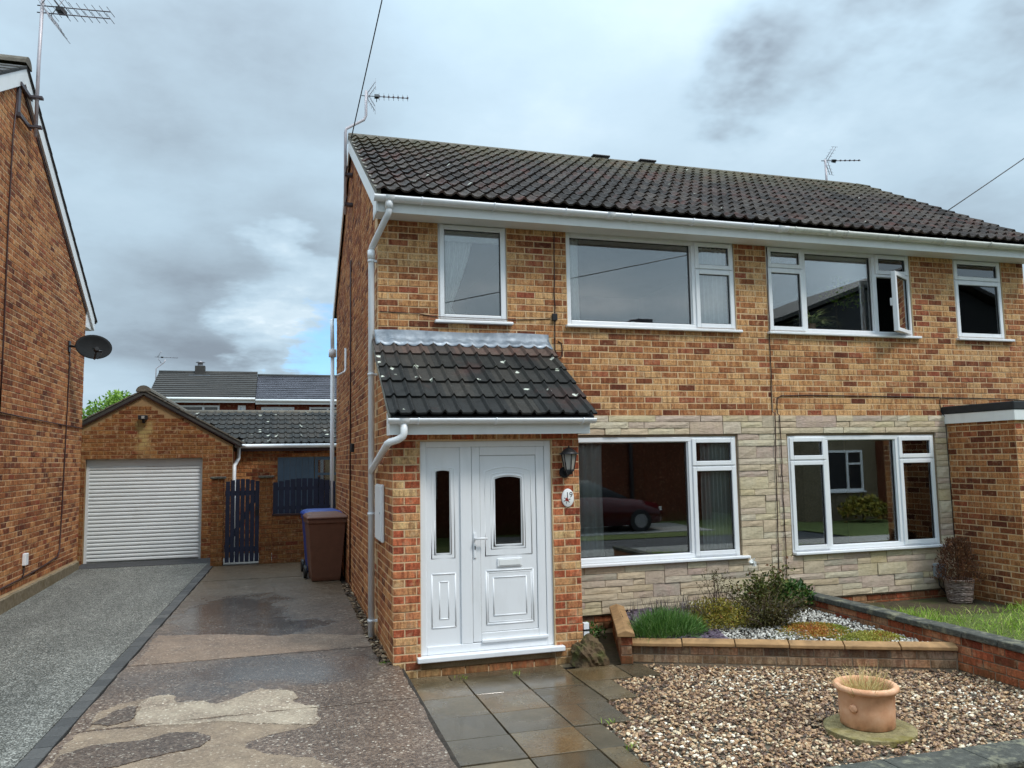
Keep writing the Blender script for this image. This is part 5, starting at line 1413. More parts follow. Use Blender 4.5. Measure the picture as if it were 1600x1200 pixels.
# ------------------------------------------------------------------ gate wall, gate and fence between the drives and the yard
WY = 6.30
yw = empty('boundary_wall', (-0.9, WY, 0.15), 'low brick wall with two brick gate piers at the end of the drive', 'wall')
bw5 = Brickwork(yw)
parts = {}
for (nm, a, b_, d, z1_) in (('pier', -2.13, -1.925, 0.24, 1.66), ('pier', -1.325, -1.11, 0.24, 1.66), ('low_wall', -1.11, -0.004, 0.11, 0.985)):
    q = MB(); q.box(a+0.007, b_-0.007, WY+0.007, WY+d-0.007, 0.0, z1_); part = q.build(nm, M['mortar_dull'], yw)
    br = lay_bricks(a, b_, 0.155, z1_, seed=51, length=0.225, off=0.0); bw5.wall(part, (0, WY, 0), (1, 0, 0), (0, -1, 0), br, 'garage')
    if nm == 'pier':
        sidebr = lay_bricks(WY, WY+d, 0.155, z1_, seed=52); bw5.wall(part, (b_, 0, 0), (0, 1, 0), (1, 0, 0), sidebr, 'garage', show=False); bw5.wall(part, (a, 0, 0), (0, 1, 0), (-1, 0, 0), sidebr, 'garage', show=False)
        q = MB(); q.box(a-0.025, b_+0.025, WY-0.025, WY+d+0.025, z1_, z1_+0.035); q.build('pier_cap', M['coping_dark'], part, bevel=0.006)
    else:
        q = MB(); q.box(a+0.001, b_, WY-0.012, WY+d+0.012, z1_, z1_+0.03); q.build('coping', M['cable_red'], part)
bw5.finish()
def plank_mesh(w, h, top, t=0.02):
    q = MB(); q.prism([(-w/2, 0), (w/2, 0), (w/2, h), (0, h+top), (-w/2, h)], 'y', 0, t); return q
gate = empty('garden_gate', (-1.63, WY+0.06, 0.2), 'navy painted slatted garden gate with arched top between the brick piers', 'gate')
n = 7
for k in range(n):
    x = -1.90 + 0.04 + k*(0.575-0.08)/(n-1); arc = 0.055*math.cos((k-(n-1)/2)/(n/2)*math.pi/2)
    q = MB(); q.box(x-0.034, x+0.034, WY+0.05, WY+0.07, 0.20, 1.595+arc); q.build('slat', M['navy'], gate)
for z in (0.42, 1.40):
    q = MB(); q.box(-1.905, -1.345, WY+0.071, WY+0.10, z-0.04, z+0.04); q.build('rail', M['navy'], gate)
q = MB(); q.obox((-1.625, WY+0.085, 0.91), (0.26, 0, 0.45), (0.03, 0, -0.018), (0, 0.012, 0)); q.build('brace', M['navy'], gate)
q = MB(); q.tube([(-1.37, WY+0.045, 1.14), (-1.37, WY+0.02, 1.14)], 0.016, 8); q.box(-1.40, -1.34, WY+0.04, WY+0.05, 1.0, 1.10); q.build('latch', M['black'], gate)
fen = empty('fence_panel', (-0.55, WY+0.05, 1.0), 'navy slatted fence panel with arched top on the low brick wall', 'fence')
n = 11
for k in range(n):
    x = -1.055 + k*(1.0)/(n-1); arc = 0.075*math.cos((k-(n-1)/2)/(n/2)*math.pi/2)
    q = MB(); q.box(x-0.043, x+0.043, WY+0.03, WY+0.048, 1.018, 1.565+arc); q.build('slat', M['navy'], fen)
for z in (1.12, 1.46):
    q = MB(); q.box(-1.10, -0.01, WY+0.049, WY+0.075, z-0.03, z+0.03); q.build('rail', M['navy'], fen)

# ------------------------------------------------------------------ wheelie bins
def wheelie(x, y, rot, mat, label, h=0.96, lidopen=0, lidmat=None):
    t = empty('wheelie_bin', (x, y, dz(y)), label, 'bin', 'wheelie bins beside the house'); t.rotation_euler = (0, 0, rot)
    lm = lidmat or mat
    def put(o): o.parent = t; COL.objects.link(o) if o.name not in COL.objects else None; return o
    def part(mb, name, m, bevel=0, parent=None):
        o = bpy.data.objects.new(name, mb.mesh(name, m)); COL.objects.link(o); o.parent = parent or t
        if bevel: bb = o.modifiers.new('bevel', 'BEVEL'); bb.width = bevel; bb.segments = 3; bb.limit_method = 'ANGLE'; bb.angle_limit = R(35)
        return o
    # local frame: front is -Y
    secs = [(0.0, 0.205, -0.24, 0.22), (0.05, 0.215, -0.255, 0.23), (h-0.10, 0.275, -0.345, 0.27), (h-0.09, 0.292, -0.365, 0.285), (h-0.03, 0.292, -0.365, 0.285)]
    b = MB(); vs = []
    for (z, hw, ya, yb_) in secs: vs += [(-hw, ya, z), (hw, ya, z), (hw, yb_, z), (-hw, yb_, z)]
    fs = [(0, 3, 2, 1)] + [(4*i+k, 4*i+(k+1) % 4, 4*i+4+(k+1) % 4, 4*i+4+k) for i in range(len(secs)-1) for k in range(4)] + [(16, 17, 18, 19)]
    b.add(vs, fs); body = part(b, 'body', mat, 0.022)
    b = MB(); vs = []
    for (z, hw, ya, yb_) in ((h-0.028, 0.305, -0.385, 0.30), (h+0.0, 0.305, -0.385, 0.30), (h+0.035, 0.27, -0.30, 0.26), (h+0.055, 0.20, -0.22, 0.20)): vs += [(-hw, ya, z), (hw, ya, z), (hw, yb_, z), (-hw, yb_, z)]
    fs = [(0, 3, 2, 1)] + [(4*i+k, 4*i+(k+1) % 4, 4*i+4+(k+1) % 4, 4*i+4+k) for i in range(3) for k in range(4)] + [(12, 13, 14, 15)]
    b.add(vs, fs); lid = part(b, 'lid', lm, 0.014)
    b = MB(); b.tube([(-0.26, 0.33, h-0.03), (0.26, 0.33, h-0.03)], 0.016, 10); b.box(-0.24, -0.20, 0.28, 0.33, h-0.06, h-0.02); b.box(0.20, 0.24, 0.28, 0.33, h-0.06, h-0.02); part(b, 'handle', mat)
    for sx in (-1, 1):
        b = MB(); b.tube([(sx*0.24, 0.19, 0.10), (sx*0.29, 0.19, 0.10)], 0.10, 18); w = part(b, 'wheel', M['black'], 0.01)
    b = MB(); b.tube([(-0.24, 0.19, 0.10), (0.24, 0.19, 0.10)], 0.014, 8); part(b, 'axle', M['black'])
    return t
wheelie(-0.315, 4.22, R(4), M['binbrown'], 'brown wheelie bin standing in front of the blue bin')
wheelie(-0.335, 4.95, R(4), M['binblue'], 'blue wheelie bin mostly hidden behind the brown bin')

# ------------------------------------------------------------------ front garden: paving, gravel, bed, walls
GZ = -0.05
pav = empty('paved_path', (1.0, -2.2, GZ), kind='structure')
b = MB(); b.add([(0.07, -5.4, GZ-0.052), (5.4, -5.4, GZ-0.052), (5.4, 0.0, GZ-0.052), (0.07, 0.0, GZ-0.052)], [(0, 1, 2, 3)]); b.build('bedding', M['soil'], pav)
S_ = 0.495
def slab(x0, x1, y0, y1, lift=0.0):
    b = MB(); b.box(x0+0.005, x1-0.005, y0+0.005, y1-0.005, GZ-0.045, GZ)
    o = b.build('paving_slab', M['slab'], pav, bevel=0.004)
    o.matrix_basis = Matrix.Translation((0, 0, lift+random.uniform(-0.004, 0.004))) @ Matrix.Translation(((x0+x1)/2, (y0+y1)/2, GZ)) @ Matrix.Rotation(random.uniform(-0.007, 0.007), 4, 'X') @ Matrix.Rotation(random.uniform(-0.007, 0.007), 4, 'Y') @ Matrix.Rotation(random.uniform(-0.006, 0.006), 4, 'Z') @ Matrix.Translation((-(x0+x1)/2, -(y0+y1)/2, -GZ))
ycol = [-1.36, -1.855, -2.37, -2.865, -3.34, -3.835, -4.33, -4.825, -5.32]
xs = [0.10, 0.592, 1.083]
for i in range(len(ycol)-1):
    for j in range(2): slab(xs[j], xs[j+1], ycol[i+1], ycol[i])
slab(1.083, 1.578, -1.855, -1.36); slab(1.083, 1.578, -2.37, -1.855) ; slab(1.083, 1.30, -2.865, -2.37)
slab(1.578, 2.06, -1.80, -1.36, 0.004); slab(2.06, 2.33, -1.82, -1.40); slab(1.578, 1.85, -2.35, -1.80, 0.004)
slab(1.30, 1.555, -2.865, -2.37); slab(1.083, 1.31, -3.34, -2.865); slab(1.083, 1.26, -3.835, -3.34)
slab(0.10, 0.50, -1.355, -1.14, -0.012); slab(0.50, 1.08, -1.355, -1.14, -0.010); slab(1.08, 1.60, -1.355, -1.14, -0.012)
# damp strip between the porch and the bed
b = MB(); b.box(PORCH_X+0.002, 2.70, -1.34, -0.05, GZ-0.06, GZ-0.004); b.build('damp_strip', M['wetpath'], pav)

# ---- gravel: a crowded layer of pebbles
def ico(sub):
    t = (1+5**0.5)/2
    v = [(-1, t, 0), (1, t, 0), (-1, -t, 0), (1, -t, 0), (0, -1, t), (0, 1, t), (0, -1, -t), (0, 1, -t), (t, 0, -1), (t, 0, 1), (-t, 0, -1), (-t, 0, 1)]
    f = [(0, 11, 5), (0, 5, 1), (0, 1, 7), (0, 7, 10), (0, 10, 11), (1, 5, 9), (5, 11, 4), (11, 10, 2), (10, 7, 6), (7, 1, 8), (3, 9, 4), (3, 4, 2), (3, 2, 6), (3, 6, 8), (3, 8, 9), (4, 9, 5), (2, 4, 11), (6, 2, 10), (8, 6, 7), (9, 8, 1)]
    v = [np.array(p, float)/np.linalg.norm(p) for p in v]
    for _ in range(sub):
        mid = {}; nf = []
        def mp(a, b_):
            k = (min(a, b_), max(a, b_))
            if k not in mid: q = v[a]+v[b_]; v.append(q/np.linalg.norm(q)); mid[k] = len(v)-1
            return mid[k]
        for (a, b_, c) in f:
            x, y, z = mp(a, b_), mp(b_, c), mp(c, a); nf += [(a, x, z), (b_, y, x), (c, z, y), (x, y, z)]
        f = nf
    return np.array(v), np.array(f)
def inside(poly, x, y):
    r = np.zeros(len(x), bool); n = len(poly); j = n-1
    for i in range(n):
        xi, yi = poly[i]; xj, yj = poly[j]
        c = ((yi > y) != (yj > y)) & (x < (xj-xi)*(y-yi)/(yj-yi+1e-12)+xi); r ^= c; j = i
    return r
def scatter_stones(name, poly, count, size, z, zj, mat, sub, flat=(0.45, 0.8), excl=(), lump=0.22, tonefn=None):
    iv, jf = ico(sub)
    P = np.array(poly); lo, hi = P.min(0), P.max(0)
    X = rng.uniform(lo[0], hi[0], count*3); Y = rng.uniform(lo[1], hi[1], count*3)
    k = inside(poly, X, Y)
    for (cx, cy, rx, ry) in excl: k &= ((X-cx)/rx)**2+((Y-cy)/ry)**2 > 1
    X, Y = X[k][:count], Y[k][:count]; n = len(X)
    sz = rng.uniform(size[0], size[1], n)*rng.choice([1, 1, 1, 0.75, 1.25], n)
    sc = np.stack([sz, sz*rng.uniform(0.55, 0.95, n), sz*rng.uniform(flat[0], flat[1], n)], 1)
    var = [iv*(1+lump*rng.uniform(-1, 1, (len(iv), 1))) for _ in range(12)]
    vid = rng.integers(0, 12, n); base = np.stack(var)[vid]                     # n,v,3
    base = base*sc[:, None, :]
    a, t = rng.uniform(0, 2*np.pi, n), rng.uniform(-0.5, 0.5, n)
    ct, st = np.cos(t), np.sin(t)
    x1 = base[..., 0]*ct[:, None] - base[..., 2]*st[:, None]; z1 = base[..., 0]*st[:, None] + base[..., 2]*ct[:, None]
    ca, sa = np.cos(a)[:, None], np.sin(a)[:, None]
    V = np.stack([x1*ca - base[..., 1]*sa + X[:, None], x1*sa + base[..., 1]*ca + Y[:, None], z1 + (z + rng.uniform(0, zj, n))[:, None]], -1)
    F = (jf[None] + (np.arange(n)*len(iv))[:, None, None]).reshape(-1, 3)
    tone = rng.random(n) if tonefn is None else tonefn(X, Y, n)
    return fast_mesh(name, V.reshape(-1, 3), tris=F, attrs={'tone': np.repeat(tone, len(jf))}, smooth=(sub > 1), mats=(mat,))
BEDL = (2.24, -1.36); BEDR = (4.90, -2.60)
gpoly = [(1.26, -5.3), (1.26, -3.835), (1.31, -3.34), (1.31, -2.865), (1.555, -2.865), (1.555, -2.37), (1.85, -2.35), (1.85, -1.82), (2.33, -1.82), (2.33, -1.42), (4.9, -2.60), (4.9, -4.32), (1.9, -4.22), (1.9, -5.3)]
POT = (3.075, -3.575)
def gt(X, Y, n):      # patches of darker, dirtier stone
    base = rng.random(n); k = 0.5+0.5*np.sin(X*2.3+1.0)*np.cos(Y*2.9+0.4)
    return np.clip(base**1.15*(0.78+0.34*k), 0, 1)
me = scatter_stones('gravel', gpoly, 17500, (0.009, 0.0165), GZ-0.030, 0.03, M['gravel'], 1, flat=(0.35, 0.65), lump=0.30, tonefn=gt, excl=[(3.06, -3.60, 0.30, 0.30)])
o = bpy.data.objects.new('gravel', me); COL.objects.link(o); tag(o, 'loose tan and brown pebbles covering the front garden', 'gravel', kind='stuff')
b = MB(); b.add([(1.0, -5.38, GZ-0.03), (4.89, -5.38, GZ-0.03), (4.89, -1.4, GZ-0.03), (1.0, -1.4, GZ-0.03)], [(0, 1, 2, 3)]); b.build('gravel_bed', M['ground'], kind='structure')

# ---- raised bed: brick front wall with coping
ang = math.atan2(BEDR[1]-BEDL[1], BEDR[0]-BEDL[0]); bl = math.hypot(BEDR[0]-BEDL[0], BEDR[1]-BEDL[1])
ud = (math.cos(ang), math.sin(ang), 0); nd = (math.sin(ang), -math.cos(ang), 0)
bed = empty('raised_bed', (3.5, -1.9, GZ), 'low brick raised bed with buff coping in front of the stone wall', 'raised bed')
def strip(mb, p, q, w, z0, z1, off=0.0):
    """a box along p-q, its outer face at distance off from the line, width w inwards"""
    d = Vector((q[0]-p[0], q[1]-p[1], 0)); L = d.length; d.normalize(); nn = Vector((d.y, -d.x, 0))
    c = Vector((p[0], p[1], 0)) + d*(L/2) + nn*(off-w/2); mb.obox((c.x, c.y, (z0+z1)/2), d*(L/2), nn*(w/2), Vector((0, 0, (z1-z0)/2))); return mb
bwall = strip(MB(), BEDL, BEDR, 0.10, GZ-0.05, 0.115, -0.005).build('wall', M['mortar_dark'], bed)
bb = Brickwork(bed)
bb.wall(bwall, (BEDL[0], BEDL[1], 0), ud, nd, lay_bricks(0.0, bl, -0.045, 0.118, seed=61, course=0.080), 'bed')
RET = (2.60, -0.12); PL = (2.125, -1.40); PR = (2.245, -1.38)
rl = math.hypot(RET[0]-PL[0], RET[1]-PL[1]); ru0 = ((PL[0]-RET[0])/rl, (PL[1]-RET[1])/rl)
rwall = strip(MB(), RET, (PL[0]-ru0[0]*0.006, PL[1]-ru0[1]*0.006), 0.10, GZ-0.05, 0.21, -0.003).build('return_wall', M['mortar_dark'], bed)
ra = math.atan2(PL[1]-RET[1], PL[0]-RET[0]); ru = (math.cos(ra), math.sin(ra), 0); rn = (math.sin(ra), -math.cos(ra), 0)
bb.wall(rwall, (RET[0], RET[1], 0), ru, rn, lay_bricks(0.0, rl, -0.045, 0.212, seed=62, course=0.085), 'red')
# the end face of the return wall
e0 = Vector((PL[0], PL[1], 0)); eu = Vector((-rn[0], -rn[1], 0))
bb.wall(rwall, (PL[0], PL[1], 0), tuple(eu), ru, lay_bricks(0.0, 0.115, -0.045, 0.212, seed=63, course=0.085), 'red')
bb.finish()
ncop = 6
for k in range(ncop):
    a, c = k/ncop, (k+1)/ncop
    p = (BEDL[0]+(BEDR[0]-BEDL[0])*a+0.004, BEDL[1]+(BEDR[1]-BEDL[1])*a-0.002); q = (BEDL[0]+(BEDR[0]-BEDL[0])*c-0.004, BEDL[1]+(BEDR[1]-BEDL[1])*c+0.002)
    b = MB(); d = Vector((q[0]-p[0], q[1]-p[1], 0)); L = d.length; d.normalize(); nn = Vector((d.y, -d.x, 0)); P0 = Vector((p[0], p[1], 0))
    prof = [(0.035, 0.118), (0.035, 0.150), (-0.045, 0.180), (-0.125, 0.158), (-0.125, 0.118)]
    vs = [P0 + nn*u_ + Vector((0, 0, z_)) for u_, z_ in prof] + [P0 + d*L + nn*u_ + Vector((0, 0, z_)) for u_, z_ in prof]
    b.add(vs, [(i, (i+1) % 5, 5+(i+1) % 5, 5+i) for i in range(5)] + [(4, 3, 2, 1, 0), (5, 6, 7, 8, 9)]); o = b.build('coping_stone', M['coping'], bed, bevel=0.006)
    o.location.z += random.uniform(-0.004, 0.004)
for k in range(2):
    d = Vector((PL[0]-RET[0], PL[1]-RET[1], 0)); L = d.length+0.035; d.normalize(); nn = Vector((d.y, -d.x, 0)); P0 = Vector((RET[0], RET[1], 0)) + d*(L*k/2+0.003); L2 = L/2-0.006
    prof = [(0.030, 0.214), (0.030, 0.248), (-0.052, 0.276), (-0.134, 0.248), (-0.134, 0.214)]
    vs = [P0 + nn*u_ + Vector((0, 0, z_)) for u_, z_ in prof] + [P0 + d*L2 + nn*u_ + Vector((0, 0, z_)) for u_, z_ in prof]
    b = MB(); b.add(vs, [(i, (i+1) % 5, 5+(i+1) % 5, 5+i) for i in range(5)] + [(4, 3, 2, 1, 0), (5, 6, 7, 8, 9)]); b.build('coping_stone', M['coping'], bed, bevel=0.006)
# soil in the bed, rising slightly to the wall
b = MB(); pts = [(2.30, -1.30), (4.88, -2.50), (4.88, -0.05), (2.66, -0.05)]
b.add([(pts[0][0], pts[0][1], 0.115), (pts[1][0], pts[1][1], 0.10), (pts[2][0], pts[2][1], 0.15), (pts[3][0], pts[3][1], 0.16)], [(0, 1, 2, 3)]); b.build('bed_soil', M['soil'], kind='structure')
bedpoly = [(2.95, -1.62), (4.86, -2.48), (4.86, -0.10), (3.5, -0.10), (3.2, -0.7)]
def hz(x, y): return 0.105 + 0.035*(y+2.5)/2.4
me = scatter_stones('white_chippings', bedpoly, 5200, (0.008, 0.016), 0.112, 0.02, M['gravel_white'], 0, flat=(0.5, 0.9), lump=0.3)
co = np.empty(len(me.vertices)*3, np.float32); me.vertices.foreach_get('co', co); co = co.reshape(-1, 3); co[:, 2] += 0.035*(co[:, 1]+2.5)/2.4; me.vertices.foreach_set('co', co.ravel())
o = bpy.data.objects.new('white_chippings', me); COL.objects.link(o); tag(o, 'white stone chippings spread over the raised bed', 'gravel', kind='stuff')
me = scatter_stones('slate_chippings', [(2.33, -1.28), (3.15, -1.66), (3.35, -0.8), (3.2, -0.1), (2.68, -0.1)], 1400, (0.02, 0.045), 0.135, 0.03, M['slate'], 0, flat=(0.18, 0.35), lump=0.35)
co = np.empty(len(me.vertices)*3, np.float32); me.vertices.foreach_get('co', co); co = co.reshape(-1, 3); co[:, 2] += 0.03*(co[:, 1]+1.5)/1.4; me.vertices.foreach_set('co', co.ravel())
o = bpy.data.objects.new('slate_chippings', me); COL.objects.link(o); tag(o, 'purple slate chippings around the lavender', 'gravel', kind='stuff')

# ---- party wall between the gardens
DX = 4.905
dw = empty('garden_wall', (DX, -2.4, GZ), 'low red brick garden wall with dark weathered coping running out from the party line', 'wall')
b = MB(); b.box(DX+0.007, DX+0.10, -5.0, -0.04, GZ-0.06, 0.245); dwl = b.build('wall', M['mortar_dark'], dw)
bwd = Brickwork(dw); bwd.wall(dwl, (DX, 0, 0), (0, 1, 0), (-1, 0, 0), lay_bricks(-5.0, -0.04, -0.055, 0.246, seed=71), 'red'); bwd.finish()
yy = -5.0
while yy < -0.1:
    L = random.uniform(0.36, 0.46); b = MB(); b.box(DX-0.03, DX+0.15, yy+0.004, min(yy+L, -0.045)-0.004, 0.247+random.uniform(-0.003, 0.003), 0.305+random.uniform(-0.005, 0.004)); b.build('coping_stone', M['coping_dark'], dw, bevel=0.010); yy += L
# ---- front boundary wall
fwl = empty('boundary_wall', (3.3, -4.4, GZ), 'low dark boundary wall with wide slab coping along the front of the gravel', 'wall')
b = MB(); b.box(1.95, 4.90, -4.56, -4.40, -0.14, 0.005); b.build('wall', M['mortar_dark'], fwl)
xx = 1.93
while xx < 4.86:
    L = 0.60 if xx + 0.66 < 4.90 else 4.90-xx; b = MB(); b.box(xx+0.004, xx+L-0.004, -4.62, -4.33, 0.006, 0.055+random.uniform(-0.003, 0.003)); b.build('coping_slab', M['coping_dark'], fwl, bevel=0.012); xx += L

# ---- neighbour's side: damp path and lawn
b = MB(); b.box(5.06, 12, -1.15, -0.03, -0.05, 0.035); b.build('path', M['wetpath'], kind='structure')
b = MB(); nx, ny = 14, 12; vs = []
for j in range(ny+1):
    for i in range(nx+1):
        x, y = 5.06+(12-5.06)*i/nx, -5.2+(5.2-1.0)*j/ny; vs.append((x, y, 0.10+0.03*math.sin(2*x)*math.cos(3*y)-(0.05 if j == ny else 0)))
b.add(vs, [(j*(nx+1)+i, j*(nx+1)+i+1, (j+1)*(nx+1)+i+1, (j+1)*(nx+1)+i) for j in range(ny) for i in range(nx)], True); b.build('lawn', M['lawn'], kind='structure')

# ------------------------------------------------------------------ plants
def blades(pos, dirs, length, width, bend, tone, name, mat, seg=3):
    """tapering blades from arrays: pos n,3; dirs n,3 unit; length n; width n; bend n (sideways droop)"""
    n = len(pos); dirs = dirs/np.linalg.norm(dirs, axis=1, keepdims=True)
    side = np.cross(dirs, np.array([0, 0, 1.0])+rng.normal(0, .2, (n, 3))); side /= np.linalg.norm(side, axis=1, keepdims=True)+1e-9
    hor = dirs.copy(); hor[:, 2] = 0; hor /= np.linalg.norm(hor, axis=1, keepdims=True)+1e-9
    V = []
    for k in range(seg+1):
        t = k/seg; c = pos + dirs*(length*t)[:, None] + (hor*0.7 - np.array([0, 0, 1.0]))*(bend*length*t*t)[:, None]
        w = width*(1-t*0.96)*(0.6+0.4*min(1, t*3) if k else 0.7)
        V += [c - side*w[:, None]/2, c + side*w[:, None]/2]
    V = np.stack(V, 1)            # n, 2*(seg+1), 3
    q = np.array([(2*k, 2*k+1, 2*k+3, 2*k+2) for k in range(seg)])
    F = (q[None] + (np.arange(n)*2*(seg+1))[:, None, None]).reshape(-1, 4)
    return fast_mesh(name, V.reshape(-1, 3), quads=F, attrs={'tone': np.repeat(tone, seg)}, mats=(mat,))
def leaves(pos, size, tone, name, mat, up=0.3, ratio=0.5, aim=None):
    """small pointed leaves (two triangles with a fold)"""
    n = len(pos); d = rng.normal(0, 1, (n, 3)) if aim is None else aim + rng.normal(0, .5, (n, 3)); d[:, 2] += up; d /= np.linalg.norm(d, axis=1, keepdims=True)
    s = np.cross(d, rng.normal(0, 1, (n, 3))); s /= np.linalg.norm(s, axis=1, keepdims=True)+1e-9; nn = np.cross(d, s)
    L = size[:, None]; W = L*ratio
    V = np.stack([pos, pos + d*L*.45 + s*W*.5 + nn*W*.12, pos + d*L, pos + d*L*.45 - s*W*.5 + nn*W*.12], 1)
    F = (np.array([(0, 1, 2), (0, 2, 3)])[None] + (np.arange(n)*4)[:, None, None]).reshape(-1, 3)
    return fast_mesh(name, V.reshape(-1, 3), tris=F, attrs={'tone': np.repeat(tone, 2)}, mats=(mat,))
def addpart(me, name, parent): o = bpy.data.objects.new(name, me); return link(o, parent)
def ellip(n, c, r, shell=0.5):
    d = rng.normal(0, 1, (n, 3)); d[:, 2] = np.abs(d[:, 2])*0.9 - 0.15; d /= np.linalg.norm(d, axis=1, keepdims=True)
    rr = (shell + (1-shell)*rng.random(n))[:, None]; return np.array(c) + d*rr*np.array(r)
def stems(parent, base, tops, r=0.006, mat='twig'):
    b = MB()
    for t in tops:
        p = Vector(base) + Vector((random.uniform(-.03, .03), random.uniform(-.03, .03), 0)); q = Vector(t); m_ = (p+q)/2 + Vector((random.uniform(-.04, .04), random.uniform(-.04, .04), 0.02))
        b.tube([p, m_, q], r, 5, rs=[r, r*.7, r*.3])
    return b.build('stems', M[mat], parent)

# lavender: a dome of narrow upright shoots, dry flower stalks behind
c = np.array([2.70, -1.22, 0.12]); lav = empty('lavender', tuple(c), 'bushy green lavender at the porch end of the raised bed', 'plant')
n = 6500; a = rng.uniform(0, 2*np.pi, n); r = np.sqrt(rng.random(n)); px_ = np.stack([c[0]+0.35*r*np.cos(a), c[1]+0.19*r*np.sin(a), np.full(n, 0.10)], 1)
d = np.stack([0.30*r*np.cos(a)+rng.normal(0, .10, n), 0.25*r*np.sin(a)+rng.normal(0, .10, n), 1.0-0.72*r**2.5], 1)
addpart(blades(px_ + d*rng.uniform(0.0, 0.26, n)[:, None], d*np.array([1.6, 1.6, 1.0])+rng.normal(0, .24, (n, 3)), rng.uniform(0.06, 0.12, n), rng.uniform(0.006, 0.010, n), rng.uniform(-0.1, 0.25, n), np.clip(rng.normal(0.5, 0.25, n), 0, 1), 'foliage', M['lav'], 2), 'foliage', lav)
n = 260; px_ = np.stack([c[0]+0.18+rng.normal(0, 0.22, n), c[1]+0.16+rng.normal(0, 0.08, n), np.full(n, 0.30)], 1)
addpart(blades(px_, np.stack([rng.normal(0.05, .25, n), rng.normal(0, .2, n), np.ones(n)], 1), rng.uniform(0.08, 0.26, n), np.full(n, 0.008), np.full(n, 0.02), rng.random(n), 'flower_stalks', M['lavstalk'], 2), 'flower_stalks', lav)['kind'] = 'stuff'

# yellow-green hebe with brown stalks
c = np.array([3.36, -1.02, 0.12]); heb = empty('hebe', tuple(c), 'rounded yellow-green shrub with dark dry stalks behind the coping', 'plant')
p = ellip(5200, (c[0], c[1], 0.19), (0.42, 0.30, 0.25), 0.45)
addpart(leaves(p, rng.uniform(0.02, 0.04, len(p)), np.clip(rng.normal(0.5, .28, len(p)), 0, 1), 'foliage', M['heb'], 0.6, 0.4), 'foliage', heb)
tops = [(c[0]+random.uniform(-.1, .32), c[1]+random.uniform(0.0, .22), random.uniform(0.46, 0.66)) for _ in range(20)]
stems(heb, tuple(c+np.array([0.1, 0.1, 0])), tops, 0.006)
p = np.concatenate([np.array(t)+rng.normal(0, (0.02, 0.02, 0.05), (14, 3)) for t in tops])
addpart(leaves(p, rng.uniform(0.02, 0.035, len(p)), rng.random(len(p))*0.7, 'dry_heads', M['brownleaf'], 0.8, 0.4), 'dry_heads', heb)['kind'] = 'stuff'

# bronze shrub: the tallest in the bed
c = np.array([3.88, -1.18, 0.12]); bro = empty('bronze_shrub', tuple(c), 'twiggy bronze-leaved shrub in the middle of the raised bed', 'shrub')
tops = [(c[0]+random.uniform(-.40, .40), c[1]+random.uniform(-.26, .32), random.uniform(0.20, 0.47)) for _ in range(60)]
stems(bro, tuple(c), tops, 0.008)
p = np.concatenate([np.array(c)*(1-s_)+np.array(t)*s_+rng.normal(0, 0.045, (1, 3)) for t in tops for s_ in rng.uniform(0.25, 1.05, 90)])
addpart(leaves(p, rng.uniform(0.018, 0.036, len(p)), np.clip(rng.normal(0.4, .27, len(p)), 0, 1), 'foliage', M['brownleaf'], 0.4, 0.5), 'foliage', bro)

# rose with a pale bloom against the wall
c = np.array([4.42, -0.40, 0.14]); ros = empty('rose_bush', tuple(c), 'leafy rose with one white bloom against the stone wall', 'shrub')
tops = [(c[0]+random.uniform(-.42, .28), c[1]+random.uniform(-.15, .15), random.uniform(0.34, 0.60)) for _ in range(20)]
stems(ros, tuple(c), tops, 0.006)
p = np.concatenate([np.array(c)*(1-s_)+np.array(t)*s_+rng.normal(0, 0.04, (1, 3)) for t in tops for s_ in rng.uniform(0.35, 1.05, 70)])
addpart(leaves(p, rng.uniform(0.03, 0.055, len(p)), np.clip(rng.normal(0.5, .3, len(p)), 0, 1), 'foliage', M['oliveleaf'], 0.3, 0.6), 'foliage', ros)
fl_ = np.array([4.26, -0.40, 0.68]) + rng.normal(0, 0.012, (40, 3))
addpart(leaves(fl_, rng.uniform(0.03, 0.05, 40), rng.random(40), 'bloom', M['curtain'], 0.2, 0.9), 'bloom', ros)
# dark green leafy shrub by the party wall
c = np.array([4.72, -0.42, 0.14]); grn = empty('green_shrub', tuple(c), 'dark green leafy shrub beside the end of the garden wall', 'shrub')
p = ellip(2000, (c[0], c[1], 0.22), (0.30, 0.26, 0.24), 0.35)
addpart(leaves(p, rng.uniform(0.04, 0.075, len(p)), np.clip(rng.normal(0.45, .27, len(p)), 0, 1), 'foliage', M['greenleaf'], 0.5, 0.5), 'foliage', grn)
stems(grn, tuple(c), [(c[0]+random.uniform(-.25, .25), c[1]+random.uniform(-.2, .2), random.uniform(.25, .42)) for _ in range(14)], 0.006)
# low sedums
for (cx, cy, rx, ry, hgt, mat_, lab, nme, nn_) in ((4.22, -1.52, 0.46, 0.42, 0.09, 'sedum', 'low mat of green and orange sedum on the white chippings', 'sedum', 8000), (4.46, -2.00, 0.42, 0.20, 0.10, 'sedum2', 'pale yellow-green sedum mat along the coping', 'sedum', 4600)):
    t = empty(nme, (cx, cy, 0.11), lab, 'plant')
    a = rng.uniform(0, 2*np.pi, nn_); r = np.sqrt(rng.random(nn_))*(1+0.25*np.sin(3*a+cx))
    z = 0.105+hgt*np.clip(1-r**2, 0.05, 1)*rng.uniform(0.3, 1, nn_)
    p = np.stack([cx+rx*r*np.cos(a), cy+ry*r*np.sin(a), z], 1)
    tone = np.clip(0.5+0.35*np.sin(p[:, 0]*7+1)*np.cos(p[:, 1]*6)+rng.normal(0, .2, nn_), 0, 1)
    addpart(leaves(p, rng.uniform(0.014, 0.026, nn_), tone, 'foliage', M[mat_], 0.9, 0.6), 'foliage', t)
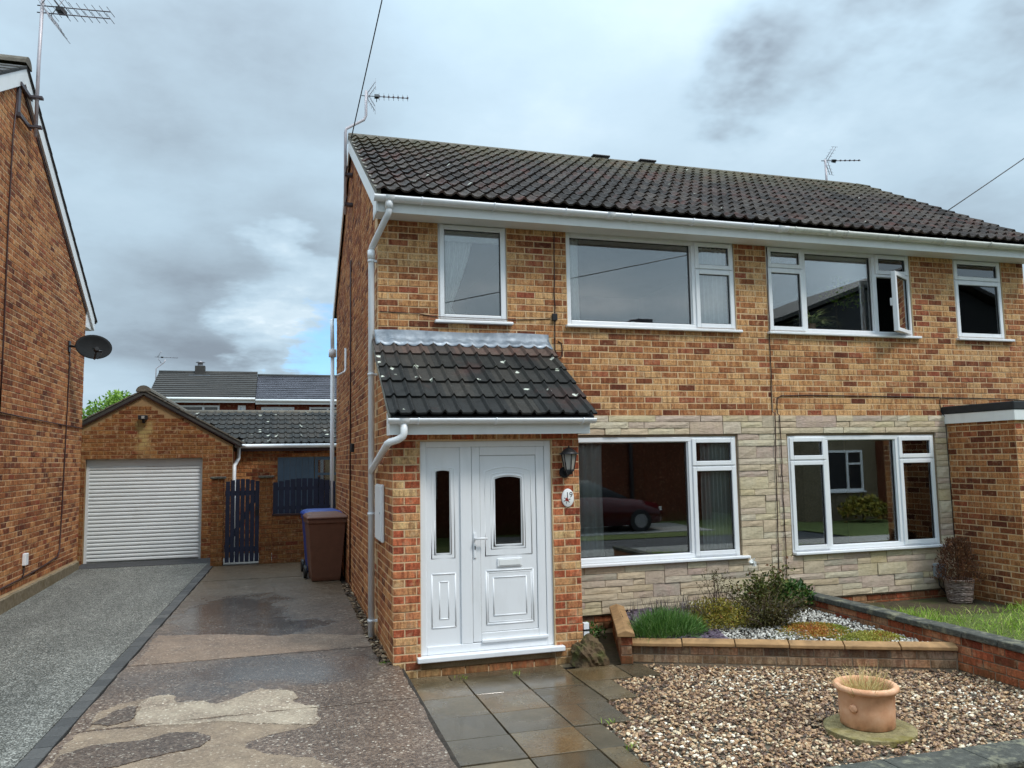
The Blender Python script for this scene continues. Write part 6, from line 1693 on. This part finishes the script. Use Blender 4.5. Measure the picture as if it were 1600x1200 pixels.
# weeds by the porch corner and in the joints
n = 420; p = np.stack([rng.uniform(1.90, 2.42, n), rng.uniform(-0.42, -0.06, n), rng.uniform(-0.05, 0.10, n)], 1)
o = addpart(leaves(p, rng.uniform(0.025, 0.05, n), np.clip(rng.normal(.6, .25, n), 0, 1), 'weeds', M['greenleaf'], 0.8, 0.5), 'weeds', None); tag(o, 'green weeds growing between the porch and the raised bed', 'weeds', kind='stuff')
for (x, y, nn_) in ((-0.06, -1.0, 26), (0.60, -1.33, 16), (1.10, -1.36, 12), (1.36, -2.88, 18), (1.30, -3.40, 16)):
    t = rng.normal(0, .35, (nn_, 3)); t[:, 2] = 1
    o = addpart(blades(np.array([x, y, GZ if x > 0 else 0.05])+rng.normal(0, (.03, .02, 0), (nn_, 3)), t, rng.uniform(.03, .07, nn_), np.full(nn_, .008), np.full(nn_, .4), rng.random(nn_)*.8, 'weed', M['grass'], 2), 'weed', None)
    tag(o, {-0.06: 'tuft of weeds at the foot of the porch corner beside the drive', 0.60: 'small weed in the slab joint below the door sill', 1.10: 'small weed at the back of the slabs under the lock side of the door', 1.36: 'pale weed at the ragged slab edge nearest the pot', 1.30: 'weed at the slab edge close to the bottom of the picture'}[x], 'weed', 'weeds in the paving joints')
# lawn grass
n = 26000; X = rng.uniform(5.05, 9.5, n); Y = -1.05 - (4.0)*rng.random(n)**1.2
k = rng.random(n) < np.clip(0.35+0.8*np.sin(X*3.1)*np.cos(Y*2.7)+0.5*(-Y-1.3), 0.12, 1); X, Y = X[k], Y[k]; n = len(X)
d = rng.normal(0, .38, (n, 3)); d[:, 2] = 1
o = addpart(blades(np.stack([X, Y, 0.09+0.03*np.sin(2*X)*np.cos(3*Y)], 1), d, rng.uniform(.06, .17, n), rng.uniform(.005, .010, n), rng.uniform(.1, .7, n), np.clip(rng.normal(.58, .25, n), 0, 1), 'grass', M['grass'], 2), 'grass', None)
tag(o, 'rough bright green grass on the adjoining front lawn', 'grass', kind='stuff')
# leaf litter in the gap along the gable
me = scatter_stones('leaf_litter', [(-0.10, -1.05), (-0.006, -1.1), (-0.006, 3.6), (-0.10, 3.6)], 900, (0.012, 0.034), 0.03, 0.05, M['litter'], 0, flat=(0.15, 0.35), lump=0.35)
co = np.empty(len(me.vertices)*3, np.float32); me.vertices.foreach_get('co', co); co = co.reshape(-1, 3); co[:, 2] += 0.013*co[:, 1]+0.01; me.vertices.foreach_set('co', co.ravel())
o = bpy.data.objects.new('leaf_litter', me); COL.objects.link(o); tag(o, 'brown leaf litter and bark in the gap beside the gable wall', 'leaf litter', kind='stuff')
b = MB(); b.add([(-0.13, -1.1, 0.02), (0.0, -1.1, 0.02), (0.0, 6.2, 0.115), (-0.13, 6.2, 0.115)], [(0, 1, 2, 3)]); b.build('soil_strip', M['soil'], kind='structure')

# ------------------------------------------------------------------ terracotta pot on its slab
sl = MB(); n = 40; sx_, sy_ = 0.315, 0.305; cx, cy = 3.055, -3.615
ring = lambda z, k: [(cx+sx_*k*math.cos(2*math.pi*i/n)*(1+0.015*math.sin(5*i)), cy+sy_*k*math.sin(2*math.pi*i/n), z) for i in range(n)]
sl.add(ring(-0.075, 1)+ring(-0.036, 1)+ring(-0.032, 0.985), [(i, (i+1) % n, n+(i+1) % n, n+i) for i in range(n)]+[(n+i, n+(i+1) % n, 2*n+(i+1) % n, 2*n+i) for i in range(n)]+[tuple(range(2*n, 3*n))])
sl.build('stepping_slab', M['mossslab'], label='round mossy stepping slab under the terracotta pot', cat='slab')
pot = empty('flower_pot', (POT[0], POT[1], -0.03), 'round terracotta pot of straw-coloured grass standing on the gravel', 'pot')
b = MB(); b.lathe([(0.0, 0.0), (0.178, 0.0), (0.184, 0.006), (0.188, 0.12), (0.191, 0.225), (0.198, 0.230), (0.197, 0.240), (0.212, 0.245), (0.222, 0.258), (0.222, 0.273), (0.212, 0.286), (0.196, 0.288), (0.178, 0.280), (0.172, 0.25), (0.168, 0.17), (0.0, 0.165)], (POT[0], POT[1], -0.03), 48); b.build('body', M['terracotta'], pot)
b = MB(); b.lathe([(0.0, 0.172), (0.168, 0.172)], (POT[0], POT[1], -0.03), 32); b.build('compost', M['soil'], pot)
b = MB(); kd = Vector((-0.92, -0.40, 0)); q = Vector((POT[0], POT[1], 0.115)) + kd*0.188; b.tube([q, q+kd*0.014, q+kd*0.024], 0.02, 12, rs=[0.030, 0.028, 0.016]); o = b.build('knob', M['terracotta'], pot)
n = 420; a = rng.uniform(0, 2*np.pi, n); r = 0.13*np.sqrt(rng.random(n)); p = np.stack([POT[0]-0.02+r*np.cos(a), POT[1]+r*np.sin(a), np.full(n, 0.135)], 1)
d = np.stack([np.cos(a)*r*3+rng.normal(0, .22, n), np.sin(a)*r*3+rng.normal(0, .22, n), np.ones(n)], 1)
addpart(blades(p, d, rng.uniform(0.12, 0.30, n), rng.uniform(0.005, 0.010, n), rng.uniform(0, .35, n), np.clip(rng.normal(.6, .25, n), 0, 1), 'dry_grass', M['straw'], 3), 'dry_grass', pot)

# mossy boulder and white pipe stub by the porch pier
iv, jf = ico(3); v = iv.copy(); rr_ = 1+0.12*np.sin(5*v[:, 0]+1)*np.cos(4*v[:, 1])+0.10*np.sign(np.sin(7*v[:, 2]+3*v[:, 0]))*np.abs(np.sin(11*v[:, 1]+5*v[:, 0]))+0.05*np.sin(17*v[:, 0]+13*v[:, 2])+rng.normal(0, .02, len(v))
v = v*rr_[:, None]*np.array([0.17, 0.15, 0.20]); v[:, 2] = np.maximum(v[:, 2], -0.05); v[:, 0] -= 0.10*np.clip(v[:, 2], 0, 1)
v += np.array([1.87, -1.24, -0.01])
me = fast_mesh('boulder', v, tris=jf, smooth=False, mats=(M['rock'],)); o = bpy.data.objects.new('boulder', me); COL.objects.link(o); tag(o, 'mossy boulder leaning on the foot of the porch pier', 'boulder')
b = MB(); b.box(1.872, 1.930, -1.10, -1.045, -0.03, 0.30); st = b.build('pipe_stub', M['upvc'], bevel=0.004, label='short square white pipe standing beside the porch pier', cat='pipe')
b = MB(); b.box(1.868, 1.934, -1.104, -1.041, 0.225, 0.240); b.build('strap', M['black'], st)

# wicker planter with a dead conifer
wc = empty('wicker_planter', (7.18, -0.42, 0.035), 'grey wicker planter holding a dead brown conifer in the corner', 'planter')
b = MB(); b.lathe([(0.0, 0.0), (0.125, 0.0), (0.135, 0.02), (0.165, 0.27), (0.175, 0.275), (0.175, 0.295), (0.160, 0.295), (0.15, 0.24), (0.0, 0.24)], (7.18, -0.42, 0.035), 28); b.build('basket', M['wicker'], wc)
for k in range(13):
    z = 0.05+k*0.0175+0.035; r = 0.139+0.028*(k/13)
    b = MB(); b.tube([(7.18+(r+0.003*math.sin(6*i))*math.cos(2*math.pi*i/26), -0.42+(r+0.003*math.sin(6*i))*math.sin(2*math.pi*i/26), z+0.004*math.sin(i*math.pi*0.9+k*math.pi)) for i in range(26)], 0.008, 6, closed=True); b.build('weave', M['wicker'], wc)
zz_ = rng.uniform(0.28, 0.80, 4200); rad = (0.24*(1-(zz_-0.26)/0.60)**0.55+0.03)*np.sqrt(rng.random(4200))*rng.choice([1, 1, 1.25], 4200); a = rng.uniform(0, 2*np.pi, 4200)
p = np.stack([7.18+rad*np.cos(a), -0.42+rad*np.sin(a), zz_+0.02], 1)
addpart(leaves(p, rng.uniform(.02, .045, 4200), np.clip(rng.normal(.45, .25, 4200), 0, 1), 'dead_foliage', M['deadleaf'], 0.7, 0.3, aim=np.stack([np.cos(a)*.6, np.sin(a)*.6, np.full(4200, .5)], 1)), 'dead_foliage', wc)
b = MB(); b.tube([(7.18, -0.42, 0.25), (7.185, -0.42, 0.6), (7.18, -0.42, 0.80)], 0.012, 6, rs=[.014, .008, .002]); b.build('stem', M['twig'], wc)

# ------------------------------------------------------------------ television aerials
def aerial(name, mast, boom0, boomdir, label, scale=1.0, up=(0, 0, 1), ndir=8, refl=True, mastr=0.018, elem_axis=None, parts_mat='alu_dark', double=False):
    t = empty(name, mast[0], label, 'aerial')
    b = MB(); b.tube(mast, mastr, 8); b.build('mast', M['mast'], t)
    d = Vector(boomdir).normalized(); upv = Vector(up); ea = Vector(elem_axis).normalized() if elem_axis else d.cross(upv).normalized(); vv = ea.cross(d).normalized() if not double else Vector((0, 0, 1)); p0 = Vector(boom0); L = 0.95*scale
    b = MB()
    offs = (0.0,) if not double else (0.05, -0.05)
    for o_ in offs: b.tube([p0 - d*0.10*scale + vv*o_, p0 + d*L + vv*o_], 0.010*scale, 6)
    b.build('boom', M[parts_mat], t)
    for k in range(ndir):
        s = 0.30*scale + (L-0.30*scale)*k/(ndir-1); h = (0.15-0.03*k/ndir)*scale*(0.75 if double else 1)
        for o_ in offs:
            b = MB(); c = p0 + d*s + vv*o_
            if double: b.tube([c - ea*h, c + ea*h], 0.005*scale, 5)
            else: b.tube([c - ea*h, c + ea*h], 0.005*scale, 5); b.box(c.x-0.012, c.x+0.012, c.y-0.012, c.y+0.012, c.z-0.010, c.z+0.016)
            b.build('director', M[parts_mat], t)
    b = MB(); c = p0 + d*0.24*scale; b.obox(c, d*0.05*scale, ea*0.05*scale, vv*0.03*scale); b.tube([c-ea*0.15*scale+vv*.03, c+ea*0.15*scale+vv*.03], 0.009*scale, 5); b.build('dipole', M['black'], t)
    if refl:
        for sg in (1, -1):
            g = MB(); a = (vv*sg*0.86 + d*0.5).normalized(); base = p0 + d*0.03*scale
            for q in (-1, 1): g.tube([base + ea*q*0.10*scale, base + ea*q*0.10*scale + a*0.36*scale], 0.007*scale, 5)
            for k in range(5):
                c = base + a*(0.04+0.08*k)*scale; g.tube([c - ea*0.24*scale, c + ea*0.24*scale], 0.004*scale, 5)
            g.build('reflector', M['alu'], t)
    return t
# on number nineteen's gable
aerial('aerial', [(-0.11, 3.05, 5.55), (-0.11, 3.05, 6.80), (-0.10, 3.05, 6.86), (0.17, 3.12, 7.06), (0.20, 3.12, 7.13), (0.20, 3.12, 7.52)], (0.20, 3.12, 7.44), (1, -0.08, 0.02), 'aerial on a cranked mast at the gable of number nineteen', 0.66, elem_axis=(0.05, 0.55, 0.85), ndir=7, mastr=0.022)
b = MB()
for z in (5.70, 6.15): b.box(-0.12, -0.004, 3.0, 3.1, z-0.02, z+0.02); b.tube([(-0.11, 2.7, z), (-0.11, 3.2, z-0.03)], 0.012, 6)
b.build('mast_bracket', M['alu_dark'], label='dark steel wall bracket holding the cranked aerial mast', cat='bracket')
# on the adjoining roof
aerial('aerial', [(8.62, 3.35, 6.55), (8.60, 3.35, 7.32)], (8.60, 3.35, 7.30), (0.98, 0.0, 0.10), 'aerial standing on the far ridge end of the adjoining house', 0.80, elem_axis=(0.35, 0.85, 0.4), ndir=6, mastr=0.02)
# big one on the neighbouring gable
big = aerial('aerial', [(LX+0.13, 3.02, 6.30), (LX+0.13, 3.02, 7.3), (LX+0.15, 3.02, 8.45)], (LX+0.17, 3.02, 8.10), (1, 0.10, 0.10), 'large aerial on a bracketed mast above the neighbouring gable', 0.85, elem_axis=(0.62, 0.30, -0.72), ndir=7, double=True, mastr=0.024)
b = MB(); b.box(LX+0.001, LX+0.03, 2.62, 2.72, 6.42, 6.86); b.box(LX+0.03, LX+0.06, 2.62, 3.10, 6.82, 6.87); b.box(LX+0.03, LX+0.06, 2.62, 3.10, 6.41, 6.46); b.box(LX+0.06, LX+0.20, 2.98, 3.06, 6.83, 6.86); b.box(LX+0.06, LX+0.20, 2.98, 3.06, 6.42, 6.45)
b.build('mast_bracket', M['alu_dark'], label='steel T-bracket on the neighbouring gable under the large aerial', cat='bracket')
# overhead wires
def wire(p, q, sag, label, r=0.008):
    p, q = Vector(p), Vector(q); n = 24; pts = []
    for i in range(n+1):
        t = i/n; v = p.lerp(q, t); v.z -= sag*4*t*(1-t); pts.append(v)
    b = MB(); b.tube(pts, r, 5); return b.build('overhead_wire', M['cable'], label=label, cat='wire')
wire((-0.09, 2.3, 6.40), (0.14, 0.70, 7.535), 0.0, 'overhead wire rising past the cranked aerial', 0.008)
wire((0.0, -9.0, 4.93), (14.0, -9.0, 8.30), 0.05, 'overhead wire across the road, mirrored in the upstairs panes', 0.012)
wire((9.20, 1.42, 5.72), (17.6, 1.35, 11.0), 0.05, 'overhead wire leaving the verge of the adjoining roof', 0.009)

# ------------------------------------------------------------------ houses beyond the garage
def far_house(x0, x1, yf, eave, ridge, depth, rmat, label, wins, chim=None):
    t = empty('house', ((x0+x1)/2, yf, 0), label, 'house', 'houses beyond the garage')
    b = MB(); b.box(x0+0.02, x1-0.02, yf, yf+depth*2-0.4, 0, eave+0.1); b.prism([(yf, eave+0.1001), (yf+depth*2-0.4, eave+0.1001), (yf+depth-0.2, ridge-0.08)], 'x', x0+0.02, x1-0.02); b.build('wall', BR['red', 'tone'], t)
    n = 13; b = MB(); yy0 = yf-0.3
    for k in range(n):
        ya = yy0 + (depth+0.1)*k/n; yb_ = yy0 + (depth+0.1)*(k+1)/n; za = eave+0.02+(ridge-eave)*k/n; zb = eave+0.02+(ridge-eave)*(k+1)/n
        b.prism([(ya-0.02, za+0.045), (yb_+0.03, zb+0.02), (yb_+0.03, zb-0.03), (ya-0.02, za-0.01)], 'x', x0, x1)
    o = b.build('roof', rmat, t); tag(o, kind='stuff') if False else None
    b = MB(); b.prism([(yf+depth-0.2, ridge-0.03), (yf+2*depth, eave), (yf+2*depth, eave-0.06), (yf+depth-0.2, ridge-0.09)], 'x', x0+0.003, x1-0.003); b.build('rear_roof', rmat, t)
    b = MB(); b.tube([(x0, yf+depth-0.2, ridge+0.02), (x1, yf+depth-0.2, ridge+0.02)], 0.10, 8); b.build('ridge', M['roof_far'], t)
    b = MB(); b.box(x0, x1, yf-0.33, yf-0.30, eave-0.13, eave+0.03); b.tube([(x0, yf-0.38, eave+0.02), (x1, yf-0.38, eave+0.02)], 0.055, 8); b.build('fascia', M['fascia'], t)
    for (a, c) in wins:
        q = MB(); q.rectframe(a, c, eave-1.35, eave-0.22, yf-0.03, yf-0.001, 0.07); q.box(a+(c-a)*0.62-0.04, a+(c-a)*0.62+0.04, yf-0.028, yf-0.002, eave-1.28, eave-0.29); w = q.build('window', M['upvc'], t)
        q = MB(); q.box(a+0.07, c-0.07, yf-0.012, yf-0.008, eave-1.28, eave-0.29); q.build('pane', M['glass'], w); q = MB(); q.box(a+0.06, c-0.06, yf-0.006, yf-0.0005, eave-1.29, eave-0.28); q.build('dark_room_sheet', M['carpet'], w)  # dark sheet behind the glass puts the room's darkness into colour
    if chim is not None:
        q = MB(); q.box(chim-0.2, chim+0.2, yf+depth-0.45, yf+depth-0.05, ridge-0.3, ridge+0.32); q.build('chimney', M['roof_far'], t); q = MB(); q.box(chim-0.42, chim+0.42, yf+depth-0.62, yf+depth-0.1, ridge-0.22, ridge-0.10); q.build('flashing', M['lead'], t)
        q = MB(); q.lathe([(0.12, 0), (0.10, 0.12), (0.2, 0.16), (0.0, 0.24)], (chim, yf+depth-0.25, ridge+0.32), 10); q.build('cowl', M['alu'], t)
    return t
far_house(-5.95, -1.93, 25.2, 4.50, 5.86, 3.0, M['roof_far'], 'far red brick house with dark tiled roof and stub chimney behind the garage', [(-4.9, -3.3), (-2.6, -1.3+(-1.0))], -4.3)
far_house(-1.92, 8.0, 25.2, 4.44, 5.76, 3.0, M['roof_wet'], 'far red brick house with shining wet roof behind the garage wing', [(-1.7, -0.4), (0.2, 1.4)])
aerial('aerial', [(-6.02, 27.6, 4.6), (-6.02, 27.6, 6.0), (-5.7, 27.6, 6.28), (-5.66, 27.6, 6.40)], (-6.0, 27.6, 6.50), (1, 0, -0.03), 'thin far aerial at the end of the dark-roofed house', 0.85, elem_axis=(0, 1, 0.1), ndir=5, mastr=0.02)

# tree behind the garage
tr = empty('tree', (-6.9, 23.0, 0.0), 'light green tree crown showing behind the garage roof', 'tree')
b = MB(); b.tube([(-6.9, 23, 0), (-6.85, 23, 1.6), (-6.8, 23.05, 3.0), (-6.7, 23, 4.0)], 0.12, 8, rs=[.16, .13, .09, .04])
for k in range(9):
    a = k*0.75; b.tube([(-6.85, 23, 1.8+k*0.2), (-6.85+0.6*math.cos(a), 23+0.6*math.sin(a), 2.6+k*0.18), (-6.8+1.1*math.cos(a), 23+1.0*math.sin(a), 3.0+k*0.16)], 0.04, 6, rs=[.05, .03, .01])
b.build('trunk', M['twig'], tr)
pts = []
for (cx, cy, cz, rx, rz, nn_) in ((-6.75, 23, 3.6, 1.1, 0.8, 1500), (-6.35, 23.1, 4.05, 0.62, 0.5, 800), (-7.25, 22.8, 3.5, 0.7, 0.55, 700), (-6.05, 22.9, 3.7, 0.6, 0.5, 600), (-6.65, 23.2, 4.3, 0.42, 0.35, 420)):
    d = rng.normal(0, 1, (nn_, 3)); d /= np.linalg.norm(d, axis=1, keepdims=True); d *= (0.35+0.75*rng.random(nn_)**0.6)[:, None]; pts.append(np.array([cx, cy, cz])+d*np.array([rx, rx, rz]))
p = np.concatenate(pts); n = len(p)
addpart(leaves(p, rng.uniform(.09, .17, n), np.clip(0.5+0.35*(p[:, 2]-3.6)+rng.normal(0, .22, n), 0, 1), 'crown', M['tree'], 0.2, 0.6), 'crown', tr)

# plants on the sill behind the open casement
hp = empty('spider_plant', (5.66, 0.14, 3.5), 'striped spider plant on the sill of the upstairs window with the open casement', 'plant')
b = MB(); b.lathe([(0.0, 0.0), (0.06, 0.0), (0.08, 0.11), (0.0, 0.10)], (5.66, 0.19, 3.50), 16); b.build('pot', M['terracotta'], hp)
n = 130; a = rng.uniform(0, 2*np.pi, n); d = np.stack([np.cos(a)*.8, np.sin(a)*.18, rng.uniform(.5, 1.3, n)], 1)
addpart(blades(np.tile([5.66, .15, 3.58], (n, 1))+rng.normal(0, .015, (n, 3)), d, rng.uniform(.22, .42, n), np.full(n, .024), rng.uniform(.4, .9, n), np.clip(rng.normal(.85, .2, n), 0, 1), 'leaf_blades', M['spider'], 5), 'leaf_blades', hp)
hp2 = empty('house_plant', (6.15, 0.18, 3.5), 'trailing green house plant in the upstairs window with the open casement', 'plant')
b = MB(); b.tube([(6.08, .18, 3.5), (6.07, .18, 3.8), (6.10, .18, 4.05)], .010, 6); b.tube([(6.10, .18, 3.95), (6.24, .18, 4.1), (6.32, .18, 4.0)], .007, 6); b.build('stem', M['twig'], hp2)
p = np.array([6.18, .14, 4.02])+rng.normal(0, (.13, .02, .10), (260, 3)); addpart(leaves(p, rng.uniform(.04, .08, 260), rng.random(260), 'foliage', M['grass'], -0.3, .45), 'foliage', hp2)
b = MB(); b.box(4.95, 7.1, 0.10, 0.27, 3.470, 3.495); b.build('window_board', M['upvc'], H2)

# ------------------------------------------------------------------ across the road (seen in the panes)
OPP = empty('house', (17, -12, 0), 'house across the road with stone-clad wall and dark roof, mirrored in the panes', 'house')
OY = -12.0
b = MB(); b.box(14.2, 16.95, OY-6.5, OY, -0.15, 2.45); b.build('stone_wall', M['render'], OPP)
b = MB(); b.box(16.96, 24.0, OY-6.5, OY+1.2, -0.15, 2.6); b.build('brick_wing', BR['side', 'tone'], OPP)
b = MB(); b.box(14.2, 24.0, OY-6.5, OY-0.02, 2.61, 6.1); b.prism([(14.2, 6.1001), (24.0, 6.1001), (19.1, 7.9)], 'y', OY-6.5, OY-0.02); b.build('dark_gable_wall', M['felt'], OPP)  # brick gable coloured dark to stand in for the roof mirrored in the panes
b = MB(); b.prism([(13.6, 5.98), (19.1, 8.0), (24.6, 5.98), (24.6, 6.1), (19.1, 8.15), (13.6, 6.1)], 'y', OY-6.8, OY+0.3); b.build('roof', M['roof_far'], OPP)
for (a, c, d, e) in ((14.9, 16.4, 0.78, 2.03), (14.9, 16.8, 3.4, 4.6), (18.2, 20.4, 3.4, 4.6)):
    q = MB(); q.rectframe(a, c, d, e, OY+0.002, OY+0.05, 0.07); q.box(c-0.6, c-0.53, OY+0.003, OY+0.048, d+0.07, e-0.07); q.box(c-0.53, c-0.07, OY+0.004, OY+0.047, e-0.45, e-0.39); q.box(a-0.05, c+0.05, OY+0.0, OY+0.09, d-0.05, d-0.001); w = q.build('window', M['upvc'], OPP)
    q = MB(); q.box(a+0.06, c-0.06, OY+0.015, OY+0.02, d+0.06, e-0.06); q.build('pane', M['black'], w)
shb = empty('bush', (15.7, -11.2, -0.1), 'rounded green bush below the stone-clad wall across the road', 'bush')
p = ellip(1400, (15.7, -11.2, 0.15), (0.8, 0.5, 0.55), 0.5); addpart(leaves(p, rng.uniform(.08, .16, 1400), rng.random(1400), 'foliage', M['heb'], .3, .6), 'foliage', shb)
b = MB(); b.tube([(15.7, -11.2, -0.14), (15.7, -11.2, 0.3)], .05, 6); b.build('stem', M['twig'], shb)
H5 = empty('house', (4, -14.3, 0), 'brown brick bungalow behind the red car across the road', 'house')
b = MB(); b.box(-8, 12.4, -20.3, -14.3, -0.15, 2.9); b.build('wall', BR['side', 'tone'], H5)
b = MB(); b.prism([(-14.0, 2.85), (-17.3, 4.3), (-20.6, 2.85)], 'x', -8.3, 12.5); b.build('roof', M['roof_far'], H5)
for (a, c, d, e) in ((-3.0, -1.0, 0.9, 2.1), (1.0, 3.0, 0.9, 2.1)):
    q = MB(); q.rectframe(a, c, d, e, -14.298, -14.25, 0.07); w = q.build('window', M['upvc'], H5); q = MB(); q.box(a+0.06, c-0.06, -14.285, -14.28, d+0.06, e-0.06); q.build('pane', M['black'], w)
vg = MB(); vg.add([(12.5, -9.8, -0.11), (60, -9.8, -0.11), (60, -7.0, -0.11), (12.5, -7.0, -0.11)], [(0, 1, 2, 3)]); vg.add([(-60, -40, -0.11), (60, -40, -0.11), (60, -9.8, -0.11), (-60, -9.8, -0.11)], [(0, 1, 2, 3)]); vg.build('verge', M['lawn'], kind='structure')
# red hatchback parked opposite, nose to the right as mirrored
car = empty('parked_car', (7.2, -12.2, -0.12), 'red hatchback parked across the road, mirrored in the ground-floor pane', 'car')
def car_loft(secs, name, mat, parent):
    """secs: x, list of (y half-width, z) from sill to roof; mirrored to both sides"""
    b = MB(); vs = []; m_ = len(secs[0][1])
    for x, pr in secs:
        for (y, z) in pr: vs.append((x, -12.2+y, z-0.12))
        for (y, z) in reversed(pr): vs.append((x, -12.2-y, z-0.12))
    n_ = 2*m_; fs = [(i*n_+k, i*n_+(k+1) % n_, (i+1)*n_+(k+1) % n_, (i+1)*n_+k) for i in range(len(secs)-1) for k in range(n_)]
    fs += [tuple(range(n_))[::-1], tuple((len(secs)-1)*n_+k for k in range(n_))]
    b.add(vs, fs, True); return b.build(name, mat, parent)
car_loft([(5.25, [(.6, .35), (.72, .6), (.66, .9)]), (5.4, [(.8, .24), (.85, .6), (.78, .98)]), (6.3, [(.84, .2), (.88, .6), (.80, .98)]), (7.6, [(.84, .2), (.88, .6), (.80, .97)]), (8.5, [(.84, .2), (.88, .58), (.76, .88)]), (9.1, [(.78, .24), (.82, .52), (.66, .76)]), (9.3, [(.55, .32), (.6, .5), (.5, .62)])], 'body', M['carred'], car)
car_loft([(5.3, [(.76, .95), (.70, 1.1)]), (5.75, [(.78, .96), (.60, 1.42)]), (6.4, [(.79, .96), (.60, 1.48)]), (7.1, [(.79, .96), (.60, 1.43)]), (8.15, [(.76, .90), (.72, .96)])], 'cabin', M['black'], car)
car_loft([(5.75, [(.61, 1.42), (.56, 1.44)]), (6.4, [(.61, 1.475), (.56, 1.495)]), (7.1, [(.61, 1.425), (.56, 1.45)])], 'car_roof', M['carred'], car)
for x in (6.0, 8.5):
    for sg in (-1, 1):
        b = MB(); b.tube([(x, -12.2+sg*0.70, 0.19), (x, -12.2+sg*0.89, 0.19)], 0.31, 20); wv = b.build('wheel', M['black'], car)
        b = MB(); b.tube([(x, -12.2+sg*0.88, 0.19), (x, -12.2+sg*0.90, 0.19)], 0.19, 14); b.build('rim', M['alu'], wv)
for sg in (-1, 1):
    b = MB(); b.obox((9.16, -12.2+sg*0.62, 0.50), (0.05, sg*-0.04, 0), (0.02, 0.10, 0), (0, 0, 0.05)); b.build('headlight', M['plaque'], car)
# lamp post
lp = empty('lamp_post', (9.6, -15.0, -0.1), 'street lamp across the road, mirrored in the large upstairs pane', 'street lamp')
b = MB(); b.tube([(9.6, -14.2, -0.1), (9.6, -14.2, 6.2)], 0.06, 8, rs=[.08, .05]); b.build('post', M['alu_dark'], lp)
b = MB(); b.tube([(9.6, -14.2, 6.2), (9.8, -14.2, 6.3), (10.4, -14.2, 6.3)], 0.035, 6); b.box(9.95, 10.5, -14.3, -14.1, 6.24, 6.34); b.build('lamp_head', M['alu_dark'], lp)
